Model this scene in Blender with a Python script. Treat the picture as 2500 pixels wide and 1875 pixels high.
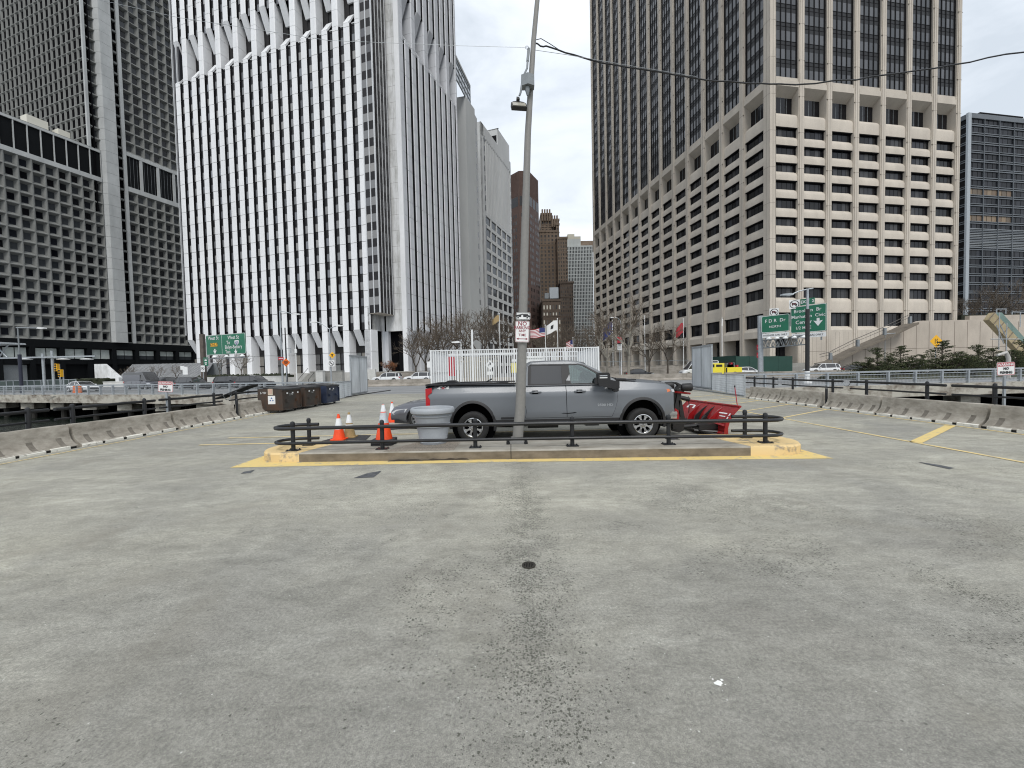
import bpy, bmesh, math, random
from mathutils import Vector, Matrix
R=math.radians
random.seed(7)
for _o in list(bpy.data.objects): bpy.data.objects.remove(_o)
scene=bpy.context.scene; COL=scene.collection
# ---------------------------------------------------------------- camera
cam_d=bpy.data.cameras.new('camera'); cam=bpy.data.objects.new('camera',cam_d); COL.objects.link(cam); scene.camera=cam
cam_d.sensor_width=36; cam_d.lens=36*1015/2500; cam_d.clip_start=.05; cam_d.clip_end=9000
PI_=R(2.06); RO=R(-1.23); CH=1.88
_cp,_sp,_c,_s=math.cos(PI_),math.sin(PI_),math.cos(RO),math.sin(RO)
_r=Vector((1,0,0));_f=Vector((0,_cp,-_sp));_u=Vector((0,_sp,_cp))
RX=_c*_r+_s*_u; UX=-_s*_r+_c*_u
cam.matrix_world=Matrix(((RX.x,UX.x,-_f.x,0),(RX.y,UX.y,-_f.y,0),(RX.z,UX.z,-_f.z,CH),(0,0,0,1)))
# measured directions: turn a point of the photograph's frame into a place in the world
def ray(x,y): return _f+RX*((x-1250)/1015)-UX*((y-937.5)/1015)
def G(x,y,z=0):
    d=ray(x,y); return Vector((0,0,CH))+d*((z-CH)/d.z)
def AT(x,y,Y):
    d=ray(x,y); return Vector((0,0,CH))+d*(Y/d.y)
# ---------------------------------------------------------------- world, sun, exposure
SUN_EL,SUN_AZ=R(50),R(172)      # azimuth clockwise from +Y
w=bpy.data.worlds.new("World"); scene.world=w; w.use_nodes=True
nt=w.node_tree; nt.nodes.clear()
N=nt.nodes.new; L=nt.links.new
out=N('ShaderNodeOutputWorld'); sky=N('ShaderNodeTexSky'); sky.sky_type='NISHITA'; sky.sun_disc=False
sky.sun_elevation=SUN_EL; sky.sun_rotation=SUN_AZ; sky.air_density=1.5; sky.dust_density=3
b1=N('ShaderNodeBackground'); b1.inputs[1].default_value=.1; L(sky.outputs[0],b1.inputs[0])
b2=N('ShaderNodeBackground'); b2.inputs[1].default_value=1.1
tc=N('ShaderNodeTexCoord'); mp=N('ShaderNodeMapping'); mp.inputs['Scale'].default_value=(1,1,2.6); L(tc.outputs['Generated'],mp.inputs[0])
nz=N('ShaderNodeTexNoise'); nz.inputs['Scale'].default_value=2.4; nz.inputs['Detail'].default_value=6; nz.inputs['Roughness'].default_value=.55; nz.inputs['Distortion'].default_value=.4; L(mp.outputs[0],nz.inputs[0])
cr=N('ShaderNodeValToRGB'); L(nz.outputs[0],cr.inputs[0]); e=cr.color_ramp.elements
e[0].position=.34; e[0].color=(.54,.595,.66,1); e[1].position=.64; e[1].color=(.83,.87,.925,1)
el=cr.color_ramp.elements.new(.48); el.color=(.70,.75,.815,1)
L(cr.outputs[0],b2.inputs[0])
mx=N('ShaderNodeMixShader'); mx.inputs[0].default_value=.93; L(b1.outputs[0],mx.inputs[1]); L(b2.outputs[0],mx.inputs[2]); L(mx.outputs[0],out.inputs[0])
sl=bpy.data.lights.new('sun','SUN'); sl.energy=1.5; sl.angle=R(24); sl.color=(1,.965,.92)
so=bpy.data.objects.new('sun',sl); COL.objects.link(so)
_sd=Vector((math.sin(SUN_AZ)*math.cos(SUN_EL),math.cos(SUN_AZ)*math.cos(SUN_EL),math.sin(SUN_EL)))
so.rotation_euler=_sd.to_track_quat('Z','Y').to_euler()
scene.cycles.filter_width=1.1; scene.view_settings.view_transform='Standard'; scene.view_settings.look='None'; scene.view_settings.exposure=.30; scene.view_settings.gamma=1
# ---------------------------------------------------------------- materials
def mat(name,col,rough=.7,metal=0,spec=.5,n=None,bump=0,coat=0,alpha=1,trans=0,n2=None,emit=None,space='Object'):
    """n=(scale,(dark factor),(stretch xyz)) mottles the colour; n2 a second finer layer"""
    m=bpy.data.materials.new(name); m.use_nodes=True; t=m.node_tree; b=t.nodes['Principled BSDF']
    b.inputs['Base Color'].default_value=(*col,1); b.inputs['Roughness'].default_value=rough; b.inputs['Metallic'].default_value=metal
    b.inputs['Specular IOR Level'].default_value=spec
    if coat: b.inputs['Coat Weight'].default_value=coat; b.inputs['Coat Roughness'].default_value=.06
    if trans: b.inputs['Transmission Weight'].default_value=trans
    if alpha<1: b.inputs['Alpha'].default_value=alpha
    if emit: b.inputs['Emission Color'].default_value=(*emit[0],1); b.inputs['Emission Strength'].default_value=emit[1]
    last=None
    for k,nn in enumerate((n,n2)):
        if not nn: continue
        sc,amt,st=nn[0],nn[1],(nn[2] if len(nn)>2 else (1,1,1))
        tc=t.nodes.new('ShaderNodeTexCoord'); mp=t.nodes.new('ShaderNodeMapping'); mp.inputs['Scale'].default_value=st
        t.links.new(tc.outputs[space],mp.inputs[0])
        z=t.nodes.new('ShaderNodeTexNoise'); z.inputs['Scale'].default_value=sc; z.inputs['Detail'].default_value=5; z.inputs['Roughness'].default_value=.6
        t.links.new(mp.outputs[0],z.inputs[0])
        mr=t.nodes.new('ShaderNodeMapRange'); mr.inputs[1].default_value=.3; mr.inputs[2].default_value=.7; mr.inputs[3].default_value=1-amt; mr.inputs[4].default_value=1+amt*.35
        t.links.new(z.outputs[0],mr.inputs[0])
        mu=t.nodes.new('ShaderNodeMix'); mu.data_type='RGBA'; mu.blend_type='MULTIPLY'; mu.inputs[0].default_value=1
        if last is None: mu.inputs[6].default_value=(*col,1)
        else: t.links.new(last,mu.inputs[6])
        t.links.new(mr.outputs[0],mu.inputs[7]); last=mu.outputs[2]
        if bump and k==(1 if n2 else 0):
            bp=t.nodes.new('ShaderNodeBump'); bp.inputs['Strength'].default_value=bump; bp.inputs['Distance'].default_value=.02
            t.links.new(z.outputs[0],bp.inputs['Height']); t.links.new(bp.outputs[0],b.inputs['Normal'])
    if last is not None: t.links.new(last,b.inputs['Base Color'])
    return m
def two_tone(name,c1,c2,scale,lo,hi,rough=.8,stretch=(1,1,1),metal=0,detail=6,bump=0,space='Object'):
    m=bpy.data.materials.new(name); m.use_nodes=True; t=m.node_tree; b=t.nodes['Principled BSDF']
    b.inputs['Roughness'].default_value=rough; b.inputs['Metallic'].default_value=metal
    tc=t.nodes.new('ShaderNodeTexCoord'); mp=t.nodes.new('ShaderNodeMapping'); mp.inputs['Scale'].default_value=stretch; t.links.new(tc.outputs[space],mp.inputs[0])
    z=t.nodes.new('ShaderNodeTexNoise'); z.inputs['Scale'].default_value=scale; z.inputs['Detail'].default_value=detail; z.inputs['Roughness'].default_value=.65; t.links.new(mp.outputs[0],z.inputs[0])
    r=t.nodes.new('ShaderNodeValToRGB'); r.color_ramp.elements[0].position=lo; r.color_ramp.elements[0].color=(*c1,1); r.color_ramp.elements[1].position=hi; r.color_ramp.elements[1].color=(*c2,1)
    t.links.new(z.outputs[0],r.inputs[0]); t.links.new(r.outputs[0],b.inputs['Base Color'])
    if bump:
        bp=t.nodes.new('ShaderNodeBump'); bp.inputs['Strength'].default_value=bump; bp.inputs['Distance'].default_value=.01
        t.links.new(z.outputs[0],bp.inputs['Height']); t.links.new(bp.outputs[0],b.inputs['Normal'])
    return m
def glassset(name,cols,rough=.1,spec=.5):
    return [mat(name+str(i),c,rough,spec=spec) for i,c in enumerate(cols)]
_rg=random.Random(11)
def gl(key): return _rg.choice(M[key])
# ---------------------------------------------------------------- mesh builder
class Fr:
    """frame on a vertical face: u along azimuth az, d outward, z up"""
    def __init__(s,o,az,sg=1):
        a=R(az); s.o=Vector(o); s.o.z=0; s.t=Vector((math.sin(a),math.cos(a),0)); s.n=Vector((s.t.y,-s.t.x,0))*sg
    def __call__(s,u,d,z): return s.o+s.t*u+s.n*d+Vector((0,0,z))
class MB:
    def __init__(s,f=None,m=None): s.v=[];s.f=[];s.mi=[];s.ms=[];s.fr=f; s.m=m; s.sm=[]; s.smooth=False
    def P(s,p): return s.fr(*p) if s.fr else Vector(p)
    def face(s,pts,m=None):
        b=len(s.v); s.v+= [s.P(p) for p in pts]; s._f(list(range(b,b+len(pts))),m)
    def _f(s,ix,m=None):
        m=m or s.m
        if m not in s.ms: s.ms.append(m)
        s.f.append(ix); s.mi.append(s.ms.index(m)); s.sm.append(s.smooth)
    def box(s,x0,x1,y0,y1,z0,z1,m=None,skip=''):
        b=len(s.v); s.v+=[s.P(p) for p in ((x0,y0,z0),(x1,y0,z0),(x1,y1,z0),(x0,y1,z0),(x0,y0,z1),(x1,y0,z1),(x1,y1,z1),(x0,y1,z1))]
        for q in ((0,3,2,1),(4,5,6,7),(0,1,5,4),(1,2,6,5),(2,3,7,6),(3,0,4,7)): s._f([b+i for i in q],m)
        return s
    def prism(s,pts,a0,a1,axis='x',m=None):
        """extrude a 2D polygon between a0 and a1 along axis (polygon in the other two coordinates)"""
        def mk(a,p): return {'x':(a,p[0],p[1]),'y':(p[0],a,p[1]),'z':(p[0],p[1],a)}[axis]
        n=len(pts); b=len(s.v); s.v+=[s.P(mk(a0,p)) for p in pts]+[s.P(mk(a1,p)) for p in pts]
        s._f([b+i for i in range(n)][::-1],m); s._f([b+n+i for i in range(n)],m)
        for i in range(n): j=(i+1)%n; s._f([b+i,b+j,b+n+j,b+n+i],m)
        return s
    def tube(s,pts,r,n=8,m=None,cap=True,smooth=True):
        pts=[s.P(p) for p in pts]; rs=r if isinstance(r,(list,tuple)) else [r]*len(pts)
        rings=[]; prev=None; sv=s.smooth; s.smooth=smooth
        for i,p in enumerate(pts):
            if i==0: d=pts[1]-p
            elif i==len(pts)-1: d=p-pts[i-1]
            else: d=(pts[i+1]-p).normalized()+(p-pts[i-1]).normalized()
            d=d.normalized() if d.length>1e-9 else Vector((0,0,1))
            if prev is None:
                a=Vector((0,0,1)) if abs(d.z)<.9 else Vector((1,0,0)); x=d.cross(a).normalized()
            else:
                x=(prev-d*prev.dot(d)); x=x.normalized() if x.length>1e-6 else d.orthogonal().normalized()
            prev=x; y=d.cross(x); b=len(s.v)
            for k in range(n):
                a=2*math.pi*k/n; s.v.append(p+(x*math.cos(a)+y*math.sin(a))*rs[i])
            rings.append(b)
        for i in range(len(rings)-1):
            for k in range(n):
                j=(k+1)%n; s._f([rings[i]+k,rings[i]+j,rings[i+1]+j,rings[i+1]+k],m)
        s.smooth=False
        if cap: s._f([rings[0]+k for k in range(n)][::-1],m); s._f([rings[-1]+k for k in range(n)],m)
        s.smooth=sv; return s
    def lathe(s,prof,c=(0,0,0),n=24,axis='z',m=None,smooth=True,close=True):
        """prof: (radius, height) list"""
        sv=s.smooth; s.smooth=smooth; rings=[]
        for r,h in prof:
            b=len(s.v)
            for k in range(n):
                a=2*math.pi*k/n; x,y=r*math.cos(a),r*math.sin(a)
                p={'z':(c[0]+x,c[1]+y,c[2]+h),'y':(c[0]+x,c[1]+h,c[2]+y),'x':(c[0]+h,c[1]+x,c[2]+y)}[axis]
                s.v.append(s.P(p))
            rings.append(b)
        for i in range(len(rings)-1):
            for k in range(n):
                j=(k+1)%n; s._f([rings[i]+k,rings[i]+j,rings[i+1]+j,rings[i+1]+k],m)
        if close:
            s.smooth=False; s._f([rings[0]+k for k in range(n)][::-1],m); s._f([rings[-1]+k for k in range(n)],m)
        s.smooth=sv; return s
    def rings(s,rr,m=None,smooth=True,cap=True):
        """loft between equal-length closed rings of points"""
        sv=s.smooth; s.smooth=smooth; bs=[]
        for q in rr: bs.append(len(s.v)); s.v+=[s.P(p) for p in q]
        n=len(rr[0])
        for i in range(len(bs)-1):
            for k in range(n):
                j=(k+1)%n; s._f([bs[i]+k,bs[i]+j,bs[i+1]+j,bs[i+1]+k],m)
        if cap: s.smooth=False; s._f([bs[0]+k for k in range(n)][::-1],m); s._f([bs[-1]+k for k in range(n)],m)
        s.smooth=sv; return s
    def build(s,name,parent=None,m=None,weld=False,bevel=0,origin=None):
        if m: s.m=m
        me=bpy.data.meshes.new(name); org=Vector((0,0,0))
        if parent is not None: org=wloc(parent)
        elif origin is not None: org=Vector(origin)
        elif s.v:
            xs=[v.x for v in s.v];ys=[v.y for v in s.v];zs=[v.z for v in s.v]
            org=Vector(((min(xs)+max(xs))/2,(min(ys)+max(ys))/2,min(zs)))
        me.from_pydata([tuple(v-org) for v in s.v],[],s.f)
        for x in s.ms: me.materials.append(x or s.m)
        me.polygons.foreach_set('material_index',s.mi); me.polygons.foreach_set('use_smooth',s.sm)
        bm=bmesh.new(); bm.from_mesh(me)
        if weld: bmesh.ops.remove_doubles(bm,verts=bm.verts,dist=1e-4)
        bmesh.ops.recalc_face_normals(bm,faces=bm.faces); bm.to_mesh(me); bm.free()
        if parent is None or True:
            try: me.set_sharp_from_angle(angle=R(38))
            except Exception: pass
        o=bpy.data.objects.new(name,me); COL.objects.link(o)
        if parent is not None: o.parent=parent
        else: o.location=org
        if bevel:
            bv=o.modifiers.new('bevel','BEVEL'); bv.width=bevel; bv.segments=2; bv.limit_method='ANGLE'; bv.angle_limit=R(40)
        return o
def wloc(o):
    p=Vector((0,0,0))
    while o is not None: p+=o.location; o=o.parent
    return p
def tag(o,label=None,cat=None,group=None,kind=None):
    if label: o['label']=label
    if cat: o['category']=cat
    if group: o['group']=group
    if kind: o['kind']=kind
    return o
def thing(name,loc,label,cat,group=None,rz=0):
    o=bpy.data.objects.new(name,None); COL.objects.link(o); o.location=loc; o.rotation_euler=(0,0,rz); o.empty_display_size=.2
    return tag(o,label,cat,group)
def struct(o): o['kind']='structure'; return o
KIDS={}
def copy_thing(src,loc,rz=0,label=None,group=None,scale=None,cat=None):
    r=src.copy(); COL.objects.link(r); r.location=loc; r.rotation_euler=(0,0,rz)
    if scale: r.scale=(scale,)*3
    if label: r['label']=label
    if group: r['group']=group
    if cat: r['category']=cat
    ch=[o for o in COL.objects if o.parent==src]
    for c in ch:
        k=c.copy(); COL.objects.link(k); k.parent=r
        for g in [o for o in COL.objects if o.parent==c]:
            h=g.copy(); COL.objects.link(h); h.parent=k
    return r
def many(items,name,parent,m=None,dist=None,cap=100):
    """items: list of (distance, function(MB)); the nearest `cap` become parts of their own, the rest one part"""
    items=sorted(items,key=lambda a:a[0])
    for k,(d,fn) in enumerate(items[:cap]):
        b=MB(m=m); fn(b); b.build(name,parent)
    if len(items)>cap:
        b=MB(m=m)
        for d,fn in items[cap:]: fn(b)
        b.build(name,parent)['kind']='stuff'
def text_mb(s,size,m,xf,align='CENTER',bold=0,extr=.002,sx=1.0,space=1.0):
    """lettering as a mesh; xf maps (x,y) of the text plane to a point"""
    cu=bpy.data.curves.new('t','FONT'); cu.body=s; cu.size=size; cu.align_x=align; cu.align_y='CENTER'; cu.offset=bold; cu.resolution_u=2; cu.space_character=space
    o=bpy.data.objects.new('t',cu); COL.objects.link(o); bpy.context.view_layer.update()
    me=bpy.data.meshes.new_from_object(o); V=[(v.co.x*sx,v.co.y) for v in me.vertices]; F=[list(p.vertices) for p in me.polygons]
    bpy.data.objects.remove(o); bpy.data.curves.remove(cu); bpy.data.meshes.remove(me)
    return V,F
def add_text(b,s,size,m,fn,**k):
    V,F=text_mb(s,size,m,None,**k); o=len(b.v); b.v+=[b.P(fn(x,y)) for x,y in V]
    for f in F: b._f([o+i for i in f],m)
def cut(o,cutters):
    """boolean difference, baked; cutters are MBs"""
    cs=[]
    for c in cutters:
        q=c.build('cut'); q.location=q.location; md=o.modifiers.new('b','BOOLEAN'); md.operation='DIFFERENCE'; md.solver='EXACT'; md.object=q; cs.append(q)
    bpy.context.view_layer.update(); dg=bpy.context.evaluated_depsgraph_get()
    me=bpy.data.meshes.new_from_object(o.evaluated_get(dg)); o.modifiers.clear(); o.data=me
    for q in cs: bpy.data.objects.remove(q)
    try: me.set_sharp_from_angle(angle=R(35))
    except Exception: pass
    return o
# ---------------------------------------------------------------- common materials
M={}
M['tan']=mat('tan concrete',(.57,.515,.44),.9,n=(.35,.16,(1,1,.35)),n2=(9,.16),bump=.25)
M['tan_joint']=mat('tan joint',(.17,.14,.115),.9)
M['tan_glass']=glassset('dark office glass',[(.008,.008,.010),(.014,.014,.017),(.026,.027,.032),(.010,.010,.011),(.05,.05,.052)],.07,.3)
M['tan_sp']=mat('grey spandrel glass',(.030,.031,.033),.4,spec=.2)
M['black']=mat('black frame metal',(.006,.006,.007),.6,spec=.12)
M['dark']=mat('dark interior',(.004,.004,.005),.9,spec=.05)
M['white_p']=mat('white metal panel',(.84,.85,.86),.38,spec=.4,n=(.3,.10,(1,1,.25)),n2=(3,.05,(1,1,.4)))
M['stone_p']=two_tone('stained white stone panel',(.36,.36,.34),(.72,.73,.73),.45,.30,.55,.7,(1,1,.3))
M['w_glass']=glassset('grey window with sky tone',[(.16,.165,.175),(.20,.205,.21),(.25,.25,.25),(.28,.275,.265),(.19,.20,.22),(.23,.23,.23),(.10,.102,.11)],.12)  # grey tones paint the sky reflected in the panes
M['w_sp']=mat('bronze spandrel glass',(.016,.015,.016),.3,spec=.25)
M['mull']=mat('pale metal mullion',(.62,.63,.64),.4,metal=.2)
M['waffle']=mat('grey precast concrete',(.215,.22,.21),.85,n=(.5,.16),n2=(6,.12))
M['waffle_l']=mat('pale precast concrete',(.48,.495,.49),.85,n=(.3,.2,(1,1,.4)),n2=(6,.08))
M['waf_glass']=glassset('waffle window glass',[(.008,.009,.012),(.01,.01,.012),(.02,.022,.028),(.045,.05,.055),(.07,.075,.08)],.12,.28)
M['waf_black']=mat('black louvres',(.005,.006,.007),.6,spec=.12)
M['blind']=mat('white roller blinds',(.55,.60,.57),.6,n=(.7,.25))
M['conc']=mat('concrete',(.33,.325,.30),.9,n=(.6,.25),n2=(12,.15),bump=.3)
M['conc_l']=mat('pale concrete',(.47,.46,.43),.9,n=(.6,.25,(1,1,.6)),n2=(14,.12),bump=.3)
M['steel']=mat('galvanised steel',(.42,.45,.47),.5,metal=.55,n=(5,.2))
M['steel_d']=mat('dull grey steel',(.25,.27,.28),.55,metal=.4,n=(5,.2))
M['blackp']=mat('black painted pipe',(.014,.015,.017),.38,n=(6,.3))
M['wht']=mat('white paint',(.78,.79,.78),.45,n=(4,.12))
M['red']=mat('sign red',(.42,.025,.04),.5)
M['ink']=mat('black print',(.015,.015,.016),.5)
M['green_s']=mat('highway sign green',(.005,.145,.075),.4,n=(1.2,.15))
M['yellow_s']=mat('amber sign',(.80,.42,.015),.45)
M['orange_s']=mat('orange sign',(.75,.16,.02),.45)
# ================================================================ the setting
def ground_mat():
    m=bpy.data.materials.new('worn pier concrete'); m.use_nodes=True; t=m.node_tree; b=t.nodes['Principled BSDF']; N=t.nodes.new; L=t.links.new
    tc=N('ShaderNodeTexCoord'); P=tc.outputs['Object']
    def noise(sc,st=(1,1,1),det=6,ro=.6,dist=0):
        mp=N('ShaderNodeMapping'); mp.inputs['Scale'].default_value=st; L(P,mp.inputs[0]); z=N('ShaderNodeTexNoise'); z.inputs['Scale'].default_value=sc; z.inputs['Detail'].default_value=det; z.inputs['Roughness'].default_value=ro; z.inputs['Distortion'].default_value=dist; L(mp.outputs[0],z.inputs[0]); return z.outputs[0]
    def mr(x,a,bb,c,d,cl=True):
        q=N('ShaderNodeMapRange'); q.inputs[1].default_value=a;q.inputs[2].default_value=bb;q.inputs[3].default_value=c;q.inputs[4].default_value=d; q.clamp=cl; L(x,q.inputs[0]); return q.outputs[0]
    def mth(op,x,y):
        q=N('ShaderNodeMath'); q.operation=op
        for i,k in enumerate((x,y)):
            if isinstance(k,(int,float)): q.inputs[i].default_value=k
            else: L(k,q.inputs[i])
        return q.outputs[0]
    def mix(f,a,c,mode='MIX'):
        q=N('ShaderNodeMix'); q.data_type='RGBA'; q.blend_type=mode
        if isinstance(f,(int,float)): q.inputs[0].default_value=f
        else: L(f,q.inputs[0])
        for i,k in ((6,a),(7,c)):
            if isinstance(k,tuple): q.inputs[i].default_value=(*k,1)
            else: L(k,q.inputs[i])
        return q.outputs[2]
    def P_y():
        q=N('ShaderNodeSeparateXYZ'); L(P,q.inputs[0]); return q.outputs[1]
    big=noise(.22,(1,1,1),4,.55,.6); mid=noise(1.1,(.7,1,1),7,.65,.5); fine=noise(42,(1,1,1),3,.7); grit=noise(150,(1,1,1),2,.6)
    c=mix(mr(big,.36,.64,0,1),(.292,.287,.266),(.39,.378,.330))
    strk=noise(1.7,(.5,1.2,1),8,.7,.5); strk2=noise(8,(.55,1.2,1),7,.75,.3); med=noise(4.5,(.8,1,1),8,.75,.3)
    wear_vignette=mth('ADD',mr(P_y(),3.0,5.6,-.5,.5),mth('MULTIPLY',mth('SUBTRACT',noise(.45,(1,1,1),5,.6,.8),.5),2.2)); c=mix(mr(wear_vignette,-.55,.15,.7,0),c,(.262,.258,.242)); c=mix(mth('MULTIPLY',mr(wear_vignette,.1,.8,0,.5),mr(P_y(),11,8,0,1)),c,(.46,.448,.395))  # patchy wear plus a painted vignette: darker near the camera, paler mid-deck
    c=mix(1,c,mix(mr(strk,.3,.7,0,1),(.80,.80,.79),(1.15,1.15,1.14)),'MULTIPLY')
    c=mix(1,c,mix(mr(strk2,.32,.68,0,1),(.86,.86,.86),(1.12,1.12,1.115)),'MULTIPLY')
    c=mix(1,c,mix(mr(med,.32,.68,0,1),(.84,.835,.82),(1.12,1.12,1.11)),'MULTIPLY')
    c=mix(mr(mid,.52,.74,0,.55),c,(.215,.205,.185))
    # faint curved tyre sweeps
    wv=N('ShaderNodeTexWave'); wv.wave_type='RINGS'; wv.inputs['Scale'].default_value=.10; wv.inputs['Distortion'].default_value=3.5; wv.inputs['Detail'].default_value=4; wv.inputs['Detail Scale'].default_value=1.2
    mpw=N('ShaderNodeMapping'); mpw.inputs['Location'].default_value=(14,6,0); L(P,mpw.inputs[0]); L(mpw.outputs[0],wv.inputs[0])
    c=mix(mth('MULTIPLY',mr(wv.outputs[1],.78,.98,0,.34),mr(strk,.4,.62,.2,1)),c,(.20,.195,.18))
    c=mix(1,c,mix(mr(fine,.33,.67,0,1),(.74,.74,.735),(1.18,1.18,1.16)),'MULTIPLY')
    c=mix(1,c,mix(mr(grit,.33,.67,0,1),(.72,.72,.72),(1.22,1.22,1.2)),'MULTIPLY')
    # brownish stains
    st=noise(.5,(1,.7,1),5,.6,1.2); c=mix(mr(st,.54,.70,0,.45),c,(.20,.185,.15))
    # exposed aggregate: dark stones, dense along the worn joint in the middle and in drifts to the right
    sx=N('ShaderNodeSeparateXYZ'); L(P,sx.inputs[0])
    dx=mth('ABSOLUTE',mth('ADD',mth('SUBTRACT',sx.outputs[0],.12),mth('MULTIPLY',mth('SUBTRACT',noise(1.3,(.01,1,1),3),.5),-.6)),0)
    cen=mr(dx,.02,.46,1.25,0); drift=mr(noise(.55,(1,1,1),4,.6,.8),.50,.62,0,.85)
    side=mr(sx.outputs[0],-3,1.2,.15,1); nearf=mr(sx.outputs[1],9,4.5,.1,1)
    patchy=mr(noise(2.6,(1,1,1),4,.7),.36,.58,0,1)
    dens=mth('MAXIMUM',mth('MULTIPLY',cen,mth('MULTIPLY',patchy,mth('MULTIPLY',mr(sx.outputs[1],7.6,5.6,.5,1),mr(sx.outputs[1],1.6,3.6,.45,1)))),mth('MULTIPLY',mth('MULTIPLY',drift,side),mth('MULTIPLY',nearf,mth('ADD',mth('MULTIPLY',patchy,.6),.2))))
    def stones(sc,lo):
        vo=N('ShaderNodeTexVoronoi'); vo.inputs['Scale'].default_value=sc; vo.inputs['Randomness'].default_value=1
        nv=N('ShaderNodeTexNoise'); nv.inputs['Scale'].default_value=sc*1.6; L(P,nv.inputs[0])
        vm=N('ShaderNodeVectorMath'); vm.operation='MULTIPLY_ADD'; L(nv.outputs[1],vm.inputs[0]); vm.inputs[1].default_value=(.02,.02,.02); L(P,vm.inputs[2]); L(vm.outputs[0],vo.inputs[0])
        pick=mth('GREATER_THAN',mth('ADD',dens,-.02),mr_sep(vo)); 
        return mth('MULTIPLY',mr(vo.outputs[0],lo,lo*.75,0,1),pick)
    def mr_sep(vo):
        s=N('ShaderNodeSeparateColor'); L(vo.outputs['Color'],s.inputs[0]); return s.outputs[0]
    stn=mth('MAXIMUM',mth('MULTIPLY',stones(46,.42),.9),mth('MULTIPLY',stones(88,.46),.85))
    c=mix(stn,c,(.075,.076,.062))
    # pale chips everywhere
    vo=N('ShaderNodeTexVoronoi'); vo.inputs['Scale'].default_value=26; L(P,vo.inputs[0])
    chip=mth('MULTIPLY',mth('GREATER_THAN',mr_sep(vo),.955),mr(vo.outputs[0],.16,.10,0,1)); c=mix(mth('MULTIPLY',chip,.7),c,(.6,.6,.56))
    vo=N('ShaderNodeTexVoronoi'); vo.inputs['Scale'].default_value=19; L(P,vo.inputs[0])
    chip=mth('MULTIPLY',mth('GREATER_THAN',mr_sep(vo),.94),mr(vo.outputs[0],.2,.12,0,1)); c=mix(mth('MULTIPLY',chip,.75),c,(.10,.10,.09))
    # hair cracks
    vc=N('ShaderNodeTexVoronoi'); vc.feature='DISTANCE_TO_EDGE'; vc.inputs['Scale'].default_value=.28
    nw=N('ShaderNodeTexNoise'); nw.inputs['Scale'].default_value=1.4; nw.inputs['Detail'].default_value=6; L(P,nw.inputs[0])
    vm=N('ShaderNodeVectorMath'); vm.operation='MULTIPLY_ADD'; L(nw.outputs[1],vm.inputs[0]); vm.inputs[1].default_value=(1.1,1.1,0); L(P,vm.inputs[2]); L(vm.outputs[0],vc.inputs[0])
    crk=mth('MULTIPLY',mr(vc.outputs[0],.0022,.0008,0,.4),mr(noise(1.9),.5,.6,0,1)); c=mix(crk,c,(.10,.10,.09))
    # the worn joint itself
    jn=mth('MULTIPLY',mr(mth('ABSOLUTE',mth('SUBTRACT',sx.outputs[0],mth('ADD',.13,mth('MULTIPLY',mth('SUBTRACT',noise(6,(.01,1,1)),.5),.05))),0),.009,.003,0,.55),mr(noise(3,(.01,1,1)),.47,.56,0,1)); c=mix(jn,c,(.17,.165,.145))
    L(c,b.inputs['Base Color']); b.inputs['Roughness'].default_value=.88; b.inputs['Specular IOR Level'].default_value=.3
    bp=N('ShaderNodeBump'); bp.inputs['Strength'].default_value=.35; bp.inputs['Distance'].default_value=.006
    L(mth('ADD',mth('MULTIPLY',fine,.6),mth('SUBTRACT',mth('MULTIPLY',grit,.5),mth('MULTIPLY',stn,.7))),bp.inputs['Height']); L(bp.outputs[0],b.inputs['Normal'])
    return m
M['pier']=ground_mat()
M['asph']=two_tone('grey highway asphalt',(.17,.175,.18),(.26,.265,.265),.35,.35,.65,.9,(.35,1,1))
M['land']=two_tone('city paving',(.20,.195,.185),(.29,.285,.27),.2,.35,.65,.95)
M['fascia']=two_tone('stained bridge concrete',(.13,.10,.075),(.44,.42,.36),.9,.33,.56,.9,(1,1,1.6),bump=.3)
def flat(name,pts,z,m,t=None,kind='structure'):
    b=MB(m=m)
    if t: b.prism([(p[0],p[1]) for p in pts],z-t,z,'z')
    else: b.face([(p[0],p[1],z) for p in pts])
    o=b.build(name,origin=(0,0,0)); 
    if kind: o['kind']=kind
    return o
PL_,PR_=-13.3,15.2
flat('pier_deck',[(PL_,-25),(PR_,-25),(PR_,31.2),(PL_,35.5)],0,M['pier'],.7)
# highway deck on piles, edge running off to both sides of the pier
deck=[(PL_,35.5),(PL_,33.2),(-33,39.6),(-52,46),(-75,53.8),(-140,76),(-420,900),(520,900),(520,60),(60,33),(38,31),(27.3,30.0),(PR_,29.2),(PR_,31.2)]
b=MB(m=M['asph']); b.prism(deck,-.45,-.004,'z'); struct(b.build('highway_deck',origin=(0,0,0)))
def edge_beam(name,a,c,z0,z1,w,m):
    a=Vector(a);c=Vector(c);d=(c-a).normalized();n=Vector((d.y,-d.x));b=MB(m=m)
    p=[a,c,c-n*w,a-n*w] if n.y<0 else [a,c,c+n*w,a+n*w]
    b.prism([tuple(q) for q in p],z0,z1,'z'); return struct(b.build(name))
for a,c in (((PL_,33.0),(-33,39.45)),((-33,39.45),(-52,45.85)),((-52,45.85),(-75,53.6)),((-75,53.6),(-140,75.8))): edge_beam('deck_edge',a,c,-.72,.14,.6,M['fascia'])
for a,c in (((PR_,28.95),(27.3,29.8)),((27.3,29.8),(38,30.8)),((38,30.8),(60,32.8))): edge_beam('deck_edge',a,c,-.72,.14,.6,M['fascia'])
M['pile_shade']=mat('dark shaded pile',(.03,.028,.024),.9)  # shade under the deck painted into the piles and rear caps
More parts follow.
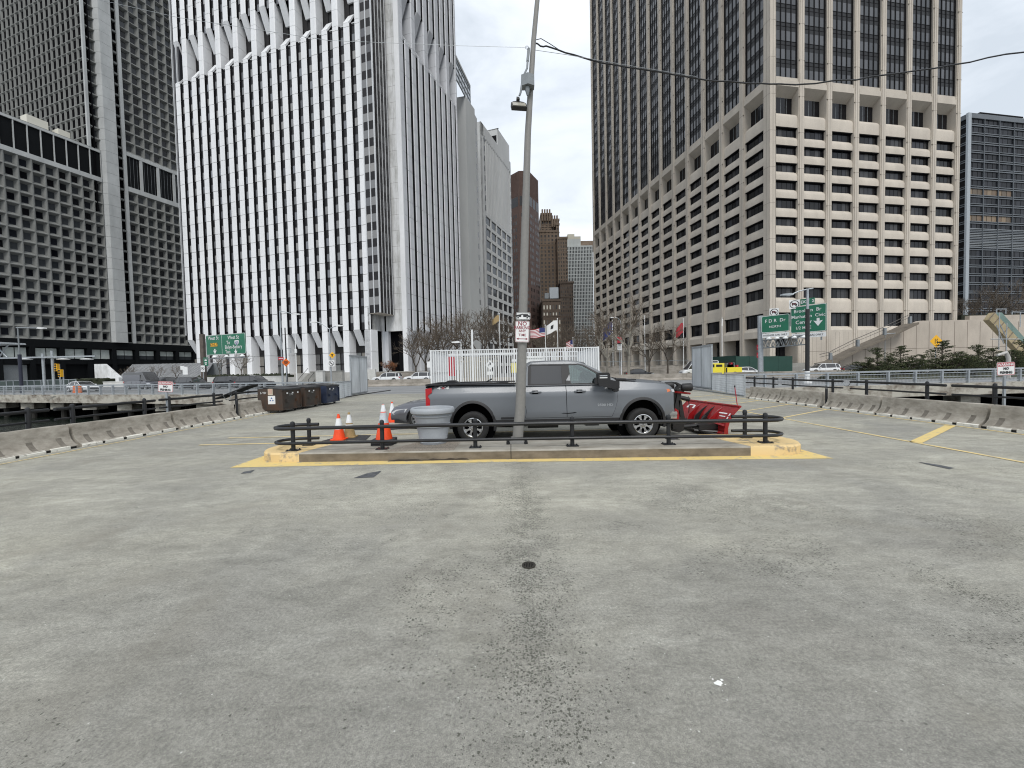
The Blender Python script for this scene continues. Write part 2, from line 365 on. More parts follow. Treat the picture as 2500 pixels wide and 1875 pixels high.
for a,c,n in (((PL_-2,33.9),(-75,53.8),11),((PR_+1.5,29.4),(60,33.2),6)):
    for k in range(n):
        f=(k+.5)/n; p=Vector((a[0]+(c[0]-a[0])*f,a[1]+(c[1]-a[1])*f))
        for r_ in range(2):
            b=MB(m=M['fascia'] if r_==0 else M['pile_shade']); x,y=p.x+r_*.8,p.y+.45+r_*6.5; b.box(x-.75,x+.75,y,y+1.3,-1.5,-.74); b.tube([(x,y+.7,-6),(x,y+.7,-1.5)],.25,8,m=M['pile_shade'])
            o=b.build('deck_pile'); struct(o)
b=MB(m=M['dark']); b.box(-200,200,62,62.5,-6,-.5); struct(b.build('river_wall'))
wm=bpy.data.materials.new('harbour water'); wm.use_nodes=True; t=wm.node_tree; pb=t.nodes['Principled BSDF']; pb.inputs['Base Color'].default_value=(.012,.018,.014,1); pb.inputs['Roughness'].default_value=.12
tc=t.nodes.new('ShaderNodeTexCoord'); z=t.nodes.new('ShaderNodeTexNoise'); z.inputs['Scale'].default_value=1.6; z.inputs['Detail'].default_value=6; t.links.new(tc.outputs['Object'],z.inputs[0]); bp=t.nodes.new('ShaderNodeBump'); bp.inputs['Strength'].default_value=.9; bp.inputs['Distance'].default_value=.25; t.links.new(z.outputs[0],bp.inputs['Height']); t.links.new(bp.outputs[0],pb.inputs['Normal'])
flat('harbour_water',[(-4000,-4000),(4000,-4000),(4000,62),(-4000,62)],-2.6,wm)
flat('city_ground',[(-2600,62),(2600,62),(2600,3200),(-2600,3200)],-.6,M['land'])
# ---- painted markings
M['yel']=two_tone('worn yellow paint',(.38,.34,.25),(.66,.50,.19),6,.33,.46,.75,(1,1,1),detail=8)
M['yel2']=two_tone('flaking yellow kerb paint',(.30,.25,.18),(.66,.49,.24),4,.37,.47,.8,(1,1,1),detail=9,bump=.4)
M['yel_thin']=two_tone('thin yellow paint',(.42,.37,.26),(.68,.53,.24),3,.3,.55,.8,detail=8)
M['lane']=two_tone('lane white',(.30,.30,.30),(.60,.60,.58),2,.3,.55,.8,detail=7)
def line(name,a,c,w,z=.004,m=None):
    a=Vector(a[:2]);c=Vector(c[:2]);d=(c-a).normalized();n=Vector((-d.y,d.x))*w/2
    return flat(name,[a-n,c-n,c+n,a+n],z,m or M['yel'])
o=flat('yellow_marking',[(-5.76,8.38),(-.3,8.37),(6.24,8.05),(6.24,10.2),(-5.76,10.4)],.004,M['yel'])
g=lambda x,y:G(x,y)
line('parking_line',(9.22,-20),(9.15,31),.10,.008,M['yel_thin']); line('parking_line',(12.45,-20),(12.55,26),.09,.008,M['yel_thin']); line('parking_line',(-11.35,-20),(-11.45,20),.07,.008,M['yel_thin'])
line('parking_line',(9.2,9.45),(12.42,11.75),.22,.008); line('parking_line',(9.2,7.3),(12.42,9.55),.22,.008)
for y in (14.2,16.5,18.8,21.1,23.4): line('parking_line',(9.2,y),(12.5,y+2.3),.1,.008,M['yel_thin'])
for x0,x1,y in ((-8.5,4.2,12.35),(-8.5,4.2,11.2),(-3,9,17.6),(3.5,12,21.5)): line('parking_line',(x0,y),(x1,y+.05),.1,.008,M['yel_thin'])
# lanes on the highway
for x in range(-9,12): 
    line('lane_line',(x*7-1.6,44-x*.15),(x*7+1.6,44-x*.15-.08),.15,.006,M['lane'])
for a,c in (((-60,55.2),(60,51.5)),((-30,41),(-12.6,37.2)),((PR_+.5,33.6),(90,36.5)),((16,38.5),(90,41)),((-60,49.8),(15,47.6))): line('lane_line',a,c,.14,.006,M['lane'])
# ---- the kerbed island
def arc(cx,cy,rx,ry,a0,a1,n=10): return [(cx+rx*math.cos(R(a0+(a1-a0)*i/n)),cy+ry*math.sin(R(a0+(a1-a0)*i/n))) for i in range(n+1)]
ir=.66
L_out=[(-4.55,8.76),(-4.95,8.775)]+arc(-4.98,9.51,.62,.735,270,90,14)+[(-4.1,10.24)]
R_out=[(4.45,10.02),(5.55,9.96)]+arc(5.56,9.19,.64,.77,90,-90,14)+[(5.2,8.425)]
def kerb(name,pts,m,cham=.03):
    b=MB(m=m); n=len(pts); cx=sum(p[0] for p in pts)/n; cy=sum(p[1] for p in pts)/n
    def ins(d): 
        q=[]
        for i in range(n):
            a=Vector(pts[i-1]);p=Vector(pts[i]);c=Vector(pts[(i+1)%n]); e1=(p-a).normalized();e2=(c-p).normalized(); nn=Vector((-(e1.y+e2.y),e1.x+e2.x)); nn=nn.normalized() if nn.length>1e-6 else Vector((0,0)); 
            if nn.dot(Vector((cx,cy))-p)<0: nn=-nn
            q.append(tuple(p+nn*d))
        return q
    r0=[(x,y,-.05) for x,y in pts]; r1=[(x,y,.165) for x,y in pts]; r2=[(x,y,.2) for x,y in ins(.03)]
    b.rings([r0,r1,r2],smooth=False); return b.build(name,origin=(0,0,0))
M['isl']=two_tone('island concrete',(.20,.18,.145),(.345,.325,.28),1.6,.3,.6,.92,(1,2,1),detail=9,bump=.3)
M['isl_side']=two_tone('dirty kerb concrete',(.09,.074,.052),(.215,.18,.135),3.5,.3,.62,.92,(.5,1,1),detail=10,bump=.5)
mid=[(-4.1,10.24),(-4.55,8.93),(4.85,8.63),(4.45,10.02)]
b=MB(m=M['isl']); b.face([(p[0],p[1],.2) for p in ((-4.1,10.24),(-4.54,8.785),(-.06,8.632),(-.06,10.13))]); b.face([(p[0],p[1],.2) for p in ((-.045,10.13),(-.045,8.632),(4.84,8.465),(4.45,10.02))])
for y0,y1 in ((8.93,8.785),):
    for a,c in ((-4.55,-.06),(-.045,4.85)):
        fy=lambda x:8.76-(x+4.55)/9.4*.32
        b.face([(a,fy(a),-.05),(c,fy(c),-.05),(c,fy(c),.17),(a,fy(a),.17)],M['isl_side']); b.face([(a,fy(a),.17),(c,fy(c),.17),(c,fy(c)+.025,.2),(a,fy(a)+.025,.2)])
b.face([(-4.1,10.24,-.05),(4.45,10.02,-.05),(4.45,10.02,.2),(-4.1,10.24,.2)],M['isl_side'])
b.box(-.06,-.045,8.62,10.1,-.05,.19,M['dark'])
struct(b.build('concrete_island',origin=(0,0,0)))
struct(kerb('yellow_kerb_end',L_out,M['yel2'])); struct(kerb('yellow_kerb_end',R_out+[(4.85,8.44)],M['yel2']))
# exposed patch under the planter and the broken kerb edge in front of it
M['patch']=two_tone('exposed aggregate patch',(.10,.085,.065),(.34,.30,.25),40,.35,.6,.95,detail=4,bump=.6)
flat('concrete_patch',[(-2.75,8.73),(-1.25,8.68),(-1.22,9.95),(-2.15,10.0)],.204,M['patch'])
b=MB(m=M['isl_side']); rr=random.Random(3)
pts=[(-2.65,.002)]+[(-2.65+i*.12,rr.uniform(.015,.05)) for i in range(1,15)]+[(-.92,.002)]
b.prism([(x,z) for x,z in pts],8.63,8.69,'y',mat('dark broken concrete',(.05,.042,.034),.95)); struct(b.build('broken_kerb'))  # ragged dark brown strip along the kerb foot
for i in range(26):
    pass
# drains, patches and mats lying on the ground
def slab(name,pts,z,m,label,cat,t=.012,group=None):
    b=MB(m=m); b.prism([tuple(p) for p in pts],z,z+t,'z'); o=b.build(name); return tag(o,label,cat,group)
M['rubber']=mat('black rubber mat',(.028,.028,.03),.75,n=(8,.3))
M['tar']=two_tone('tar patch',(.03,.032,.036),(.10,.105,.11),12,.35,.6,.7)
flat('tar_patch',[G(862,1168)[:2],G(896,1156)[:2],G(930,1150)[:2],G(929,1153)[:2],G(912,1166)[:2]],.006,M['tar'])
flat('tar_patch',[G(588,1157)[:2],G(596,1152)[:2],G(622,1148)[:2],G(612,1155)[:2]],.006,M['tar'])
slab('rubber_mat',[G(785,1078)[:2],G(890,1078)[:2],G(905,1063.5)[:2],G(842,1063)[:2]],.006,M['rubber'],'flat black rubber mat under the orange and tan cones','mat',group='black rubber mats behind the island')
slab('rubber_mat',[G(858,1050)[:2],G(950,1050)[:2],G(1010,1046)[:2],G(905,1042)[:2]],.006,M['rubber'],'flat black rubber mat beyond the traffic cones beside the grey planter','mat',group='black rubber mats behind the island')
dm=mat('cast iron',(.06,.055,.045),.6,metal=.5,n=(20,.3))
c=G(1291,1381); b=MB(m=dm); b.lathe([(.066,0),(.066,.012),(.056,.012)],(c.x,c.y,0),24,close=False); b.lathe([(.056,.002),(.001,.002)],(c.x,c.y,0),24,m=M['dark'],close=False)
for k in range(-3,4):
    h=math.sqrt(max(0,.056**2-(k*.0155)**2)); b.box(c.x+k*.0155-.0045,c.x+k*.0155+.0045,c.y-h,c.y+h,.004,.011)
tag(b.build('floor_drain'),'small round iron drain grate in the worn concrete in front of the island','drain')
# paint splash
b=MB(m=mat('white paint drip',(.80,.80,.77),.6)); c=G(1755,1670); rr=random.Random(5)
def blob(b,x,y,r,z,n=9,rr=rr): b.face([(x+r*rr.uniform(.55,1.3)*math.cos(6.283*k/n),y+r*rr.uniform(.5,1.2)*math.sin(6.283*k/n),z) for k in range(n)])
blob(b,c.x,c.y,.024,.004); blob(b,c.x+.03,c.y+.03,.010,.004); blob(b,c.x-.02,c.y+.035,.007,.004)
for k in range(6): blob(b,c.x+rr.gauss(0,.05),c.y+rr.gauss(0,.05),rr.uniform(.002,.005),.004,6)
struct(b.build('paint_spot'))
for i,(px,py) in enumerate(((2140,1133),(2200,1145))): pass
flat('tar_patch',[G(2240,1128)[:2],G(2262,1134)[:2],G(2318,1146)[:2],G(2330,1143)[:2],G(2290,1135)[:2]],.006,M['tar'])
# ================================================================ buildings
# ---------- tan tower on the right (corner at px 1879)
H0=CH
def bld(name,loc,label,cat='building'): return thing(name,(loc[0],loc[1],0),label,cat)
oT=AT(1879,700,90); T_=bld('office_tower',oT,'tan concrete office tower with deep set windows and dark glazed upper floors')
fR=Fr(oT,80.06,1); fL=Fr(oT,-9.95,-1)
sof=[52.56,48.73,45.02,41.33,37.51,33.48,29.69,25.97,22.16,18.42]   # soffit edge of each storey's spandrel
gbt=[50.40,46.70,42.96,39.20,35.22,31.44,27.72,23.91,20.13,15.89]   # where the sill meets the glass
Z_ARC=7.6
def tan_face(f,piers,u_end,side):
    """piers: list of (u0,u1)"""
    w=MB(f,M['tan']); dist0=0
    TOP=205
    for i,(a,c) in enumerate(piers):
        lo=1.0
        last=i in (0,len(piers)-1)
        dp=-1.5 if i==0 else (-2.7 if last else -4.6)
        if i==0: w.box(0,c-.22,dp,0,lo,TOP); w.box(0,c,dp,-.16,lo,TOP)
        else: w.box(a+.22,c-.22,dp,0,lo,TOP); w.box(a,c,dp,-.16,lo,TOP)
        um=(a+c)/2; w.box(um-.035,um+.035,-.01,.006,lo,TOP,M['tan_joint'])
        for z in [13.4+7.6*k for k in range(25)]: w.box(a-.003,c+.003,-.2,.004,z,z+.05,M['tan_joint'])
    bays=[(piers[i][1],piers[i+1][0]) for i in range(len(piers)-1)]
    wins=[];arc_=[];upp=[];mech=[]
    for bi,(a,c) in enumerate(bays):
        # spandrels: flat band below, slope running back up to the glass
        for k in range(len(sof)+1):
            zb=(gbt[k-1] if k>0 else 55.6); zt=sof[k] if k<len(sof) else 12.95
            zg=H0+(zb-H0)*1.0+(.35 if k else 0); slope=1.0 if k else .9
            w.prism([(-.12,zt),(-.12,zg-slope),(-.30,zg-slope*.62),(-.9,zg),(-5.2,zg),(-5.2,zt)],a,c,'x') if False else None
            pr=[(-.38,zt),(-.38,zg-slope),(-.52,zg-slope*.55),(-.95,zg),(-1.6,zg),(-1.6,zt)]
            b0=len(w.v); n=len(pr); w.v+=[f(a,d,z) for d,z in pr]+[f(c,d,z) for d,z in pr]
            w._f([b0+i for i in range(n)][::-1]); w._f([b0+n+i for i in range(n)])
            for i in range(n): j=(i+1)%n; w._f([b0+i,b0+j,b0+n+j,b0+n+i])
        # mechanical floor: deep soffit, sloping sill, upper beam
        w.box(a,c,-2.4,-.12,60.95,62.1); w.box(a,c,-2.4,-.3,62.1,62.9); w.box(a,c,-2.6,-1.6,52.9,55.4)
        b0=len(w.v); w.v+=[f(q_,d,z) for q_ in (a,c) for d,z in ((-.12,60.96),(-2.0,59.6),(-2.0,60.96))]
        for q_ in ((0,1,2),(3,5,4),(0,3,4,1),(1,4,5,2),(2,5,3,0)): w._f([b0+i for i in q_])
        # window band above arcade, arcade lintel
        zl=9.95
        if side=='R' and bi==0: pass
        w.box(a,c,-1.6,-.12,(Z_ARC if side=='L' or bi==0 else 1.0),zl-.9)
        w.prism([],0,0) if False else None
        pr=[(-.12,zl-.9),(-.30,zl-.55),(-.95,zl),(-1.6,zl),(-1.6,zl-.9)]
        b0=len(w.v); n=len(pr); w.v+=[f(a,d,z) for d,z in pr]+[f(c,d,z) for d,z in pr]
        w._f([b0+i for i in range(n)][::-1]); w._f([b0+n+i for i in range(n)])
        for i in range(n): j=(i+1)%n; w._f([b0+i,b0+j,b0+n+j,b0+n+i])
        rows=[(gbt[k]+.35,sof[k]) for k in range(10)]+[(zl,12.95)]
        for (z0,z1) in rows:
            def fn(b,a=a,c=c,z0=z0,z1=z1):
                b.fr=f; n=5; wd=(c-a)/n
                for q in range(n): b.face([(a+q*wd,-.95,z0-.1),(a+(q+1)*wd,-.95,z0-.1),(a+(q+1)*wd,-.95,z1+.1),(a+q*wd,-.95,z1+.1)],gl('tan_glass'))
                for q in range(1,n): b.box(a+q*wd-.03,a+q*wd+.03,-1.0,-.92,z0-.1,z1,M['black'])
                b.box(a,c,-1.0,-.88,z1-.14,z1+.1,M['black']); b.box(a+.01,a+.2,-1.0,-.86,z0-.1,z1,M['black']); b.box(c-.3,c-.01,-1.0,-.8,z0-.1,z1,M['black']); b.box(a+.02,c-.02,-.98,-.45,z1-.16,z1-.015,M['black'])  # last plate blackens the soffit: its shade put in as colour
            p=f((a+c)/2,0,z0); wins.append(((p-Vector((0,0,CH))).length,fn))
        def fm(b,a=a,c=c):
            b.fr=f; b.face([(a,-1.95,54.6),(c,-1.95,54.6),(c,-1.95,60),(a,-1.95,60)],M['tan_glass'][0])
            for q in (1,2,3): b.box(a+(c-a)*q/4-.04,a+(c-a)*q/4+.04,-1.96,-1.90,54.6,60,M['steel_d'])
        mech.append((bi,fm))
        def fu(b,a=a,c=c):
            b.fr=f; z=63.0; n=4; wd=(c-a-.5)/n; a0=a+.25
            b.box(a,a+.25,-1.0,-.5,62.9,204,M['black']); b.box(c-.25,c,-1.0,-.5,62.9,204,M['black'])
            while z<203:
                for q in range(n):
                    u0=a0+q*wd+.09;u1=a0+(q+1)*wd-.09
                    b.face([(u0,-.62,z),(u1,-.62,z),(u1,-.62,z+2.1),(u0,-.62,z+2.1)],gl('tan_up'))
                b.box(a0,c-.25,-.9,-.6,z+2.1,z+2.9,M['tan_sp']); b.box(a0,c-.25,-.9,-.57,z+2.9,z+3.0,M['black']); b.box(a0,c-.25,-.9,-.62,z+3.0,z+3.84,M['tan_sp']); b.box(a0,c-.25,-.9,-.57,z+3.74,z+3.84,M['black'])
                z+=3.84
            for q in range(n+1): b.box(a0+q*wd-.09,a0+q*wd+.09,-.9,-.5,62.9,204,M['black'])
        upp.append((bi,fu))
        if side=='L' or bi==0:
            def fa(b,a=a,c=c):
                b.fr=f; b.face([(a,-3.6,1.0),(c,-3.6,1.0),(c,-3.6,8.2),(a,-3.6,8.2)],M['tan_glass'][1]); b.box(a,c,-3.65,-3.5,6.3,6.5,M['black'])
                for q in (1,2,3): b.box(a+(c-a)*q/4-.05,a+(c-a)*q/4+.05,-3.65,-3.5,1.0,8,M['black'])
            arc_.append((bi,fa))
        else:
            for q in range(1,5): w.box(a+(c-a)*q/5-.02,a+(c-a)*q/5+.02,-.2,-.112,1,8.6,M['tan_joint'])
            w.box(a,c,-.2,-.112,4.3,4.36,M['tan_joint'])
    w.box(5.2,u_end-.3,-7,-5.0,0,204,M['dark']); w.box(1.6,u_end-.5,-5.2,-1.5,8.2,9,M['tan'])
    return w,wins,mech,upp,arc_
M['tan_up']=glassset('tower glass',[(.05,.053,.057),(.065,.067,.072),(.085,.088,.095),(.04,.042,.046)],.1,.6)
pR=[(0,1.59)]+[(7.9+7.07*k-.71,7.9+7.07*k+.71) for k in range(6)]+[(49.45,50.75)]
pL=[(0,1.96)]+[(8.5+7.17*k-.78,8.5+7.17*k+.78) for k in range(13)]+[(101.0,102.5)]
wR=tan_face(fR,pR,50.7,'R'); wL=tan_face(fL,pL,102.5,'L')
wR[0].build('facade_wall',T_); wL[0].build('facade_wall',T_)
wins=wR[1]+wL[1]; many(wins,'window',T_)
many(wR[2]+wL[2],'plant_floor_window',T_); many(wR[3]+wL[3],'curtain_wall',T_); many(wR[4]+wL[4],'lobby_window',T_)
b=MB(M['tan'] and fR,M['tan']); b.box(.2,50.4,-102,-6,204,205.5); b.build('roof',T_)
# ---------- white ribbed tower
oB=AT(902.7,800,96.2); oF=AT(985,500,100); W_=bld('office_tower',oB,'tall white and black striped office tower with a notched dark glass corner')
fB=Fr(oB,-70.8,-1); fW=Fr(oF,19.2,1)
M['white_shade']=mat('shaded white metal panel',(.62,.635,.66),.5,n=(.3,.12,(1,1,.25)),n2=(3,.05,(1,1,.4)))  # greyer copy of the white panel: side face shade put into the colour
JZ=[11.76,16.92]+[20.65+3.735*k for k in range(17)]
JZ=[z for z in JZ if z<81.0]+[81.4]
JZ2=[92.4+3.735*k for k in range(9)]
def panel(b,u0,u1,z0,z1,back=-.6,m=None,bev=.2):
    pr=[(u0,back),(u0,-.2),(u0+bev,0),(u1-bev,0),(u1,-.2),(u1,back)]; blk=(back>-1)
    n=len(pr); s=len(b.v); b.v+=[b.P((u,d,z0)) for u,d in pr]+[b.P((u,d,z1)) for u,d in pr]
    b._f([s+i for i in range(n)][::-1],m); b._f([s+n+i for i in range(n)],m)
    for i in range(n): j=(i+1)%n; b._f([s+i,s+j,s+n+j,s+n+i],M['black'] if (blk and i in (0,4)) else m)
def rib_face(f,pans,m,parent,glassfn,deep_of,top=126):
    cols=[]
    for i,(u0,u1) in enumerate(pans):
        deep=deep_of(i)
        def fn(b,u0=u0,u1=u1,deep=deep):
            b.fr=f; b.m=m; segs=list(zip(JZ[:-1],JZ[1:]))+list(zip(JZ2[:-1],JZ2[1:]))
            for z0,z1 in segs: panel(b,u0,u1,z0+.05,z1-.05)
            b.box(u0+.25,u1-.25,-.6,-.12,JZ[0],JZ[-1],M['tan_joint']); b.box(u0+.25,u1-.25,-.6,-.12,JZ2[0],JZ2[-1],M['tan_joint'])
            if deep:
                for z0,z1 in ((1.9,6.6),(6.6,11.76),(81.4,85.1),(85.1,88.8),(88.8,92.4)): panel(b,u0,u1,z0+.03,z1-.03,-2.6)
            else:
                # flaps that fold inward below the shaft, below and above the open plant floor
                for za,zb in ((11.76,8.2),(92.4,87.4),(81.4,84.6)):
                    s=len(b.v); q=[(u0,-.0,za),(u1,-.0,za),(u1,-2.0,zb),(u0,-2.0,zb),(u0,-.45,za),(u1,-.45,za),(u1,-2.3,zb),(u0,-2.3,zb)]
                    b.v+=[f(*p) for p in q]
                    for ix in ((0,1,2,3),(4,7,6,5),(0,3,7,4),(1,5,6,2),(3,2,6,7),(0,4,5,1)): b._f([s+k for k in ix])
        cols.append((i,fn))
    many(cols,'rib',parent)
pB=[(-.15+3.13*k,1.55+3.13*k) for k in range(20)]
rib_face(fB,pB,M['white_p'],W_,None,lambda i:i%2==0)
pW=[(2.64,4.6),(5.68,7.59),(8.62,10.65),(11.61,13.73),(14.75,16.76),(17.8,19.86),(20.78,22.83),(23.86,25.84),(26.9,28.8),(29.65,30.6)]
rib_face(fW,pW,M['white_shade'],W_,None,lambda i:i%2==1)
wn=[]
for k in range(20):
    u0=1.5+3.13*k; u1=min(u0+1.53,61.5)
    if k==19: u1=61.4
    for zi in range(-5,24):
        z0=32.18+3.735*zi
        if z0+1.84<11.9 or (z0>79.6 and z0<91): continue
        if z0>124: continue
        def fn(b,u0=u0,u1=u1,z0=z0): b.fr=fB; b.face([(u0,-.5,z0),(u1-.42,-.5,z0),(u1-.42,-.5,z0+1.84),(u0,-.5,z0+1.84)],gl('w_glass'))
        p=fB(u0,0,z0); wn.append(((p-Vector((0,0,CH))).length,fn))
many(wn,'window',W_)
b=MB(fB,M['w_sp'])
b.box(1.2,61.3,-.9,-.53,11.76,81.4); b.box(1.2,61.3,-.9,-.53,92.4,125)
for zi in range(-6,24):
    z0=32.18+3.735*zi-1.89
    if (z0<11.9 or z0>81.4) and z0<92.5: continue
    b.box(1.5,61.2,-.55,-.48,z0+1.80,z0+1.90,M['black'])
for k in range(20):
    u1=1.5+3.13*k+1.53
    for za,zb in ((11.9,81.4),(92.4,125)): b.box(u1-.45,u1+.05,-.6,-.46,za,zb,M['black'])
b.fr=fW; b.box(1.7,30.5,-.95,-.3,11.7,81.4,M['black']); b.box(1.7,30.5,-.95,-.3,92.4,125,M['black'])
b.build('spandrel_glazing',W_)
# plant floor and lobby recesses
b=MB(fB,M['w_sp']); b.box(.5,61,-3.2,-2.5,81.4,92.4); b.box(.5,61,-2.6,-.5,81.2,81.4,M['stone_p']); b.box(.5,61,-2.6,-.55,92.4,92.6,M['dark'])
for k in range(40): b.box(1.5+1.55*k-.04,1.5+1.55*k+.04,-2.5,-2.42,81.4,92.4,M['black'])
b.fr=fW; b.box(1.5,30.4,-3.2,-2.5,81.4,92.4,M['black']); b.box(1.5,30.5,-2.6,-.3,81.0,81.4,M['white_shade'])
b.build('plant_floor_recess',W_)
b=MB(fB,M['w_sp']); b.box(.5,61,-3.2,-2.5,6.6,11.76,M['w_sp']); b.box(.5,61,-3.3,-.5,11.7,11.78,M['dark']); b.build('lobby_fascia',W_)
lob=[]
M['lob']=glassset('lobby glass',[(.16,.17,.17),(.10,.10,.10),(.20,.19,.17),(.04,.04,.045)],.1)
for k in range(10):
    u0=1.6+6.26*k
    def fn(b,u0=u0):
        b.fr=fB; n=3; wd=4.5/n
        for q in range(n):
            b.face([(u0+q*wd,-2.6,1.9),(u0+(q+1)*wd,-2.6,1.9),(u0+(q+1)*wd,-2.6,6.6),(u0+q*wd,-2.6,6.6)],gl('lob')); b.box(u0+q*wd-.06,u0+q*wd+.06,-2.62,-2.5,1.9,6.6,M['black'])
        b.box(u0,u0+4.5,-2.62,-2.48,3.9,4.1,M['black'])
    lob.append((k,fn))
many(lob,'lobby_window',W_)
b=MB(fW,M['black']); b.box(1.5,30.4,-3.2,-2.5,0,11.76); b.build('lobby_window',W_)
# left end of the face: two slim mullions on dark glass
b=MB(fB,M['w_sp']); b.box(59.5,61.9,-3.2,-.4,13.2,125,M['tan_glass'][2])
for u in (60.2,61.9): b.box(u-.1,u+.1,-.4,-.05,13.2,125,M['mull'])
b.build('corner_glazing',W_)
b=MB(fB,M['dark']); b.box(.3,61.5,-30,-3.3,0,125.5); b.fr=fW; b.box(.9,30.3,-40,-3.3,0,125.5); b.build('core',W_)
# the notch: stone walls, corner pillars and the projecting glass box
fN1=Fr(oB,19.2,1); cc=fN1(5.6,0,0); fN2=Fr(cc,109.2,-1)
dv=(oF-cc); az2=math.degrees(math.atan2(dv.x,dv.y)); ln=math.hypot(dv.x,dv.y); fN2=Fr(cc,az2,1)
b=MB(fN1,M['stone_p'])
def stone(b,u0,u1,cols,zs,t=.4):
    w=(u1-u0)/cols
    for q in range(cols):
        for z0,z1 in zip(zs[:-1],zs[1:]): b.box(u0+q*w+.02,u0+(q+1)*w-.02,-t,0,z0+.025,z1-.025)
    b.box(u0,u1,-t,-.03,zs[0],zs[-1],M['tan_joint'])
zz=[11.6,16.8]+[20.6+3.735*k for k in range(29)]
b.box(0,5.6,-.5,0,11.6,16.75); stone(b,0,5.6,4,[11.6,16.75]); b.build('notch_wall',W_)
b=MB(fN2,M['stone_p']); stone(b,.4,ln,3,zz); b.box(ln-1.2,ln+.02,-1.0,.06,0,125,M['white_p']); b.build('notch_wall',W_)
b=MB(fW,M['white_shade'])
for z0,z1 in zip([0,6.6]+zz[:-1],[6.6]+zz): b.box(-.05,1.75,-1.2,.0,z0+.03,z1-.03)
b.box(0,1.7,-1.2,-.03,0,124,M['tan_joint']); b.build('corner_pillar',W_)
b=MB(fN1,M['white_shade']); b.box(0,1.3,-1.5,.0,0,11.6); b.box(4.7,5.6,-1.2,0,0,11.6); b.box(1.3,4.7,-2.5,-2.0,0,11.6,M['w_sp']); b.box(1.3,4.7,-2.1,-1.2,3.4,6.6,M['w_sp']); b.fr=fN2; b.box(.0,.9,-1.2,0,0,11.6); b.box(.9,ln-1.2,-2.0,-1.4,0,11.6,M['black']); b.build('corner_pillar',W_)
# glass box: left face flush with the main face, right face parallel to the side street
fX=Fr(oB,109.2,1); cx=fX(3.05,0,0); fX2=Fr(cx,19.2,1)
def lanes(b,f,u0,u1,n,zb,zt,key,mw=.11,out=1):
    b.fr=f; w=(u1-u0)/n
    z=32.18-3.735*6
    b.box(u0,u1,-.3,-.02,zb,zt,M['w_sp'])
    for zi in range(-4,25):
        z0=32.18+3.735*zi
        if z0<zb: continue
        for q in range(n): b.face([(u0+q*w+.06,0.01,z0),(u0+(q+1)*w-.06,.01,z0),(u0+(q+1)*w-.06,.01,z0+1.84),(u0+q*w+.06,.01,z0+1.84)],(gl(key)))
    for q in range(n+1): b.box(u0+q*w-mw,u0+q*w+mw,-.02,.14,zb,zt,M['mull'])
b=MB(fX,M['w_sp'])
for sgn in (1,):
    f=Fr(oB,109.2,1); lanes(b,f,.05,3.0,2,15.4,125,'w_glass')
b.build('glass_bay',W_)
M['bay_dark']=glassset('bay side glass',[(.02,.02,.022),(.03,.03,.033),(.045,.045,.045)],.15)
b=MB(fX2,M['w_sp']); lanes(b,fX2,.05,4.9,4,15.4,125,'bay_dark',.06); b.fr=fX; b.box(.05,3.0,-5.3,-.05,15.3,15.5,M['tan']); b.box(.05,3.0,-5.3,-.3,15.4,125,M['dark']); b.build('glass_bay',W_)
# ---------- grey waffle building on the left
oN=AT(262,400,150); N_=bld('office_tower',oN,'dark grey office tower with deep square waffle windows, at the left edge')
fN=Fr(oN,19.2,1)
def cell(b,u0,z0,pw,ph,f=None,dep=1.15,key='waf_glass',deepm=None):
    """one precast window unit: thin outer ribs, splayed reveals, small glass far back"""
    if f: b.fr=f
    r=.13; a,c=u0+r,u0+pw-r; lo,hi=z0+.10,z0+ph-.10; ga,gc=u0+pw*.26,u0+pw*.76; gl_,gh=z0+ph*.27,z0+ph*.82
    O=[(a,0,lo),(c,0,lo),(c,0,hi),(a,0,hi)]; I=[(ga,-dep,gl_),(gc,-dep,gl_),(gc,-dep,gh),(ga,-dep,gh)]
    X=[(u0,0,z0),(u0+pw,0,z0),(u0+pw,0,z0+ph),(u0,0,z0+ph)]
    for i in range(4):
        j=(i+1)%4; b.face([X[i],X[j],O[j],O[i]],M['waffle']); b.face([O[i],O[j],I[j],I[i]],M['waffle'])
    b.face(I,gl(key))
def waffle(f,u0,nu,z0,nz,pw,ph,parent,dist=True):
    it=[]
    for i in range(nu):
        for k in range(nz):
            def fn(b,i=i,k=k): cell(b,u0+pw*i,z0+ph*k,pw,ph,f)
            p=f(u0+pw*i,0,z0+ph*k); it.append(((p-Vector((0,0,CH))).length,fn))
    return it
cells=waffle(fN,-4.2-3.02*24,24,14.4,15,3.02,3.73,N_)+waffle(fN,5.75,9,14.4,15,3.02,3.73,N_)
up=waffle(fN,5.75,9,84.6,19,3.02,3.73,N_)
many(cells+up,'waffle_window',N_)
# tower's flank rising above the low block: the same units on the face turned the other way
M['up_glass']=glassset('sky lit waffle glass',[(.07,.075,.085),(.10,.105,.115),(.05,.055,.06),(.12,.125,.135)],.12)  # paler glass paints the sky's brightness; shallower reveals let in more light
oU=fN(-4.95,0,0); fU=Fr(oU,-70.8,-1)
b=MB(fU)
for i in range(27):
    for k in range(22):
        cell(b,.6+3.02*i,81.2+3.73*k,3.02,3.73,None,.75,'up_glass')
b.box(-.2,.6,-.6,.15,81.2,163,M['waffle_l']); b.box(0,83,-1.8,-1.4,60,163,M['dark']); b.build('waffle_window',N_)['kind']='stuff'
b=MB(fN)
for k in range(22): cell(b,-4.4,81.2+3.73*k,3.02,3.73)
for k in range(15): cell(b,-4.2,14.4+3.73*k,2.4,3.73)
b.build('waffle_window',N_)['kind']='stuff'
b=MB(fN,M['waffle_l'])
zs=[14.4+3.73*k for k in range(41)]
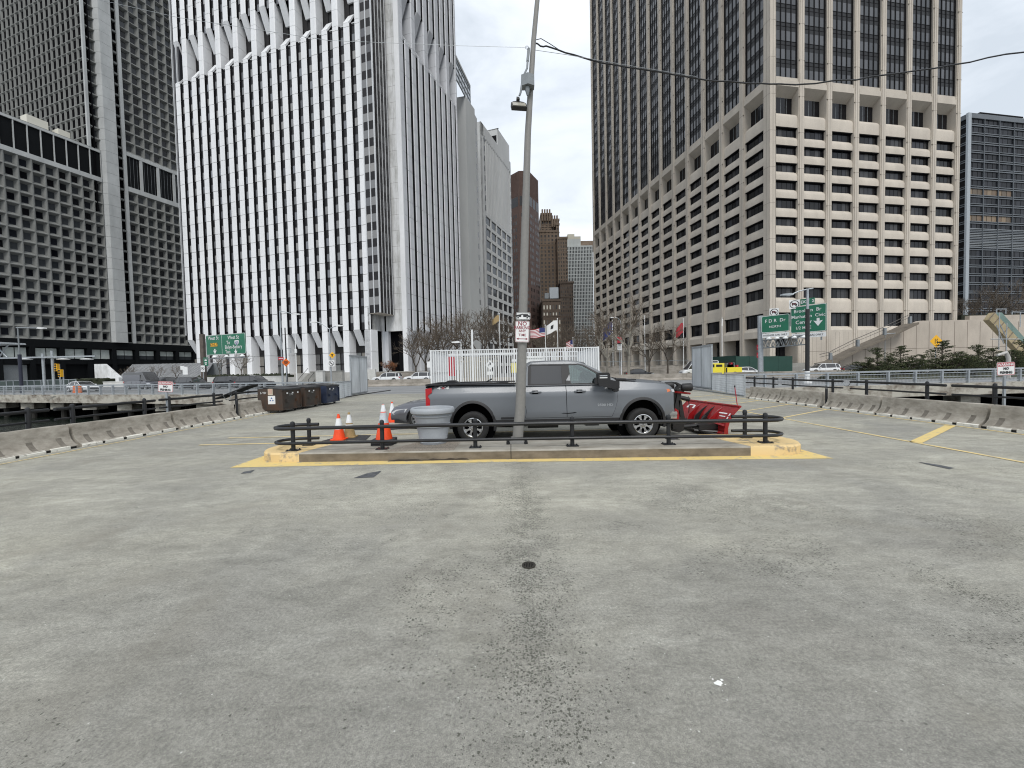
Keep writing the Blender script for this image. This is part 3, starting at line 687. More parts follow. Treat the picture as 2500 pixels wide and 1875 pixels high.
for z0,z1 in zip(zs[:-1],zs[1:]):
    pr=[(-1.75,-.4),(-.9,1.3),(2.6,1.3),(3.55,-.4)]; s=len(b.v); b.v+=[fN(u,d,z0+.03) for u,d in pr]+[fN(u,d,z1-.03) for u,d in pr]
    for q in ((0,1,5,4),(1,2,6,5),(2,3,7,6),(3,0,4,7),(4,5,6,7),(3,2,1,0)): b._f([s+i for i in q])
b.box(-1.0,2.8,-1,.9,14.4,163,M['steel_d']); b.build('corner_pillar',N_)
b=MB(fN,M['waffle_l']); b.box(4.75,5.75,-.5,.25,14.4,163); b.build('pilaster',N_)
b=MB(fN,M['waffle']); 
for k in range(40):
    z0=14.4+3.73*k; b.box(3.55,4.75,-1.6,-1.3,z0,z0+3.73,M['waf_glass'][1]); b.box(3.55,4.75,-1.6,-.1,z0-.3,z0+.35); 
b.build('side_strip',N_)
# plant floor bands: black louvres in a pale frame
def band(f,u0,u1,z0,z1,n,top,bot,post,pan):
    b=MB(f,M['waf_black']); b.box(u0,u1,-1.6,-.35,z0,z1); b.build('louvre_band',N_)
    b=MB(f,M['waffle_l']); b.box(u0,u1,-1.6,.1,z1-top,z1); b.box(u0,u1,-1.6,.1,z0,z0+bot)
    for i in range(n+1):
        u=u0+(u1-u0)*i/n; b.box(max(u0,u-post/2),min(u1,u+post/2),-.4,.05,z0,z1)
    for i in range(n*pan): u=u0+(u1-u0)*i/(n*pan); b.box(u-.03,u+.03,-.38,-.31,z0,z1,M['steel_d'])
    b.build('louvre_frame',N_)
band(fN,-77,-1.75,70.35,81.2,25,.75,1.5,.22,1)
band(fN,4.75,33,70.35,84.6,5,1.3,1.7,.9,5)
b=MB(fN,M['dark']); b.box(-77,33,-30,-1.6,0,70.4); b.box(-77,-5,-30,-1.0,70.4,80.9); b.box(-4.5,33,-80,-1.7,70,163); b.build('core',N_)
b=MB(fN,M['waffle']); b.box(-77,-5,-20,0,81.2,81.4); b.build('roof',N_)
b=MB(fN,mat('cream plant box',(.66,.64,.56),.7)); 
for u0,u1,d0,z1 in ((-17.5,-12.5,-9,86.3),(-11,-8,-7,84.8)): b.box(u0,u1,d0,d0+3.5,81.2,z1)
b.build('roof_plant',N_)
# street level: black frame with pale blinds, shop floor below
b=MB(fN,M['waf_black']); b.box(-77,33,-1.6,.3,12.0,14.4); b.box(-77,33,-1.6,-.9,0,12.0); b.box(-77,33,-1.6,.1,6.6,8.2)
for k in range(17): u=-77+6.9*k; b.box(u-.6,u+.6,-1.4,.35,0,12.1)
b.build('street_frontage',N_)
it=[]
for k in range(16):
    u=-77+6.9*k+.9
    def fn(b,u=u,k=k):
        b.fr=fN
        for q in range(2): 
            h=11.7; lo=8.5 if k<11 else 9.9
            b.face([(u+q*2.6+.05,-.85,lo),(u+q*2.6+2.45,-.85,lo),(u+q*2.6+2.45,-.85,h),(u+q*2.6+.05,-.85,h)],M['blind'])
            if lo>9: b.face([(u+q*2.6+.05,-.86,8.5),(u+q*2.6+2.45,-.86,8.5),(u+q*2.6+2.45,-.86,lo),(u+q*2.6+.05,-.86,lo)],M['waf_glass'][3])
        if k<8: b.box(u,u+5,-.87,-.8,0,6.4,M['steel_d'])
    it.append((k,fn))
many(it,'street_window',N_)
# ---------- grid facade for the farther buildings
def grid(f,u0,u1,nu,z0,z1,nz,wf,hf,wall,glass,parent,rec=.35,win='window',cap=100,sill=0,own=True,glassfn=None):
    b=MB(f,wall); pw=(u1-u0)/nu; ph=(z1-z0)/nz
    g=(1-wf)*pw/2
    for i in range(nu+1):
        u=u0+pw*i; b.box(max(u0,u-g),min(u1,u+g),-1,0,z0,z1)
    for k in range(nz+1):
        z=z0+ph*k; h=(1-hf)*ph/2; b.box(u0,u1,-1,-.02,max(z0,z-h),min(z1,z+h))
    b.build('wall',parent)
    it=[]
    for i in range(nu):
        for k in range(nz):
            def fn(b,i=i,k=k): 
                b.fr=f; a=u0+pw*i;c=a+pw; lo=z0+ph*k;hi=lo+ph; b.face([(a,-rec,lo),(c,-rec,lo),(c,-rec,hi),(a,-rec,hi)],glassfn(i,k) if glassfn else gl(glass))
            it.append((nz-k,fn))
    many(it,win,parent,cap=cap if own else 0)
def core(f,u0,u1,d0,d1,z0,z1,m,parent,name='core'): b=MB(f,m); b.box(u0,u1,d0,d1,z0,z1); return b.build(name,parent)
# far right: dark glass slab with bright floor bands
oR=AT(2365,400,190); R_=bld('office_block',oR,'dark glass office block with thin pale floor bands at the right edge')
fR1=Fr(oR,80,1); fR2=Fr(oR,-10,-1)
M['fr_band']=mat('pale metal floor band',(.12,.135,.15),.5,metal=0,n=(.1,.3)); M['fr_glass']=glassset('night dark glass',[(.006,.007,.01),(.01,.011,.014),(.02,.022,.028)],.3,.2); M['fr_warm']=glassset('warm blinds',[(.16,.11,.07),(.22,.16,.10),(.12,.09,.06)],.5)
def fr_glass(i,k):
    if k in (14,11): return gl('fr_warm') if i<9 else gl('fr_glass')
    return gl('fr_glass')
for f,u1,nu in ((fR1,60,21),(fR2,8.5,2)):
    b=MB(f,M['fr_band']); 
    for k in range(24):
        z=20+3.93*k; b.box(0,u1,-.6,0,z,z+.45); b.box(0,u1,-.6,-.05,z+.9,z+1.25)
    for i in range(int(u1/8.7)+1): b.box(8.7*i-.15,8.7*i+.15,-.6,.1,18,111)
    b.box(0,u1,-.6,.15,109.9,112); 
    if f is fR1: b.box(-.9,.9,-.6,.2,18,112,M['steel'])
    b.build('floor_bands',R_)
    it=[]
    for k in range(23):
        for i in range(nu):
            def fn(b,i=i,k=k,f=f,u1=u1,nu=nu):
                b.fr=f; w=u1/nu; z=20+3.93*k+1.2
                b.face([(w*i+.12,-.4,z),(w*(i+1)-.12,-.4,z),(w*(i+1)-.12,-.4,z+2.8),(w*i+.12,-.4,z+2.8)],fr_glass(i,k))
            it.append((30-k,fn))
    many(it,'window',R_,cap=50)
b=MB(fR1,M['steel_d'])
for k in range(12): b.box(0,60,-.35,-.1,52.6+.75*k,52.95+.75*k)
b.build('louvre_bands',R_)
core(fR1,.2,60,-30,-.6,0,111.8,M['black'],R_)
b=MB(fR1,M['black']); b.box(17,34,-12,-4,112,114.4); b.box(14,40,-10,-5,116,116.5)
for k in range(6): b.box(16+3.6*k,16.3+3.6*k,-9,-8.6,112,116)
b.box(36,36.2,-8,-7.8,112,118); b.build('roof_plant',R_)
# behind the white tower: plain grey slab with staggered slots and a gridded glass crown
M['lgrey']=mat('light grey rendered wall',(.54,.555,.55),.85,n=(.12,.12,(1,1,.3))); M['lgrey2']=mat('light grey concrete wall',(.56,.57,.565),.85,n=(.12,.14,(1,1,.3)))
M['slot']=glassset('slot glass',[(.015,.017,.02),(.03,.032,.036)],.2)
oA=AT(1145,600,150); A_=bld('office_tower',oA,'plain light grey slab tower with staggered slot windows and gridded glass crown'); 
fA=Fr(oA,12.5,1); fA2=Fr(oA,-71,-1)
def px_u(f,x,y): # place along the face seen in that direction
    d=ray(x,y); n=f.n; o=Vector((0,0,CH)); k=((f.o-o).dot(n))/d.dot(n); p=o+d*k; return (p-f.o).dot(f.t),p.z
uA,zA=px_u(fA,1164.5,293.5); _,zA0=px_u(fA,1145.5,253)
b=MB(fA,M['lgrey']); b.box(0,uA,-20,0,0,zA0); b.build('wall',A_); b=MB(fA2,M['lgrey']); b.box(0,40,-8,0,0,zA0); b.build('wall',A_)
it=[]
for c in range(3):
    for k in range(26):
        def fn(b,c=c,k=k): b.fr=fA; u=uA*(.25+.3*c); z=zA0-5-4.3*k-.0*c; b.box(u,u+.9,-.05,.02,z-1.9,z,gl('slot')); 
        it.append((k,fn))
many(it,'slot_window',A_)
zc0=zA0; _,zc1=px_u(fA,1119,147)
b=MB(fA,M['mull']); uc=-9; 
for zi in range(5): b.box(uc,uA*.45,-.3,0,zc0+(zc1-zc0)*zi/4-.18,zc0+(zc1-zc0)*zi/4+.18,M['steel_d'])
for ui in range(6): u=uc+(uA*.45-uc)*ui/5; b.box(u-.12,u+.12,-.3,0,zc0,zc1,M['steel_d'])
b.box(uc,uA*.45,-.4,.1,zc1-.8,zc1,M['lgrey2'])
b.build('crown_frame',A_)
b=MB(fA,mat('sky glass',(.55,.6,.66),.08,spec=.8)); b.box(uc,uA*.45,-.25,-.15,zc0,zc1); b.build('crown_glass',A_)
# grey building with big square windows on its narrow side
oG=AT(1181,600,172); G_=bld('office_tower',oG,'light grey concrete tower with a column of square windows and ribbed side wall')
fG=Fr(oG,19.2,1); fG2=Fr(oG,-70.8,-1)
uG,_=px_u(fG,1250.5,600); _,zG=px_u(fG,1181,306)
b=MB(fG,M['lgrey2']); b.box(0,uG,-10,-.4,0,zG); b.box(0,uG,-.5,0,zG-5,zG); b.box(0,2.4,-.5,0,0,zG); b.box(uG-1.2,uG,-.5,0,0,zG)
_,zl=px_u(fG,1200,530)
nrib=17
for i in range(nrib): u=5.0+(uG-7)*i/nrib; b.box(u,u+(uG-7)/nrib*.62,-.5,0,zl,zG-4.5)
b.build('wall',G_)
it=[]
b=MB(fG,M['lgrey2'])
nbz=14; ph=zl/nbz
for k in range(nbz):
    b.box(2.4,uG,-.45,-.02,zl-ph*k-ph*.3,zl-ph*k)
for i in range(6): u=2.4+(uG-3.6)*i/5; b.box(u-.5,u+.5,-.45,0,0,zl)
b.build('wall',G_)
for k in range(nbz):
    for i in range(5):
        def fn(b,i=i,k=k): b.fr=fG; a=2.4+(uG-3.6)*i/5; c=2.4+(uG-3.6)*(i+1)/5; b.face([(a,-.38,zl-ph*(k+1)),(c,-.38,zl-ph*(k+1)),(c,-.38,zl-ph*k),(a,-.38,zl-ph*k)],gl('slot'))
        it.append((k,fn))
uw,_=px_u(fG2,1164,600)
n2=24; phg=4.05
b=MB(fG2,M['lgrey2']); b.box(0,uw*.18,-.5,0,0,zG); b.box(uw*.85,uw+12,-.5,0,0,zG); b.box(0,uw,-.5,-.02,zG-3.6,zG)
for k in range(n2): z=zG-3.6-phg*k; b.box(0,uw,-.5,-.02,z-phg,z-phg+1.2)
b.build('wall',G_)
for k in range(n2):
    def fn(b,k=k): b.fr=fG2; z=zG-3.6-phg*k; b.face([(uw*.18,-.4,z-phg+1.2),(uw*.85,-.4,z-phg+1.2),(uw*.85,-.4,z),(uw*.18,-.4,z)],M['slot'][0])
    it.append((k,fn))
many(it,'window',G_)
it=[]
for k in range(26):
    def fn(b,k=k): b.fr=fG; z=zG-4-phg*k; b.box(3.0,3.6,-.1,.02,z-2.2,z,M['slot'][0])
    it.append((k,fn))
    def fn(b,k=k): b.fr=fG; z=zG-8-phg*k; b.box(uG-.9,uG-.4,-.1,.02,z-2.2,z,M['slot'][0])
    it.append((k+.5,fn))
many(it,'slot_window',G_)
us,_=px_u(fG,1218.6,400); _,zcr=px_u(fG,1218.6,315)
b=MB(fG,M['lgrey2']); b.box(us,uG,-9,-.5,zG-12,zcr); b.build('crown',G_)
b=MB(fG,mat('crown sky glass',(.5,.55,.62),.08,spec=.8))
for i in range(6):
    for k in range(2): b.box(us+.6+(uG-us-1)*i/6,us+(uG-us-1)*(i+1)/6,-.5,-.45,zcr-9.5+4.2*k-8,zcr-6+4.2*k-8)
b.build('crown_window',G_)
b=MB(fG2,M['black']); b.box(-.0,8,-us-.2,-us,zcr-.5,zcr); b.box(1,3.5,-us-.3,-us+.05,zcr-8,zcr-3); b.build('roof_edge',G_)
# brown octagonal tower
M['brown']=mat('dark brown brick',(.11,.068,.055),.85,n=(.06,.3,(1,1,.2)),n2=(.8,.2)); M['bwin']=glassset('bronze window',[(.012,.010,.010),(.03,.027,.026),(.07,.066,.064)],.2)
yb=225; xl,xr=AT(1250,600,yb).x,AT(1320,600,yb).x; zb=AT(1290,421,yb).z
B_=bld('office_tower',((xl+xr)/2,yb,0),'dark brown brick tower with chamfered corners and blank crown, behind the leaning lamp post')
wx=xr-xl; pts=[(xl-8,yb+22),(xl,yb+8),(xl+wx*.18,yb),(xl+wx*.58,yb-1),(xr,yb+9),(xr,yb+40),(xl-8,yb+40)]
pts=[(xl-10,yb+14),(xl+wx*.28,yb-2),(xl+wx*.62,yb-2),(xr,yb+10),(xr,yb+36),(xl-10,yb+36)]
b=MB(m=M['brown']); b.prism(pts,0,zb,'z'); b.build('wall',B_)
it=[]
for (p,q) in ((pts[0],pts[1]),(pts[1],pts[2]),(pts[2],pts[3])):
    d=Vector((q[0]-p[0],q[1]-p[1],0)); ln_=d.length; az=math.degrees(math.atan2(d.x,d.y)); f=Fr((p[0],p[1],0),az,1)
    n=max(2,int(ln_/1.75))
    for k in range(29):
        z=zb-22-3.55*k
        for i in range(n):
            if i%4==3: continue
            def fn(b,f=f,i=i,k=k,z=z,n=n,ln_=ln_): b.fr=f; u=ln_*(i+.5)/n; b.box(u-.42,u+.42,-.1,.03,z-1.9,z,gl('bwin'))
            it.append((k,fn))
    for i in range(3):
        def fn(b,f=f,i=i,ln_=ln_): b.fr=f; u=ln_*(i+.5)/3; b.box(u-ln_*.12,u+ln_*.12,-.1,.03,zb-18,zb-13,M['bwin'][0])
        it.append((-1,fn))
    def fr_(b,f=f,ln_=ln_): 
        b.fr=f
        for i in range(int(ln_/.9)): b.box(.9*i,.9*i+.12,0,.12,zb-12.5,zb-.5,M['brown'])
    bb=MB(f,M['brown']); fr_(bb); bb.build('crown_rib',B_)
many(it,'window',B_)
# old brown stepped tower and its wings
M['obrick']=mat('old tan brick',(.25,.19,.14),.9,n=(.05,.3),n2=(.7,.25)); M['obrick2']=mat('old brown brick',(.14,.105,.08),.9,n=(.05,.3),n2=(.7,.25)); M['owin']=glassset('old window',[(.02,.018,.017),(.04,.035,.03),(.09,.08,.07)],.3)
def oldbox(parent,x0,x1,ytop,Y,m,nu,nz,lit=0,dep=25,name='wall',zbase=0,side=True):
    a=AT(x0,600,Y).x; c=AT(x1,600,Y).x; z1=AT((x0+x1)/2,ytop,Y).z
    f=Fr((a,Y,0),90,1); b=MB(f,m); b.box(0,c-a,-dep,-.25,zbase,z1)
    b.box(-.3,c-a+.3,-dep,.25,z1-1.2,z1); b.box(-.2,c-a+.2,-dep,.15,z1-9,z1-8.4)
    pw=(c-a)/nu; ph=(z1-3-zbase)/nz
    for i in range(nu+1): u=pw*i; b.box(max(0,u-pw*.27),min(c-a,u+pw*.27),-1,0,zbase,z1-1)
    for k in range(nz+1): z=zbase+ph*k; b.box(0,c-a,-1,-.05,z,min(z1-1,z+ph*.42))
    b.build(name,parent)
    it=[]
    for i in range(nu):
        for k in range(nz):
            def fn(b,i=i,k=k):
                b.fr=f; u=pw*i; z=zbase+ph*k; g=M['litwin'] if (lit and _rg.random()<lit) else gl('owin'); b.face([(u+pw*.2,-.24,z+ph*.4),(u+pw*.8,-.24,z+ph*.4),(u+pw*.8,-.24,z+ph*1.0),(u+pw*.2,-.24,z+ph)],g)
            it.append((nz-k,fn))
    many(it,'window',parent,cap=45)
M['litwin']=mat('pale lit window blind',(.62,.60,.52),.5)
oo_=AT(1352,600,262); O_=bld('old_tower',(oo_.x,262,0),'old brown masonry skyscraper with ornate stepped top, right of the dark brown tower','building')
oldbox(O_,1318,1362,562,262,M['obrick'],5,36); oldbox(O_,1358,1366,545,268,M['obrick'],1,34)
oldbox(O_,1322,1348,520,270,M['obrick'],3,40); oldbox(O_,1346,1366,534,273,M['obrick'],3,38)
b=MB(m=M['obrick'])
for px in range(1324,1366,6): p=AT(px,516 if px<1346 else 531,269); b.box(p.x-.45,p.x+.45,268.5,270,p.z-6,p.z+1.2)
b.build('parapet_finial',O_)
oo2=AT(1372,600,250); O2_=bld('old_tower',(oo2.x,250,0),'lower brown brick wing stepping down towards the striped grey tower','building')
oldbox(O2_,1361,1385,578,254,M['obrick'],4,34); oldbox(O2_,1366,1398,687,240,M['obrick2'],6,22)
oo3=AT(1343,700,215); O3_=bld('old_building',(oo3.x,215,0),'low dark brick building with pale lit windows behind the flags','building')
oldbox(O3_,1322,1367,730,215,M['obrick2'],6,9,lit=.75)
b=MB(m=M['steel']); p=AT(1352,718,214); b.box(p.x-2,p.x+2.5,215,219,p.z-2,p.z+3.6); b.box(p.x-4.5,p.x-2.5,215,218,p.z-2,p.z+.8,M['steel_d']); b.build('roof_plant',O3_)
# striped grey tower at the end of the street
M['sgrey']=mat('pale grey pier stone',(.42,.44,.43),.85,n=(.05,.2)); M['swin']=glassset('striped window',[(.012,.016,.018),(.02,.024,.026),(.10,.11,.11)],.2)
Ys=320; s0=AT(1376,600,Ys).x; s1=AT(1447,600,Ys).x; zs1=AT(1410,602,Ys).z
S_=bld('office_tower',((s0+s1)/2,Ys,0),'far pale grey tower with close black vertical window stripes at the end of the street')
grid(Fr((s0,Ys,0),90,1),0,s1-s0,19,0,zs1,36,.56,.80,M['sgrey'],'swin',S_,rec=.5)
core(Fr((s0,Ys,0),90,1),0,s1-s0,-20,-.9,0,zs1+1,M['sgrey'],S_)
f=Fr((s0,Ys,0),90,1); b=MB(f,mat('cream parapet',(.42,.40,.33),.85)); zt=AT(1410,573,Ys).z; b.box(0,(s1-s0)*.62,-18,-4,zs1,zt); b.box((s1-s0)*.18,(s1-s0)*.42,-14,-6,zt,AT(1410,565,Ys).z)
for i in range(12): b.box((s1-s0)*.05*i+.4,(s1-s0)*.05*i+1.4,-4,-3.85,zs1+1,zt-2,M['sgrey'])
b.build('penthouse',S_)
b=MB(f,M['obrick']); b.box((s1-s0)*.62,(s1-s0)+4,-16,-5,zs1,AT(1430,583,Ys).z); b.build('penthouse',S_)
# ================================================================ objects on the pier
M['seam0']=mat('black drainage gap',(.01,.01,.009),.95)
# ---- concrete road barriers along both edges
M['barr']=two_tone('weathered barrier concrete',(.20,.178,.145),(.42,.39,.335),2.6,.3,.68,.93,(1,1,2),detail=10,bump=.35)
M['barr2']=mat('dark lifting slot',(.20,.18,.15),.95,n=(9,.3)); M['barr_w']=two_tone('chipped white base paint',(.24,.22,.18),(.78,.76,.68),5,.33,.46,.9,detail=9)  # slots are flat patches in a slightly darker tone
def barrier(name,x,y0,y1,face,label,grp,dz=0):
    """face=+1: road side towards +x"""
    t=thing(name,(x,(y0+y1)/2,0),label,'barrier',grp)
    L=y1-y0; s=face
    prof=[(0,0),(.0,.07),(-.10,.14),(-.18,.25),(-.225,.40),(-.24,.605),(-.26,.63),(-.39,.63),(-.41,.605),(-.45,.30),(-.65,.07),(-.65,0)]
    rr=random.Random(int(y0*10)+face)
    b=MB(m=M['barr']); pr=[(x+s*a,z) for a,z in prof]
    n=len(pr); q=len(b.v); ys=[y0+.03]+[y0+L*k/8 for k in range(1,8)]+[y1-.03]
    b.rings([[(p[0]+rr.uniform(-.004,.004),yy,p[1]+(rr.uniform(-.006,.008) if p[1]>.5 else 0)) for p in pr] for yy in ys],smooth=False)
    o=b.build('barrier_body',t)
    # drainage feet with chipped white paint: pads with gaps between
    b=MB(m=M['barr_w']); k=0; y=y0+.04
    while y<y1-.3:
        w_=rr.uniform(.42,.62); b.prism([(x+s*.006,.0),(x+s*.010,.055),(x-s*.05,.07),(x-s*.05,0)],y+w_,min(y+w_+.15,y1-.02),'y',M['seam0']); b.prism([(x+s*.012,.0),(x+s*.012,.05+rr.uniform(0,.03)),(x-s*.02,.085),(x-s*.05,.085),(x-s*.05,0)],y,min(y+w_,y1-.04),'y'); y+=w_+rr.uniform(.07,.14)
    b.build('base_pad',t)
    for k in range(5):
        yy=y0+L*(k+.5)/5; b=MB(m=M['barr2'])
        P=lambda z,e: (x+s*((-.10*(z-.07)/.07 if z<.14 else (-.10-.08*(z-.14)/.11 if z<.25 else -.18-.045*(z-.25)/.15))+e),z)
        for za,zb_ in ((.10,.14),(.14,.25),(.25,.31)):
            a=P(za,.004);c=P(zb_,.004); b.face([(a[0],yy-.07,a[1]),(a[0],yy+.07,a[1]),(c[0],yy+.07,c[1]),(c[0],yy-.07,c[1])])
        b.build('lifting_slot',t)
    return t
LB=[(4.5,7.85),(7.9,11.27),(11.3,14.65),(14.7,18.0),(18.3,21.6)]
nm=['nearest','second','third','fourth','last']
LBL=['grey concrete road barrier mostly outside the left edge','grey concrete road barrier cut off by the left edge of the photo','grey concrete road barrier on the left below the warning sign post','grey concrete road barrier on the left ending at the dangling chain gap','grey concrete road barrier on the left running behind the rusty dumpster']
for i,(a,c) in enumerate(LB):
    if i==0: continue
    barrier('concrete_barrier',-11.82,a,c,1,LBL[i],'concrete barriers along the left edge of the pier')
RB=[(7.95,11.25),(11.3,14.6),(14.65,17.15),(17.45,20.2),(20.25,22.9)]
RBL=['grey concrete road barrier cut off by the right edge of the photo','grey concrete road barrier with a broken base below the right warning sign','grey concrete road barrier in the middle of the right row','grey concrete road barrier just beyond the gap in the right row','farthest grey concrete road barrier, beside the low mesh fence on the right']
for i,(a,c) in enumerate(RB): barrier('concrete_barrier',12.72+i*.04,a,c,-1,RBL[i],'concrete barriers along the right edge of the pier')
# ---- black pipe railing sections behind the barriers
def pipe_rail(x,y0,y1,label,grp,posts=None,dz=(0,0)):
    t=thing('pipe_railing',(x,(y0+y1)/2,0),label,'railing',grp)
    for z,r in ((1.02,.045),(.73,.032)):
        b=MB(m=M['blackp']); rr=random.Random(int(y0*7)); pts=[(x-.02,y0+(y1-y0)*k/6,z+rr.uniform(-.008,.008)) for k in range(7)]; b.tube(pts,r,8); b.build('rail',t)
    for y in (posts or (y0+.45,y1-.5)):
        b=MB(m=M['blackp']); b.tube([(x,y,-.2),(x,y,1.06)],.055,10); b.lathe([(.055,1.06),(.05,1.11),(.02,1.14)],(x,y,0),10); b.box(x-.11,x+.11,y-.11,y+.11,0,.02); b.build('post',t)
    return t
lp=[(7.9,8.3,11.55,(8.6,11.04)),(0,11.7,15.0,(12.16,14.55)),(0,15.2,18.5,(15.6,17.95)),(0,18.95,22.4,(19.4,22.0)),(0,22.6,26,(23.1,25.5))]
for (q,a,c,ps),lb in zip(lp,('black pipe railing section nearest the camera at the left edge of the pier','black pipe railing section left of the left warning sign','black pipe railing section right of the left warning sign','black pipe railing section with a chain hanging at its end, beside the dumpsters','black pipe railing section behind the dumpsters')):
    pipe_rail(-12.9,a,c,lb,'black pipe railing along the left edge of the pier',ps)
for (a,c,ps),lb in zip(((9.6,13.4,(12.7,)),(13.9,14.9,(14.6,)),(12.7,12.71,())),('','','')): pass
for (a,c,ps),lb in zip(((9.4,13.75,(10.2,12.55)),(13.95,17.9,(14.6,17.1)) ,(18.3,22.4,(18.9,21.6)),(22.8,27.4,(23.2,25.0,26.8))),('black pipe railing section nearest the camera on the right','black pipe railing section below the evergreen shrubs, second from the right edge','black pipe railing section left of the chain gap on the right','farthest black pipe railing section on the right, beside the mesh fence')):
    pipe_rail(14.6,a,c,lb,'black pipe railing along the right edge of the pier',ps)
def chain(name,p0,p1,sag,label,r=.014,grp=None):
    b=MB(m=M['steel_d']); p0=Vector(p0);p1=Vector(p1); pts=[p0.lerp(p1,k/12)+Vector((0,0,-sag*4*(k/12)*(1-k/12))) for k in range(13)]; b.tube(pts,r,6); return tag(b.build(name),label,'chain',grp)
chain('chain',(-12.85,18.45,1.0),(-12.85,19.0,.98),.22,'rusty chain hanging across the upper rail gap left of the dumpsters')
chain('chain',(-12.7,18.4,.55),(-12.6,19.1,.6),.55,'long loop of chain dangling behind the barrier gap on the left')
chain('chain',(14.6,17.9,1.0),(14.6,18.35,1.0),.18,'short chain linking two railing sections on the right')
# small steel stub posts in the barrier gaps
for x,y,lb in ((-12.05,18.15,'dark stub post standing in the barrier gap on the left'),(13.1,17.3,'dark stub post standing in the barrier gap on the right')):
    b=MB(m=M['blackp']); b.tube([(x,y,-.0),(x,y,.78)],.05,10); b.lathe([(.05,.78),(.02,.83)],(x,y,0),10); tag(b.build('stub_post'),lb,'post')
# ---- signs helper: flat plate facing azimuth; local x right, z up
def rrect(w,h,r,n=4):
    p=[]
    for cx,cz,a0 in ((w/2-r,h/2-r,0),(-w/2+r,h/2-r,90),(-w/2+r,-h/2+r,180),(w/2-r,-h/2+r,270)):
        for i in range(n+1): a=R(a0+90*i/n); p.append((cx+r*math.cos(a),cz+r*math.sin(a)))
    return p
class SignF:
    """plate frame: (x,y,z) -> world; y negative is towards the viewer"""
    def __init__(s,c,yaw=0,roll=0,pitch=0): s.m=Matrix.Translation(Vector(c))@Matrix.Rotation(yaw,4,'Z')@Matrix.Rotation(roll,4,'Y')@Matrix.Rotation(pitch,4,'X')
    def __call__(s,x,y,z): return s.m@Vector((x,y,z))
def plate(b,pts,y0,y1,m): b.prism(pts,y0,y1,'y',m)
def ring_(b,po,pi,y,m):
    n=len(po)
    for i in range(n): j=(i+1)%n; b.face([(po[i][0],y,po[i][1]),(po[j][0],y,po[j][1]),(pi[j][0],y,pi[j][1]),(pi[i][0],y,pi[i][1])],m)
def T(b,s,size,x,z,m,y=-.006,**k): add_text(b,s,size,m,lambda a,c:(x+a,y,z+c),**k)
def circ(r,n=20,cx=0,cz=0): return [(cx+r*math.cos(6.2832*i/n),cz+r*math.sin(6.2832*i/n)) for i in range(n)]
# warning signs
def warn(px,py,Y,label,zpost0,tilt,sz=1):
    c=AT(px,py,Y); t=thing('warning_sign',(c.x,c.y,0),label,'sign','no fishing warning signs on the railings')
    f=SignF(c,0,tilt); b=MB(f,M['wht']); W,Hh=.56*sz,.40*sz
    plate(b,rrect(W,Hh,.05),0,.006,M['wht']); ring_(b,rrect(W-.01,Hh-.01,.045),rrect(W-.035,Hh-.035,.035),-.002,M['red']); b.prism([(-W/2+.03,Hh*.18),(W/2-.03,Hh*.18),(W/2-.03,Hh*.44),(-W/2+.03,Hh*.44)],-.003,0,'y',M['red'])
    T(b,'WARNING',.105*sz,0,Hh*.31,M['wht'],bold=.003); T(b,'NO',.105*sz,0,.0,M['ink'],bold=.005); T(b,'FISHING',.105*sz,0,-Hh*.30,M['ink'],bold=.005); b.build('sign_plate',t)
    b=MB(m=M['steel']); b.box(c.x-.03,c.x+.03,c.y+.01,c.y+.06,zpost0,c.z+.12); b.build('sign_post',t)
warn(404,944,15.5,'white WARNING NO FISHING sign on a post by the left railing',.2,R(4))
warn(2456,900,12.55,'white WARNING NO FISHING sign on a post by the right railing',.1,R(-1.5),.98)
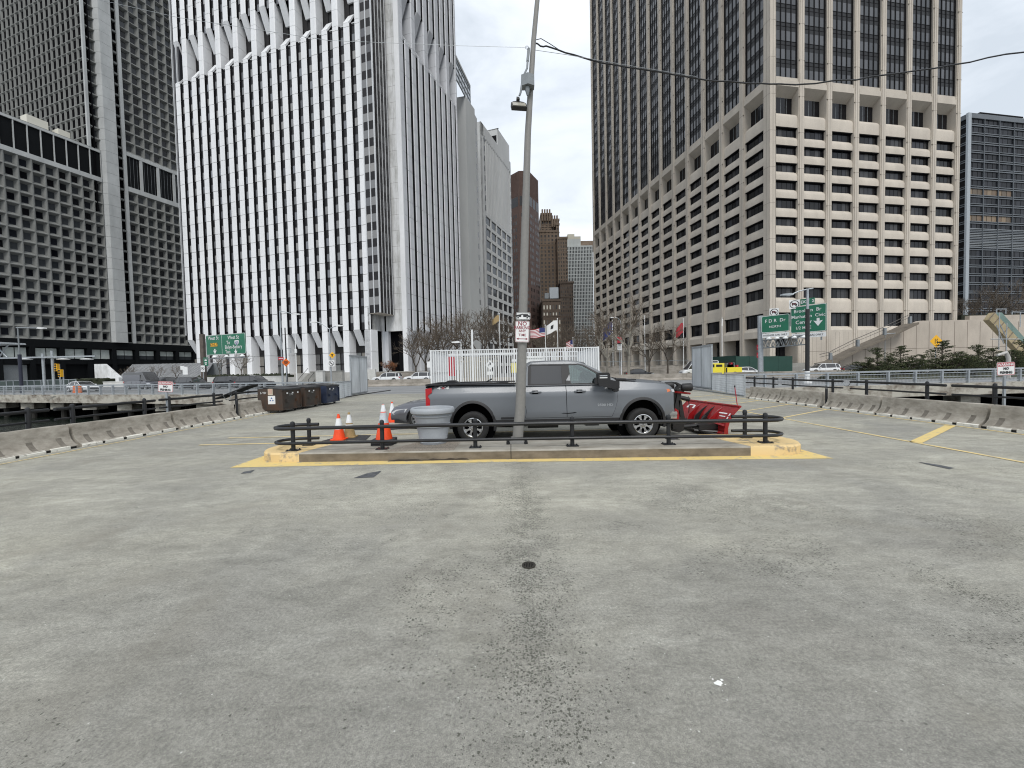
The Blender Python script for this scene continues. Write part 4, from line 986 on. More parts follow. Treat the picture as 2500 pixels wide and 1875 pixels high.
# ---- dumpsters
M['rust']=two_tone('rusty dark brown dumpster paint',(.075,.036,.018),(.040,.034,.028),1.7,.36,.56,.7,(1,1,.55),detail=9,bump=.2)
M['bluep']=two_tone('dark blue dumpster paint',(.012,.017,.035),(.02,.032,.068),2.2,.35,.6,.5,detail=8,bump=.15)
M['lid']=mat('black plastic lid',(.018,.018,.019),.5,n=(3,.3))
def dumpster(x,y,label,paint,stick,wd=1.15,dp=1.75):
    """root at near right bottom corner (x,y); extends to -x and +y"""
    t=thing('dumpster',(x,y,0),label,'dumpster','dumpsters lined up on the left')
    b=MB(m=paint); pf=[(0,.13),(0,1.10),(-.06,1.13),(-wd+.2,1.19),(-wd,1.18),(-wd-.0,.55),(-wd+.12,.13)]
    b.prism([(x+a,z) for a,z in pf],y,y+dp,'y'); b.box(x-.012,x+.045,y-.02,y+dp+.02,1.05,1.11); b.box(x-.01,x+.03,y-.01,y+dp+.01,.13,.2)
    b.box(x-.03,x+.05,y-.03,y+.03,.13,1.02); b.box(x-.03,x+.05,y+dp-.03,y+dp+.03,.13,1.02)
    b.box(x+.005,x+.10,y+.35,y+.50,.5,.62); b.box(x+.005,x+.10,y+dp-.50,y+dp-.35,.5,.62)
    b.build('dumpster_body',t)
    for k in range(2):
        b=MB(m=M['lid']); y0=y+dp*k/2+.01; y1=y+dp*(k+1)/2-.01
        q=[(x+.07,1.08),(x+.07,1.15),(x-wd+.2,1.26),(x-wd-.02,1.24),(x-wd-.02,1.20),(x-wd+.2,1.21)]
        b.prism(q,y0,y1,'y'); b.build('lid',t)
    for (dx,dy) in ((-.2,.18),(-.2,dp-.18),(-wd+.25,.18),(-wd+.25,dp-.18)):
        b=MB(m=M['ink']); b.lathe([(.065,-.025),(.065,.025)],(x+dx,y+dy,.065),12,'y'); b.box(x+dx-.03,x+dx+.03,y+dy-.035,y+dy+.035,.07,.14,M['steel_d']); b.build('caster',t)
    b=MB(m=M['wht'])
    if stick: 
        b.box(x-.66,x-.31,y-.006,y-.002,.44,.84); b.box(x-.65,x-.42,y-.006,y-.002,.88,1.18,mat('cream notice',(.55,.50,.38),.6))
        for k in range(5): b.box(x-.63,x-.44,y-.008,y-.006,.93+.05*k,.945+.05*k,M['red'])
        for k in range(3):
            a=R(90+120*k); ca=(x-.485+.065*math.cos(a),.65+.065*math.sin(a)); b.prism([(ca[0]+.055*math.cos(a+q),ca[1]+.055*math.sin(a+q)) for q in (R(0),R(110),R(250))],y-.009,y-.006,'y',mat('recycling blue',(.03,.10,.28),.5))
        T2=lambda s,sz,xx,zz,yy=y-.008: add_text(b,s,sz,M['wht'],lambda a,c:(xx+a,yy,zz+c))
        T2('2-YD',.14,x-.88,.98)
    if b.v: b.build('stickers',t)
    for k in range(3 if stick else 2):
        b=MB(m=M['wht']); yy=y+.35+k*.5; b.box(x+.048,x+.052,yy,yy+.14,.9,.97); b.build('sticker',t)
    b=MB(m=M['wht']); add_text(b,'2 YD' if stick else '2-5',.15,M['wht'],lambda a,c:(x+.006,y+dp*.5+a,.86+c))
    b.build('lettering',t)
    return t
dumpster(-11.08,19.95,'rusty brown dumpster with white recycling sticker, nearest of the three',M['rust'],True)
dumpster(-11.0,22.0,'rusty dark dumpster between the stickered one and the blue one',M['rust'],False)
dumpster(-10.85,24.2,'dark blue dumpster, farthest of the three',M['bluep'],False)
b=MB(m=M['lid']); b.prism([(19.9,1.32),(19.93,1.36),(19.2,.82),(19.18,.80)],-12.8,-11.9,'x') if False else b.prism([(-12.75,1.36),(-12.8,1.30),(-14.4,.72),(-14.4,.76)],20.0,20.9,'y'); tag(b.build('loose_lid'),'black lid flap hanging open off the left of the rusty dumpster','lid')
# ---- traffic cones
M['cone_o']=mat('orange cone plastic',(.86,.075,.012),.45,n=(6,.15)); M['cone_w']=mat('white reflective collar',(.76,.78,.79),.35,n=(10,.15)); M['cone_t']=mat('faded tan cone plastic',(.36,.25,.11),.7,n=(7,.35)); M['cone_g']=mat('silver reflective collar',(.55,.58,.60),.3,metal=.2,n=(12,.2))
def cone(x,y,z,h,label,body,bands,base,tip=None,nb=1,group='traffic cones around the island'):
    t=thing('traffic_cone',(x,y,z),label,'traffic cone',group); r0=.15*h/.7+.015; r1=.028; rb=lambda zz: r0+(r1-r0)*(zz-.03)/(h-.03)
    b=MB(m=body); zs=[.03,.06]+[h*k/10 for k in range(1,10)]+[h]; b.lathe([(rb(q),q) for q in zs]+[(r1*.6,h+.004)],(x,y,z),24); b.build('cone_body',t)
    for z0,z1,m in bands:
        b=MB(m=m); b.lathe([(rb(q)+.003,q) for q in (z0,(z0+z1)/2,z1)],(x,y,z),24,close=False); b.build('reflective_collar',t)
    w_=.19*h/.7
    for k in range(nb): b=MB(m=base); b.prism([(x+q[0],y+q[1]) for q in rrect(2*w_,2*w_,.06)],z+.045*k,z+.045*k+.035,'z'); b.build('base',t)
    return t
cone(-4.86,11.56,.012,.72,'orange traffic cone with silver collar on a black mat, left of the tan cone',M['cone_o'],[(.30,.60,M['cone_w'])],M['cone_o'])
cone(-4.72,11.95,.012,.72,'faded tan traffic cone behind the orange one',M['cone_t'],[(.42,.66,M['cone_w']),(.33,.38,M['cone_w'])],M['cone_t'])
cone(-3.0,9.62,.2,.92,'tall orange traffic cone with white top and stacked black bases, left of the planter',M['cone_o'],[(.50,.74,M['cone_g']),(.76,.92,M['cone_w'])],M['rubber'],nb=3)
cone(-4.5,15.5,0,.75,'orange cone with white collar half hidden beyond the grey sedan nose',M['cone_o'],[(.35,.7,M['cone_w'])],M['cone_o'])
# ---- planter
M['plant']=mat('light grey moulded plastic',(.35,.375,.40),.55,n=(2,.12),n2=(50,.08))
t=thing('planter',(-1.86,9.64,.2),'large round light grey empty planter on the concrete island','planter')
b=MB(m=M['plant']); prof=[(.27,0),(.30,.0),(.31,.03),(.315,.05),(.30,.06),(.315,.10),(.33,.12),(.325,.135),(.372,.39),(.392,.40),(.394,.42),(.378,.428),(.378,.44),(.400,.448),(.402,.468),(.386,.478),(.420,.62),(.440,.63),(.446,.655),(.430,.668),(.430,.69),(.478,.70),(.502,.72),(.510,.76),(.502,.81),(.480,.832),(.455,.83),(.43,.82),(.40,.74),(.37,.60)]
b.lathe(prof,(-1.86,9.64,.2),48,close=False); b.build('planter_body',t)
b=MB(m=mat('dry potting soil',(.05,.04,.03),.95)); b.lathe([(.385,.60),(.001,.62)],(-1.86,9.64,.2),32,close=False); b.build('soil',t)
# ---- island guard rail
t=thing('guard_railing',(0,9.1,.2),'black tubular double guard railing with looped ends around the concrete island','railing')
fy=lambda x:9.06-(x+4.82)*.028
def loop(z):
    L1=[(-4.55,9.70,z),(-4.8,9.70,z),(-4.98,9.68,z)]
    for k in range(1,8): a=R(90+180*k/8); L1.append((-4.98+.33*math.cos(a),9.34+.34*math.sin(a),z))
    L1.append((-4.98,9.0,z)); 
    for x in (-4.2,-2,0,2,4.2): L1.append((x,fy(x)-.075,z+(.022 if abs(x)<3 else .01)))
    L1.append((5.38,8.71,z))
    for k in range(1,8): a=R(-90+180*k/8); L1.append((5.42+.42*math.cos(a),9.08+.37*math.sin(a),z))
    L1+= [(5.44,9.45,z),(5.0,9.46,z)]
    return L1
for z,r in ((.685,.040),(.36,.034)):
    b=MB(m=M['blackp']); b.tube(loop(z),r,12); b.build('rail',t)
for x,y in ((-4.82,9.06),(-2.85,fy(-2.85)),(-.82,fy(-.82)),(1.27,fy(1.27)),(3.32,fy(3.32)),(5.36,8.79),(-4.78,9.70),(5.3,9.46)):
    b=MB(m=M['blackp']); b.tube([(x,y,.2),(x,y,.76)],.045,14); b.lathe([(.048,.76),(.050,.79),(.040,.825),(.012,.84)],(x,y,0),14); b.prism([(x+q[0],y+q[1]) for q in rrect(.26,.2,.02)],.201,.215,'z')
    for dx in (-.1,.1):
        for dy in (-.07,.07): b.tube([(x+dx,y+dy,.21),(x+dx,y+dy,.235)],.013,6)
    b.build('post',t)
for x in (-3.0,3.5):
    b=MB(m=M['blackp']); b.box(x,x+.28,fy(x)+.55,fy(x)+.70,.201,.208); b.build('old_base_plate',t)
# ---- leaning lamp pole
M['pole']=mat('grey painted pole',(.235,.23,.215),.6,n=(1.5,.18,(1,1,.2)),n2=(14,.10))
pp=[(.095,9.40,.2),(.125,9.40,.55),(.176,9.38,.963),(.249,9.36,2.434),(.345,9.34,4.6),(.465,9.34,7.015),(.553,9.34,8.103),(.632,9.34,9.036),(.735,9.34,9.93),(.86,9.34,11.0)]
t=thing('lamp_pole',(.095,9.40,.2),'tall leaning grey lamp pole with a small floodlight, standing on the concrete island','lamp pole')
b=MB(m=M['pole']); b.tube(pp,[.122,.120,.114,.104,.090,.070,.061,.054,.050,.046],12); b.build('pole_shaft',t)
b=MB(m=M['pole']); b.rings([[( .085+w_*sx*1.0,9.40+w_*sy,z) for sx,sy in ((-1,-1),(1,-1),(1,1),(-1,1))] for w_,z in ((.175,.201),(.175,.235),(.135,.30),(.12,.34))],smooth=False); b.build('base_shoe',t)
for sx in (-.17,.17):
    for sy in (-.15,.15):
        b=MB(m=M['blackp']); b.lathe([(.045,0),(.045,.05),(.02,.055),(.02,.09)],(.085+sx*1.15,9.4+sy,.2),10); b.build('anchor_bolt',t)
b=MB(m=M['steel_d']); bc=AT(1287,203,9.24); b.prism([(bc.x-.13,9.14),(bc.x+.01,9.07),(bc.x+.15,9.14),(bc.x+.15,9.30),(bc.x-.13,9.30)],bc.z-.115,bc.z+.115,'z'); b.lathe([(.05,-.12),(.05,-.2),(.02,-.3)],(bc.x+.0,9.18,bc.z),8); b.build('junction_box',t)
b=MB(m=M['steel_d']); q=AT(1288,150,9.28); q2=AT(1276,190,9.2); fl=AT(1268,234,9.15); b.tube([q,AT(1287,166,9.26),q2,AT(1274,205,9.16),AT(1271,226,9.14),fl],.022,8); q3=AT(1291,118,9.28); b.tube([q3,q],.03,8); b.build('conduit',t)
b=MB(m=mat('flood lamp housing',(.035,.033,.03),.6,n=(12,.3))); fc=AT(1267,254,9.1); f=SignF(fc,R(8),0,R(-38)); b.fr=f
b.prism([(-.165,-.12),(.165,-.12),(.165,.06),(.11,.13),(.04,.155),(-.04,.155),(-.11,.13),(-.165,.06)],-.0,.085,'y'); b.box(-.03,.03,-.05,.11,.14,.25); b.build('flood_lamp',t)
b=MB(f,mat('lamp lens',(.36,.34,.28),.25,n=(30,.2))); b.box(-.14,.14,-.012,-.001,-.10,.05); b.build('lamp_lens',t)
# ring + eye hooks
b=MB(m=M['steel']); b.tube([AT(1286.5+4*math.cos(a/8*6.283),116+4*math.sin(a/8*6.283),9.25) for a in range(9)],.006,5); b.build('eye_ring',t)
# signs strapped to the pole
def pole_sign(name,px,py,w_,h_,label,draw):
    c=AT(px,py,9.215); t=thing(name,(c.x,c.y,c.z),label,'sign'); f=SignF(c,0,R(2.5)); b=MB(f,M['wht']); plate(b,rrect(w_,h_,.03),0,.004,M['wht']); b.build('sign_plate',t); b=MB(f,M['red']); draw(b,w_,h_); b.build('sign_print',t)
    b=MB(f,M['steel']); b.box(-.12,.12,.005,.02,h_*.25,h_*.25+.03); b.box(-.12,.12,.005,.02,-h_*.3,-h_*.3+.03); b.build('strap',t)
def d1(b,w_,h_):
    r=M['red_d']; ring_(b,rrect(w_-.012,h_-.012,.026),rrect(w_-.028,h_-.028,.02),-.002,r)
    T(b,'NO',.125,0,h_*.36,r,y=-.003,bold=.002); T(b,'PARKING',.098,0,h_*.175,r,y=-.003,bold=.002,sx=.86); T(b,'ANY',.078,0,.01,r,y=-.003,bold=.001); T(b,'TIME',.078,0,-h_*.165,r,y=-.003,bold=.001)
    z=-h_*.34; b.box(-.09,.09,-.004,-.002,z-.007,z+.007,r)
    for s in (-1,1): b.prism([(s*.125,z),(s*.08,z+.025),(s*.08,z-.025)],-.004,-.002,'y',r)
def d2(b,w_,h_):
    k=M['ink']; ring_(b,rrect(w_-.012,h_-.012,.026),rrect(w_-.03,h_-.03,.02),-.002,k)
    b.prism([(-.155,-.02),(-.155,.02),(-.10,.03),(-.03,.045),(.0,.052),(-.04,.02),(-.045,-.02)],-.004,-.002,'y',k); b.prism([(.0,-.0),(.005,-.02),(.155,-.02),(.155,.01),(.12,.02),(.10,.045),(.03,.045),(.0,.04)],-.004,-.002,'y',k)
    b.box(-.03,.02,-.004,-.002,.03,.042,k)
    for x in (-.11,.09): b.prism(circ(.024,14,x,-.032),-.006,-.004,'y',M['wht']); b.prism(circ(.018,14,x,-.032),-.008,-.006,'y',k)
M['red_d']=mat('dark red sign print',(.23,.012,.03),.5)
pole_sign('no_parking_sign',1275.1,809.5,.31,.47,'white NO PARKING ANY TIME sign with dark red letters on the leaning pole',d1)
pole_sign('tow_away_sign',1277.2,771.7,.315,.16,'small white tow truck symbol sign above the no parking sign',d2)
# ---- overhead lines
def wire(name,pts,r,label,n=6,m=None,wig=0):
    rr=random.Random(2); P=[]
    for a,c in zip(pts[:-1],pts[1:]):
        for k in range(5): P.append(Vector(a).lerp(Vector(c),k/5)+Vector((0,0,rr.uniform(-wig,wig))))
    P.append(Vector(pts[-1])); b=MB(m=m or M['blackp']); b.tube(P,r,n); return tag(b.build(name,origin=tuple(pts[0])),label,'cable')
cab=[(.66,9.4,9.01),(.97,9.4,8.93),(1.87,9.4,8.64),(3.22,9.4,8.36),(4.44,9.4,8.17),(5.66,9.4,8.04),(6.6,9.4,8.03),(7.73,9.4,8.1),(9.45,9.4,8.29),(11.42,9.4,8.62),(14,9.4,9.2)]
wire('overhead_cable',cab,.016,'thick sagging black cable running from the lamp pole to the right',8,wig=.02)
wire('overhead_wire',[(.62,9.38,8.87),(1.35,9.38,8.75),(2.4,9.38,8.55),(4.2,9.38,8.22)],.005,'thin wire just under the thick sagging cable',5,M['steel'])
wire('overhead_wire',[(.48,9.3,8.86),(-1.0,9.3,8.93),(-3.83,9.3,9.1),(-7.06,9.3,9.65),(-11,9.3,10.6)],.004,'thin wire running from the lamp pole to the upper left',5,M['steel'])
wire('cable_pigtail',[(.62,9.4,9.08),(.8,9.4,9.12),(1.0,9.4,9.0),(1.18,9.4,8.88)],.008,'loose cable tail looping beside the lamp pole',5)
# ---- tall framed gates and low mesh fences at both pier edges
M['mesh']=None
def mesh_mat(name,col,sc,th):
    m=bpy.data.materials.new(name); m.use_nodes=True; t=m.node_tree; b=t.nodes['Principled BSDF']; b.inputs['Base Color'].default_value=(*col,1); b.inputs['Metallic'].default_value=.5; b.inputs['Roughness'].default_value=.5
    return m
M['galv']=mat('galvanised sheet',(.66,.69,.71),.55,metal=.1,n=(1.2,.25,(1,1,.3)))
def screen_gate(name,x0,y0,x1,y1,z0,z1,label,cat='gate'):
    t=thing(name,(x0,y0,0),label,cat); d=Vector((x1-x0,y1-y0,0)); az=math.degrees(math.atan2(d.x,d.y)); f=Fr((x0,y0,0),az,1); Ln=d.length
    b=MB(f,M['steel']); b.box(0,Ln,-.06,.06,z1-.14,z1); b.box(0,Ln,-.05,.05,z0,z0+.1)
    for u in (.05,Ln/2,Ln-.05): b.box(u-.05,u+.05,-.05,.05,z0,z1)
    b.build('gate_frame',t)
    b=MB(f,M['galv']); n=int(Ln/.045)
    for k in range(n): u=Ln*(k+.5)/n; b.box(u-.011,u+.011,-.02,.02,z0+.1,z1-.14)
    for k in range(int((z1-z0)/.3)): z=z0+.15+.3*k; b.box(0,Ln,-.012,.012,z,z+.02)
    b.build('gate_mesh',t)
    b=MB(f,M['steel_d']); b.box(.2,Ln-.2,.02,.03,z0-.06,z0); b.tube([(.3,0,.06),(.3,0,.12)],.06,8); b.tube([(Ln-.3,0,.06),(Ln-.3,0,.12)],.06,8); b.build('gate_wheel',t)
    return t
screen_gate('tall_gate',-12.8,33.0,-12.96,37.2,.12,3.28,'tall grey metal mesh gate on the left beyond the blue dumpster')
screen_gate('tall_gate',14.55,30.2,14.95,34.4,.12,3.38,'tall grey metal mesh gate on the right beside the yellow truck')
def low_mesh(x0,y0,x1,y1,h,label,posts):
    t=thing('mesh_fence',(x0,y0,0),label,'fence'); d=Vector((x1-x0,y1-y0,0)); f=Fr((x0,y0,0),math.degrees(math.atan2(d.x,d.y)),1); Ln=d.length
    for k in range(posts+1): u=Ln*k/posts; b=MB(f,M['steel']); b.box(u-.035,u+.035,-.035,.035,0,h+.02); b.build('post',t)
    b=MB(f,M['galv']); n=int(Ln/.055)
    for k in range(n): u=Ln*(k+.5)/n; b.box(u-.009,u+.009,-.01,.01,.06,h)
    for k in range(9): z=.06+(h-.06)*k/8; b.box(0,Ln,-.012,.012,z,z+.016)
    b.box(0,Ln,-.03,.03,h-.03,h+.01,M['steel']); b.build('mesh_panel',t)
low_mesh(-12.0,28.2,-12.8,33.0,1.22,'low galvanised mesh fence between the blue dumpster and the tall left gate',2)
low_mesh(13.5,24.1,14.55,30.2,1.25,'low galvanised mesh fence right of the tall right gate',2)
b=MB(m=M['blackp']); b.tube([(-12.6,28,.05),(-12.4,36,.05),(-12.0,41,.05)],.04,6); tag(b.build('gate_track'),'dark gate track on the ground under the left gate','track')
b=MB(m=M['steel_d']); b.tube([(13.4,24,.05),(13.6,28,.05),(13.9,33,.05),(13.9,36,.05)],.04,6); tag(b.build('gate_track'),'grey gate track on the ground along the right mesh fence','track')
# ---- white picket enclosure across the pier head
t=thing('picket_enclosure',(.2,29,0),'tall white picket fence enclosure behind the pickup truck','fence'); ZT=3.3
M['pick']=mat('white powder coated bars',(.70,.72,.73),.45,n=(.6,.12))
def pickets(p0,p1,zt,gap=.155,w_=.033,name='fence_panel',rails=(.15,2.75),m=None,wide=.03):
    d=Vector(p1)-Vector(p0); f=Fr((p0[0],p0[1],0),math.degrees(math.atan2(d.x,d.y)),1); Ln=d.length; b=MB(f,m or M['pick']); n=int(Ln/gap)
    for k in range(n+1): u=Ln*k/n; b.box(u-w_,u+w_,-wide,wide,.05,zt)
    for z in rails: b.box(0,Ln,-.035,.035,z,z+.09)
    b.box(0,Ln,-.045,.045,zt-.07,zt); b.build(name,t)
xs=[-5.6,-3.75,-2.7,.2,2.45,3.75,6.05]
for a,c in zip(xs[:-1],xs[1:]): pickets((a,29),(c,29),ZT,name='gate_leaf' if (a,c) in ((-3.75,-2.7),(2.45,3.75)) else 'fence_panel',rails=(.15,))
for x in xs: b=MB(m=M['pick']); b.box(x-.06,x+.06,28.94,29.06,0,ZT+.02+(1.35 if x==-2.7 else 0)); b.build('post',t)
pickets((-5.6,29),(-5.6,38),ZT,gap=.24,w_=.05,wide=.02,rails=(.15,1.7)); pickets((6.05,29),(6.05,38),ZT,gap=.24,w_=.05,wide=.02,rails=(.15,1.7))
pickets((-5.6,38),(-1.2,38),ZT-.25,gap=.21,w_=.055,m=mat('cream slats',(.36,.335,.28),.6),rails=(.15,2.6)); pickets((.6,38),(6.05,38),ZT+.1,gap=.25,w_=.05,rails=(.15,2.9))
b=MB(m=M['pick']); b.box(-5.2,.6,33.8,33.95,3.05,3.22); b.box(-5.2,-5.1,33.8,33.95,0,3.2); b.build('cross_beam',t)
# notices inside
def notice(x,y,z0,z1,w_,m,txt,label,tm,sz,rows=1,post=True):
    q=thing('notice_board',(x,y,0),label,'sign'); b=MB(m=m); b.box(x-w_/2,x+w_/2,y-.02,y,z0,z1)
    for i,s in enumerate(txt): add_text(b,s,sz,tm,lambda a,c:(x+a,y-.026,z1-(z1-z0)*(i+.5)/len(txt)+c))
    b.build('board',q); b=MB(m=M['steel']); b.box(x-.03,x+.03,y+.01,y+.06,0,z1); b.build('post',q)
b=MB(m=M['wht']); qn=thing('diamond_sign',(-1.75,34,0),'small white diamond sign seen through the white picket fence','sign'); b.prism([(-1.75,2.65),(-1.38,2.25),(-1.75,1.85),(-2.12,2.25)],33.7,33.72,'y'); b.prism([(-1.75,2.5),(-1.6,2.3),(-1.75,2.25),(-1.9,2.15),(-1.9,2.3)],33.68,33.7,'y',M['ink']); b.box(-1.98,-1.52,33.7,33.72,1.45,1.72); b.build('board',qn); b=MB(m=M['steel']); b.box(-1.78,-1.72,33.73,33.78,0,2.6); b.build('post',qn)
notice(-4.55,31.5,1.45,2.9,.55,M['red'],('',),'tall red and white notice behind the left end of the white picket fence',M['wht'],.2)
notice(.35,32.0,1.6,2.35,.75,mat('yellow notice',(.78,.68,.05),.5),('',),'bright yellow notice board behind the white picket fence left of the pole',M['ink'],.12)
notice(.4,31.9,2.45,2.62,.8,M['wht'],('',),'narrow white board above the yellow notice',M['ink'],.1)
b=MB(m=M['wht']); qn=thing('guard_booth',(1.9,34.5,0),'small white guard booth inside the picket enclosure','booth'); b.box(1.2,2.6,34,35.6,0,2.75); b.box(1.1,2.7,33.9,35.7,2.75,2.9); b.box(1.35,2.45,33.97,33.99,1.3,2.3,M['tan_glass'][1]); b.build('booth_body',qn)
# ================================================================ vehicles
M['paint_t']=mat('satin blue grey car paint',(.150,.163,.178),.40,metal=.15,coat=.25,n=(.8,.06)); M['trim']=mat('black plastic trim',(.012,.012,.013),.55); M['tyre']=mat('tyre rubber',(.018,.018,.018),.85,n=(6,.3)); M['alloy']=mat('bright alloy',(.62,.63,.64),.25,metal=.85)
M['chrome']=mat('chrome',(.75,.76,.77),.12,metal=1); M['seam']=mat('panel gap',(.003,.003,.0035),.9,spec=.05)
M['tint']=mat('tinted window',(.035,.036,.038),.05,spec=.9)
def clear_glass(name,a=.28,tint=(.55,.62,.60)):
    m=bpy.data.materials.new(name); m.use_nodes=True; t=m.node_tree; t.nodes.clear(); o=t.nodes.new('ShaderNodeOutputMaterial'); g=t.nodes.new('ShaderNodeBsdfGlossy'); g.inputs['Roughness'].default_value=.03; g.inputs[0].default_value=(.9,.95,.95,1); tr=t.nodes.new('ShaderNodeBsdfTransparent'); tr.inputs[0].default_value=(*tint,1); mx=t.nodes.new('ShaderNodeMixShader'); mx.inputs[0].default_value=a
    t.links.new(tr.outputs[0],mx.inputs[1]); t.links.new(g.outputs[0],mx.inputs[2]); t.links.new(mx.outputs[0],o.inputs[0]); return m
M['cglass']=clear_glass('clear window glass',.16); M['tail']=mat('red tail lamp',(.42,.008,.014),.12,spec=.8); M['amber']=mat('amber lens',(.75,.22,.10),.2); M['lens']=mat('headlamp lens',(.75,.77,.8),.08,metal=.4)
def wheel(t,x,yo,z,r,w_,side,spokes=8,rim=None,style='truck'):
    """yo: outer face y; side -1 = faces -y"""
    s=side; q=thing('wheel',(0,0,0),None,None); q.parent=t; 
    base=wloc(t); wx=x-base.x; 
    b=MB(m=M['tyre']); h=.62*r if style=='truck' else .68*r
    prof=[(h,.02),(h+.02,.0),(r*.86,-.012),(r*.96,.008),(r,.035),(r,w_-.035),(r*.95,w_),(h,w_)]
    b.lathe([(a,-s*c) for a,c in prof],(x,yo,z),36,'y',close=False)
    o=b.build('tyre',q); 
    b=MB(m=rim or M['alloy']); b.lathe([(h+.004,-s*.0),(h-.012,-s*(-.004)),(h-.03,-s*.02),(h-.035,-s*.10)],(x,yo,z),36,'y',close=False)
    b.lathe([(h-.03,-s*.09),(.001,-s*.09)],(x,yo,z),24,'y',m=M['seam'],close=False)
    yc=yo-s*.03
    for k in range(spokes):
        a=2*math.pi*(k+.5)/spokes; ca,sa=math.cos(a),math.sin(a)
        if style=='truck': sh=[(.06,-.030),(.06,.030),(h*.62,.020),(h-.035,.052),(h-.02,.050),(h-.02,-.050),(h-.035,-.052),(h*.62,-.020)]
        else: sh=[(.05,-.026),(.05,.026),(h*.6,.020),(h-.02,.034),(h-.02,-.034),(h*.6,-.020)]
        p=[(x+ca*u-sa*v,z+sa*u+ca*v) for u,v in sh]; b.prism(p,min(yc,yc-s*.045),max(yc,yc-s*.045),'y')
    b.lathe([(.075,0),(.075,s*.012),(.045,s*.02),(.001,s*.02)],(x,yc,z),18,'y',close=False)
    if style=='truck':
        for k in range(8): a=2*math.pi*k/8; b.lathe([(.011,0),(.011,s*.018),(.001,s*.02)],(x+.085*math.cos(a),yc,z+.085*math.sin(a)),8,'y',close=False)
        b.box(x-.026,x+.026,min(yc+s*.021,yc+s*.024),max(yc+s*.021,yc+s*.024),z-.006,z+.006,M['ink']); b.box(x-.009,x+.009,min(yc+s*.021,yc+s*.024),max(yc+s*.021,yc+s*.024),z-.012,z+.012,M['ink'])
    b.build('rim',q); return q
# ---------------------------------------------------------------- the pickup
TC=(1.0,11.6,0); t=thing('pickup_truck',TC,'grey blue four door pickup truck with a red snow plough, parked behind the island','pickup truck')
Yc=11.6
def hw(x): # half width along the body
    if x<-2.1: return .985
    if x>3.6: return 1.015-.10*((x-3.6)/.6)**2
    return 1.015
def ztop(x):
    pts=[(-2.2,1.50),(.15,1.475),(.32,1.455),(2.55,1.47),(2.66,1.535),(3.2,1.50),(3.8,1.455),(4.05,1.40),(4.16,1.28)]
    for (a,c),(d,e) in zip(pts[:-1],pts[1:]):
        if a<=x<=d: return c+(e-c)*(x-a)/(d-a)
    return pts[-1][1]
def yside(x,z):
    """distance of the body side from the centre line at height z: flat flank, shoulder leaning in above the crease"""
    w_=hw(x)
    if z<.72: return w_-.05*(.72-z)/.14*.6
    if z<1.27: return w_-.010*(z-.72)/.55
    if z<1.31: return w_-.010-.025*(z-1.27)/.04
    return w_-.035-.10*((z-1.31)/.2)
def ring_at(x):
    zt=ztop(x); hood=x>2.6
    zs=[.58,.66,.72,.95,1.15,1.27,1.31,1.31+(zt-1.31)*.5,zt-.025] if zt>1.36 else [.58,.66,.72,.9,1.0,1.1,1.16,1.2,zt-.03]
    half=[(yside(x,z),z) for z in zs]; 
    if x>4.1: half=[(y,max(z,.62)) for y,z in half]
    cr=.05 if hood else .0
    half+=[(yside(x,zt)-.05,zt),(yside(x,zt)-.30,zt+cr*.7),(0.3,zt+cr)]
    return [(x,Yc-y,z) for y,z in half]+[(x,Yc+y,z) for y,z in reversed(half)]
xs_=[-2.20,-2.16,-2.0,-1.5,-1,-.5,0,.14,.32,.8,1.4,2.0,2.5,2.6,2.66,2.8,3.1,3.4,3.7,3.9,4.0,4.08,4.13,4.15]
b=MB(m=M['paint_t']); b.rings([ring_at(x) for x in xs_]); body=b.build('body',t,weld=False)
c1=MB(m=M['seam'])
for cx_ in (-1.02,3.33):
    c1.prism([(cx_+.555*math.cos(R(a)),.44+(.625 if 20<a<160 else .60)*math.sin(R(a))) for a in range(-24,205,12)]+[(cx_-.52,.2),(cx_+.52,.2)],Yc-1.4,Yc-.62,'y'); c1.prism([(cx_+.555*math.cos(R(a)),.44+.61*math.sin(R(a))) for a in range(-24,205,12)]+[(cx_-.52,.2),(cx_+.52,.2)],Yc+.62,Yc+1.4,'y')
c2=MB(m=M['trim']); c2.box(-2.12,.06,Yc-.80,Yc+.80,.98,2.2); c2.box(.165,.19,Yc-1.2,Yc+1.2,.8,2.0)
c3=MB(m=M['trim']); c3.box(.42,2.5,Yc-.88,Yc+.88,.75,2.2)
cut(body,[c1,c2,c3]); [setattr(p_,'use_smooth',False) for p_ in body.data.polygons if len(p_.vertices)>4 or p_.area>.12]
# cab
OUT=[(.33,1.44),(.355,1.60),(.40,1.90),(.44,1.99),(.52,2.035),(.9,2.05),(1.4,2.05),(1.70,2.035),(1.86,1.985),(2.15,1.845),(2.42,1.69),(2.66,1.54),(2.66,1.44)]
def ycab(z): return .965-(z-1.45)*.30-(.04*max(0,(z-1.93))/.1)
def cabring(k,shr=0):
    r=[]
    cx_,cz=1.4,1.72
    for x,z in OUT:
        x2=cx_+(x-cx_)*(1-shr); z2=cz+(z-cz)*(1-shr*1.6); edge=.02*(1-abs(k)**4)
        lift=(.045 if z>1.95 else 0)*(1-k*k); fwd=(.10*(1-k*k) if x>1.8 else (-.02*(1-k*k) if x<.5 else 0)); r.append((x2+fwd,Yc+k*(ycab(z)*(1-shr)),z2+lift))
    return r
ks=[-1,-.965,-.8,-.4,0,.4,.8,.965,1]
b=MB(m=M['paint_t']); b.rings([cabring(k) if abs(k)<1 else cabring(k) for k in ks]); cab=b.build('cab',t)
cv=MB(m=M['trim']); cv.rings([cabring(k*.955,.055) for k in (-1,-.5,0,.5,1)],smooth=False)
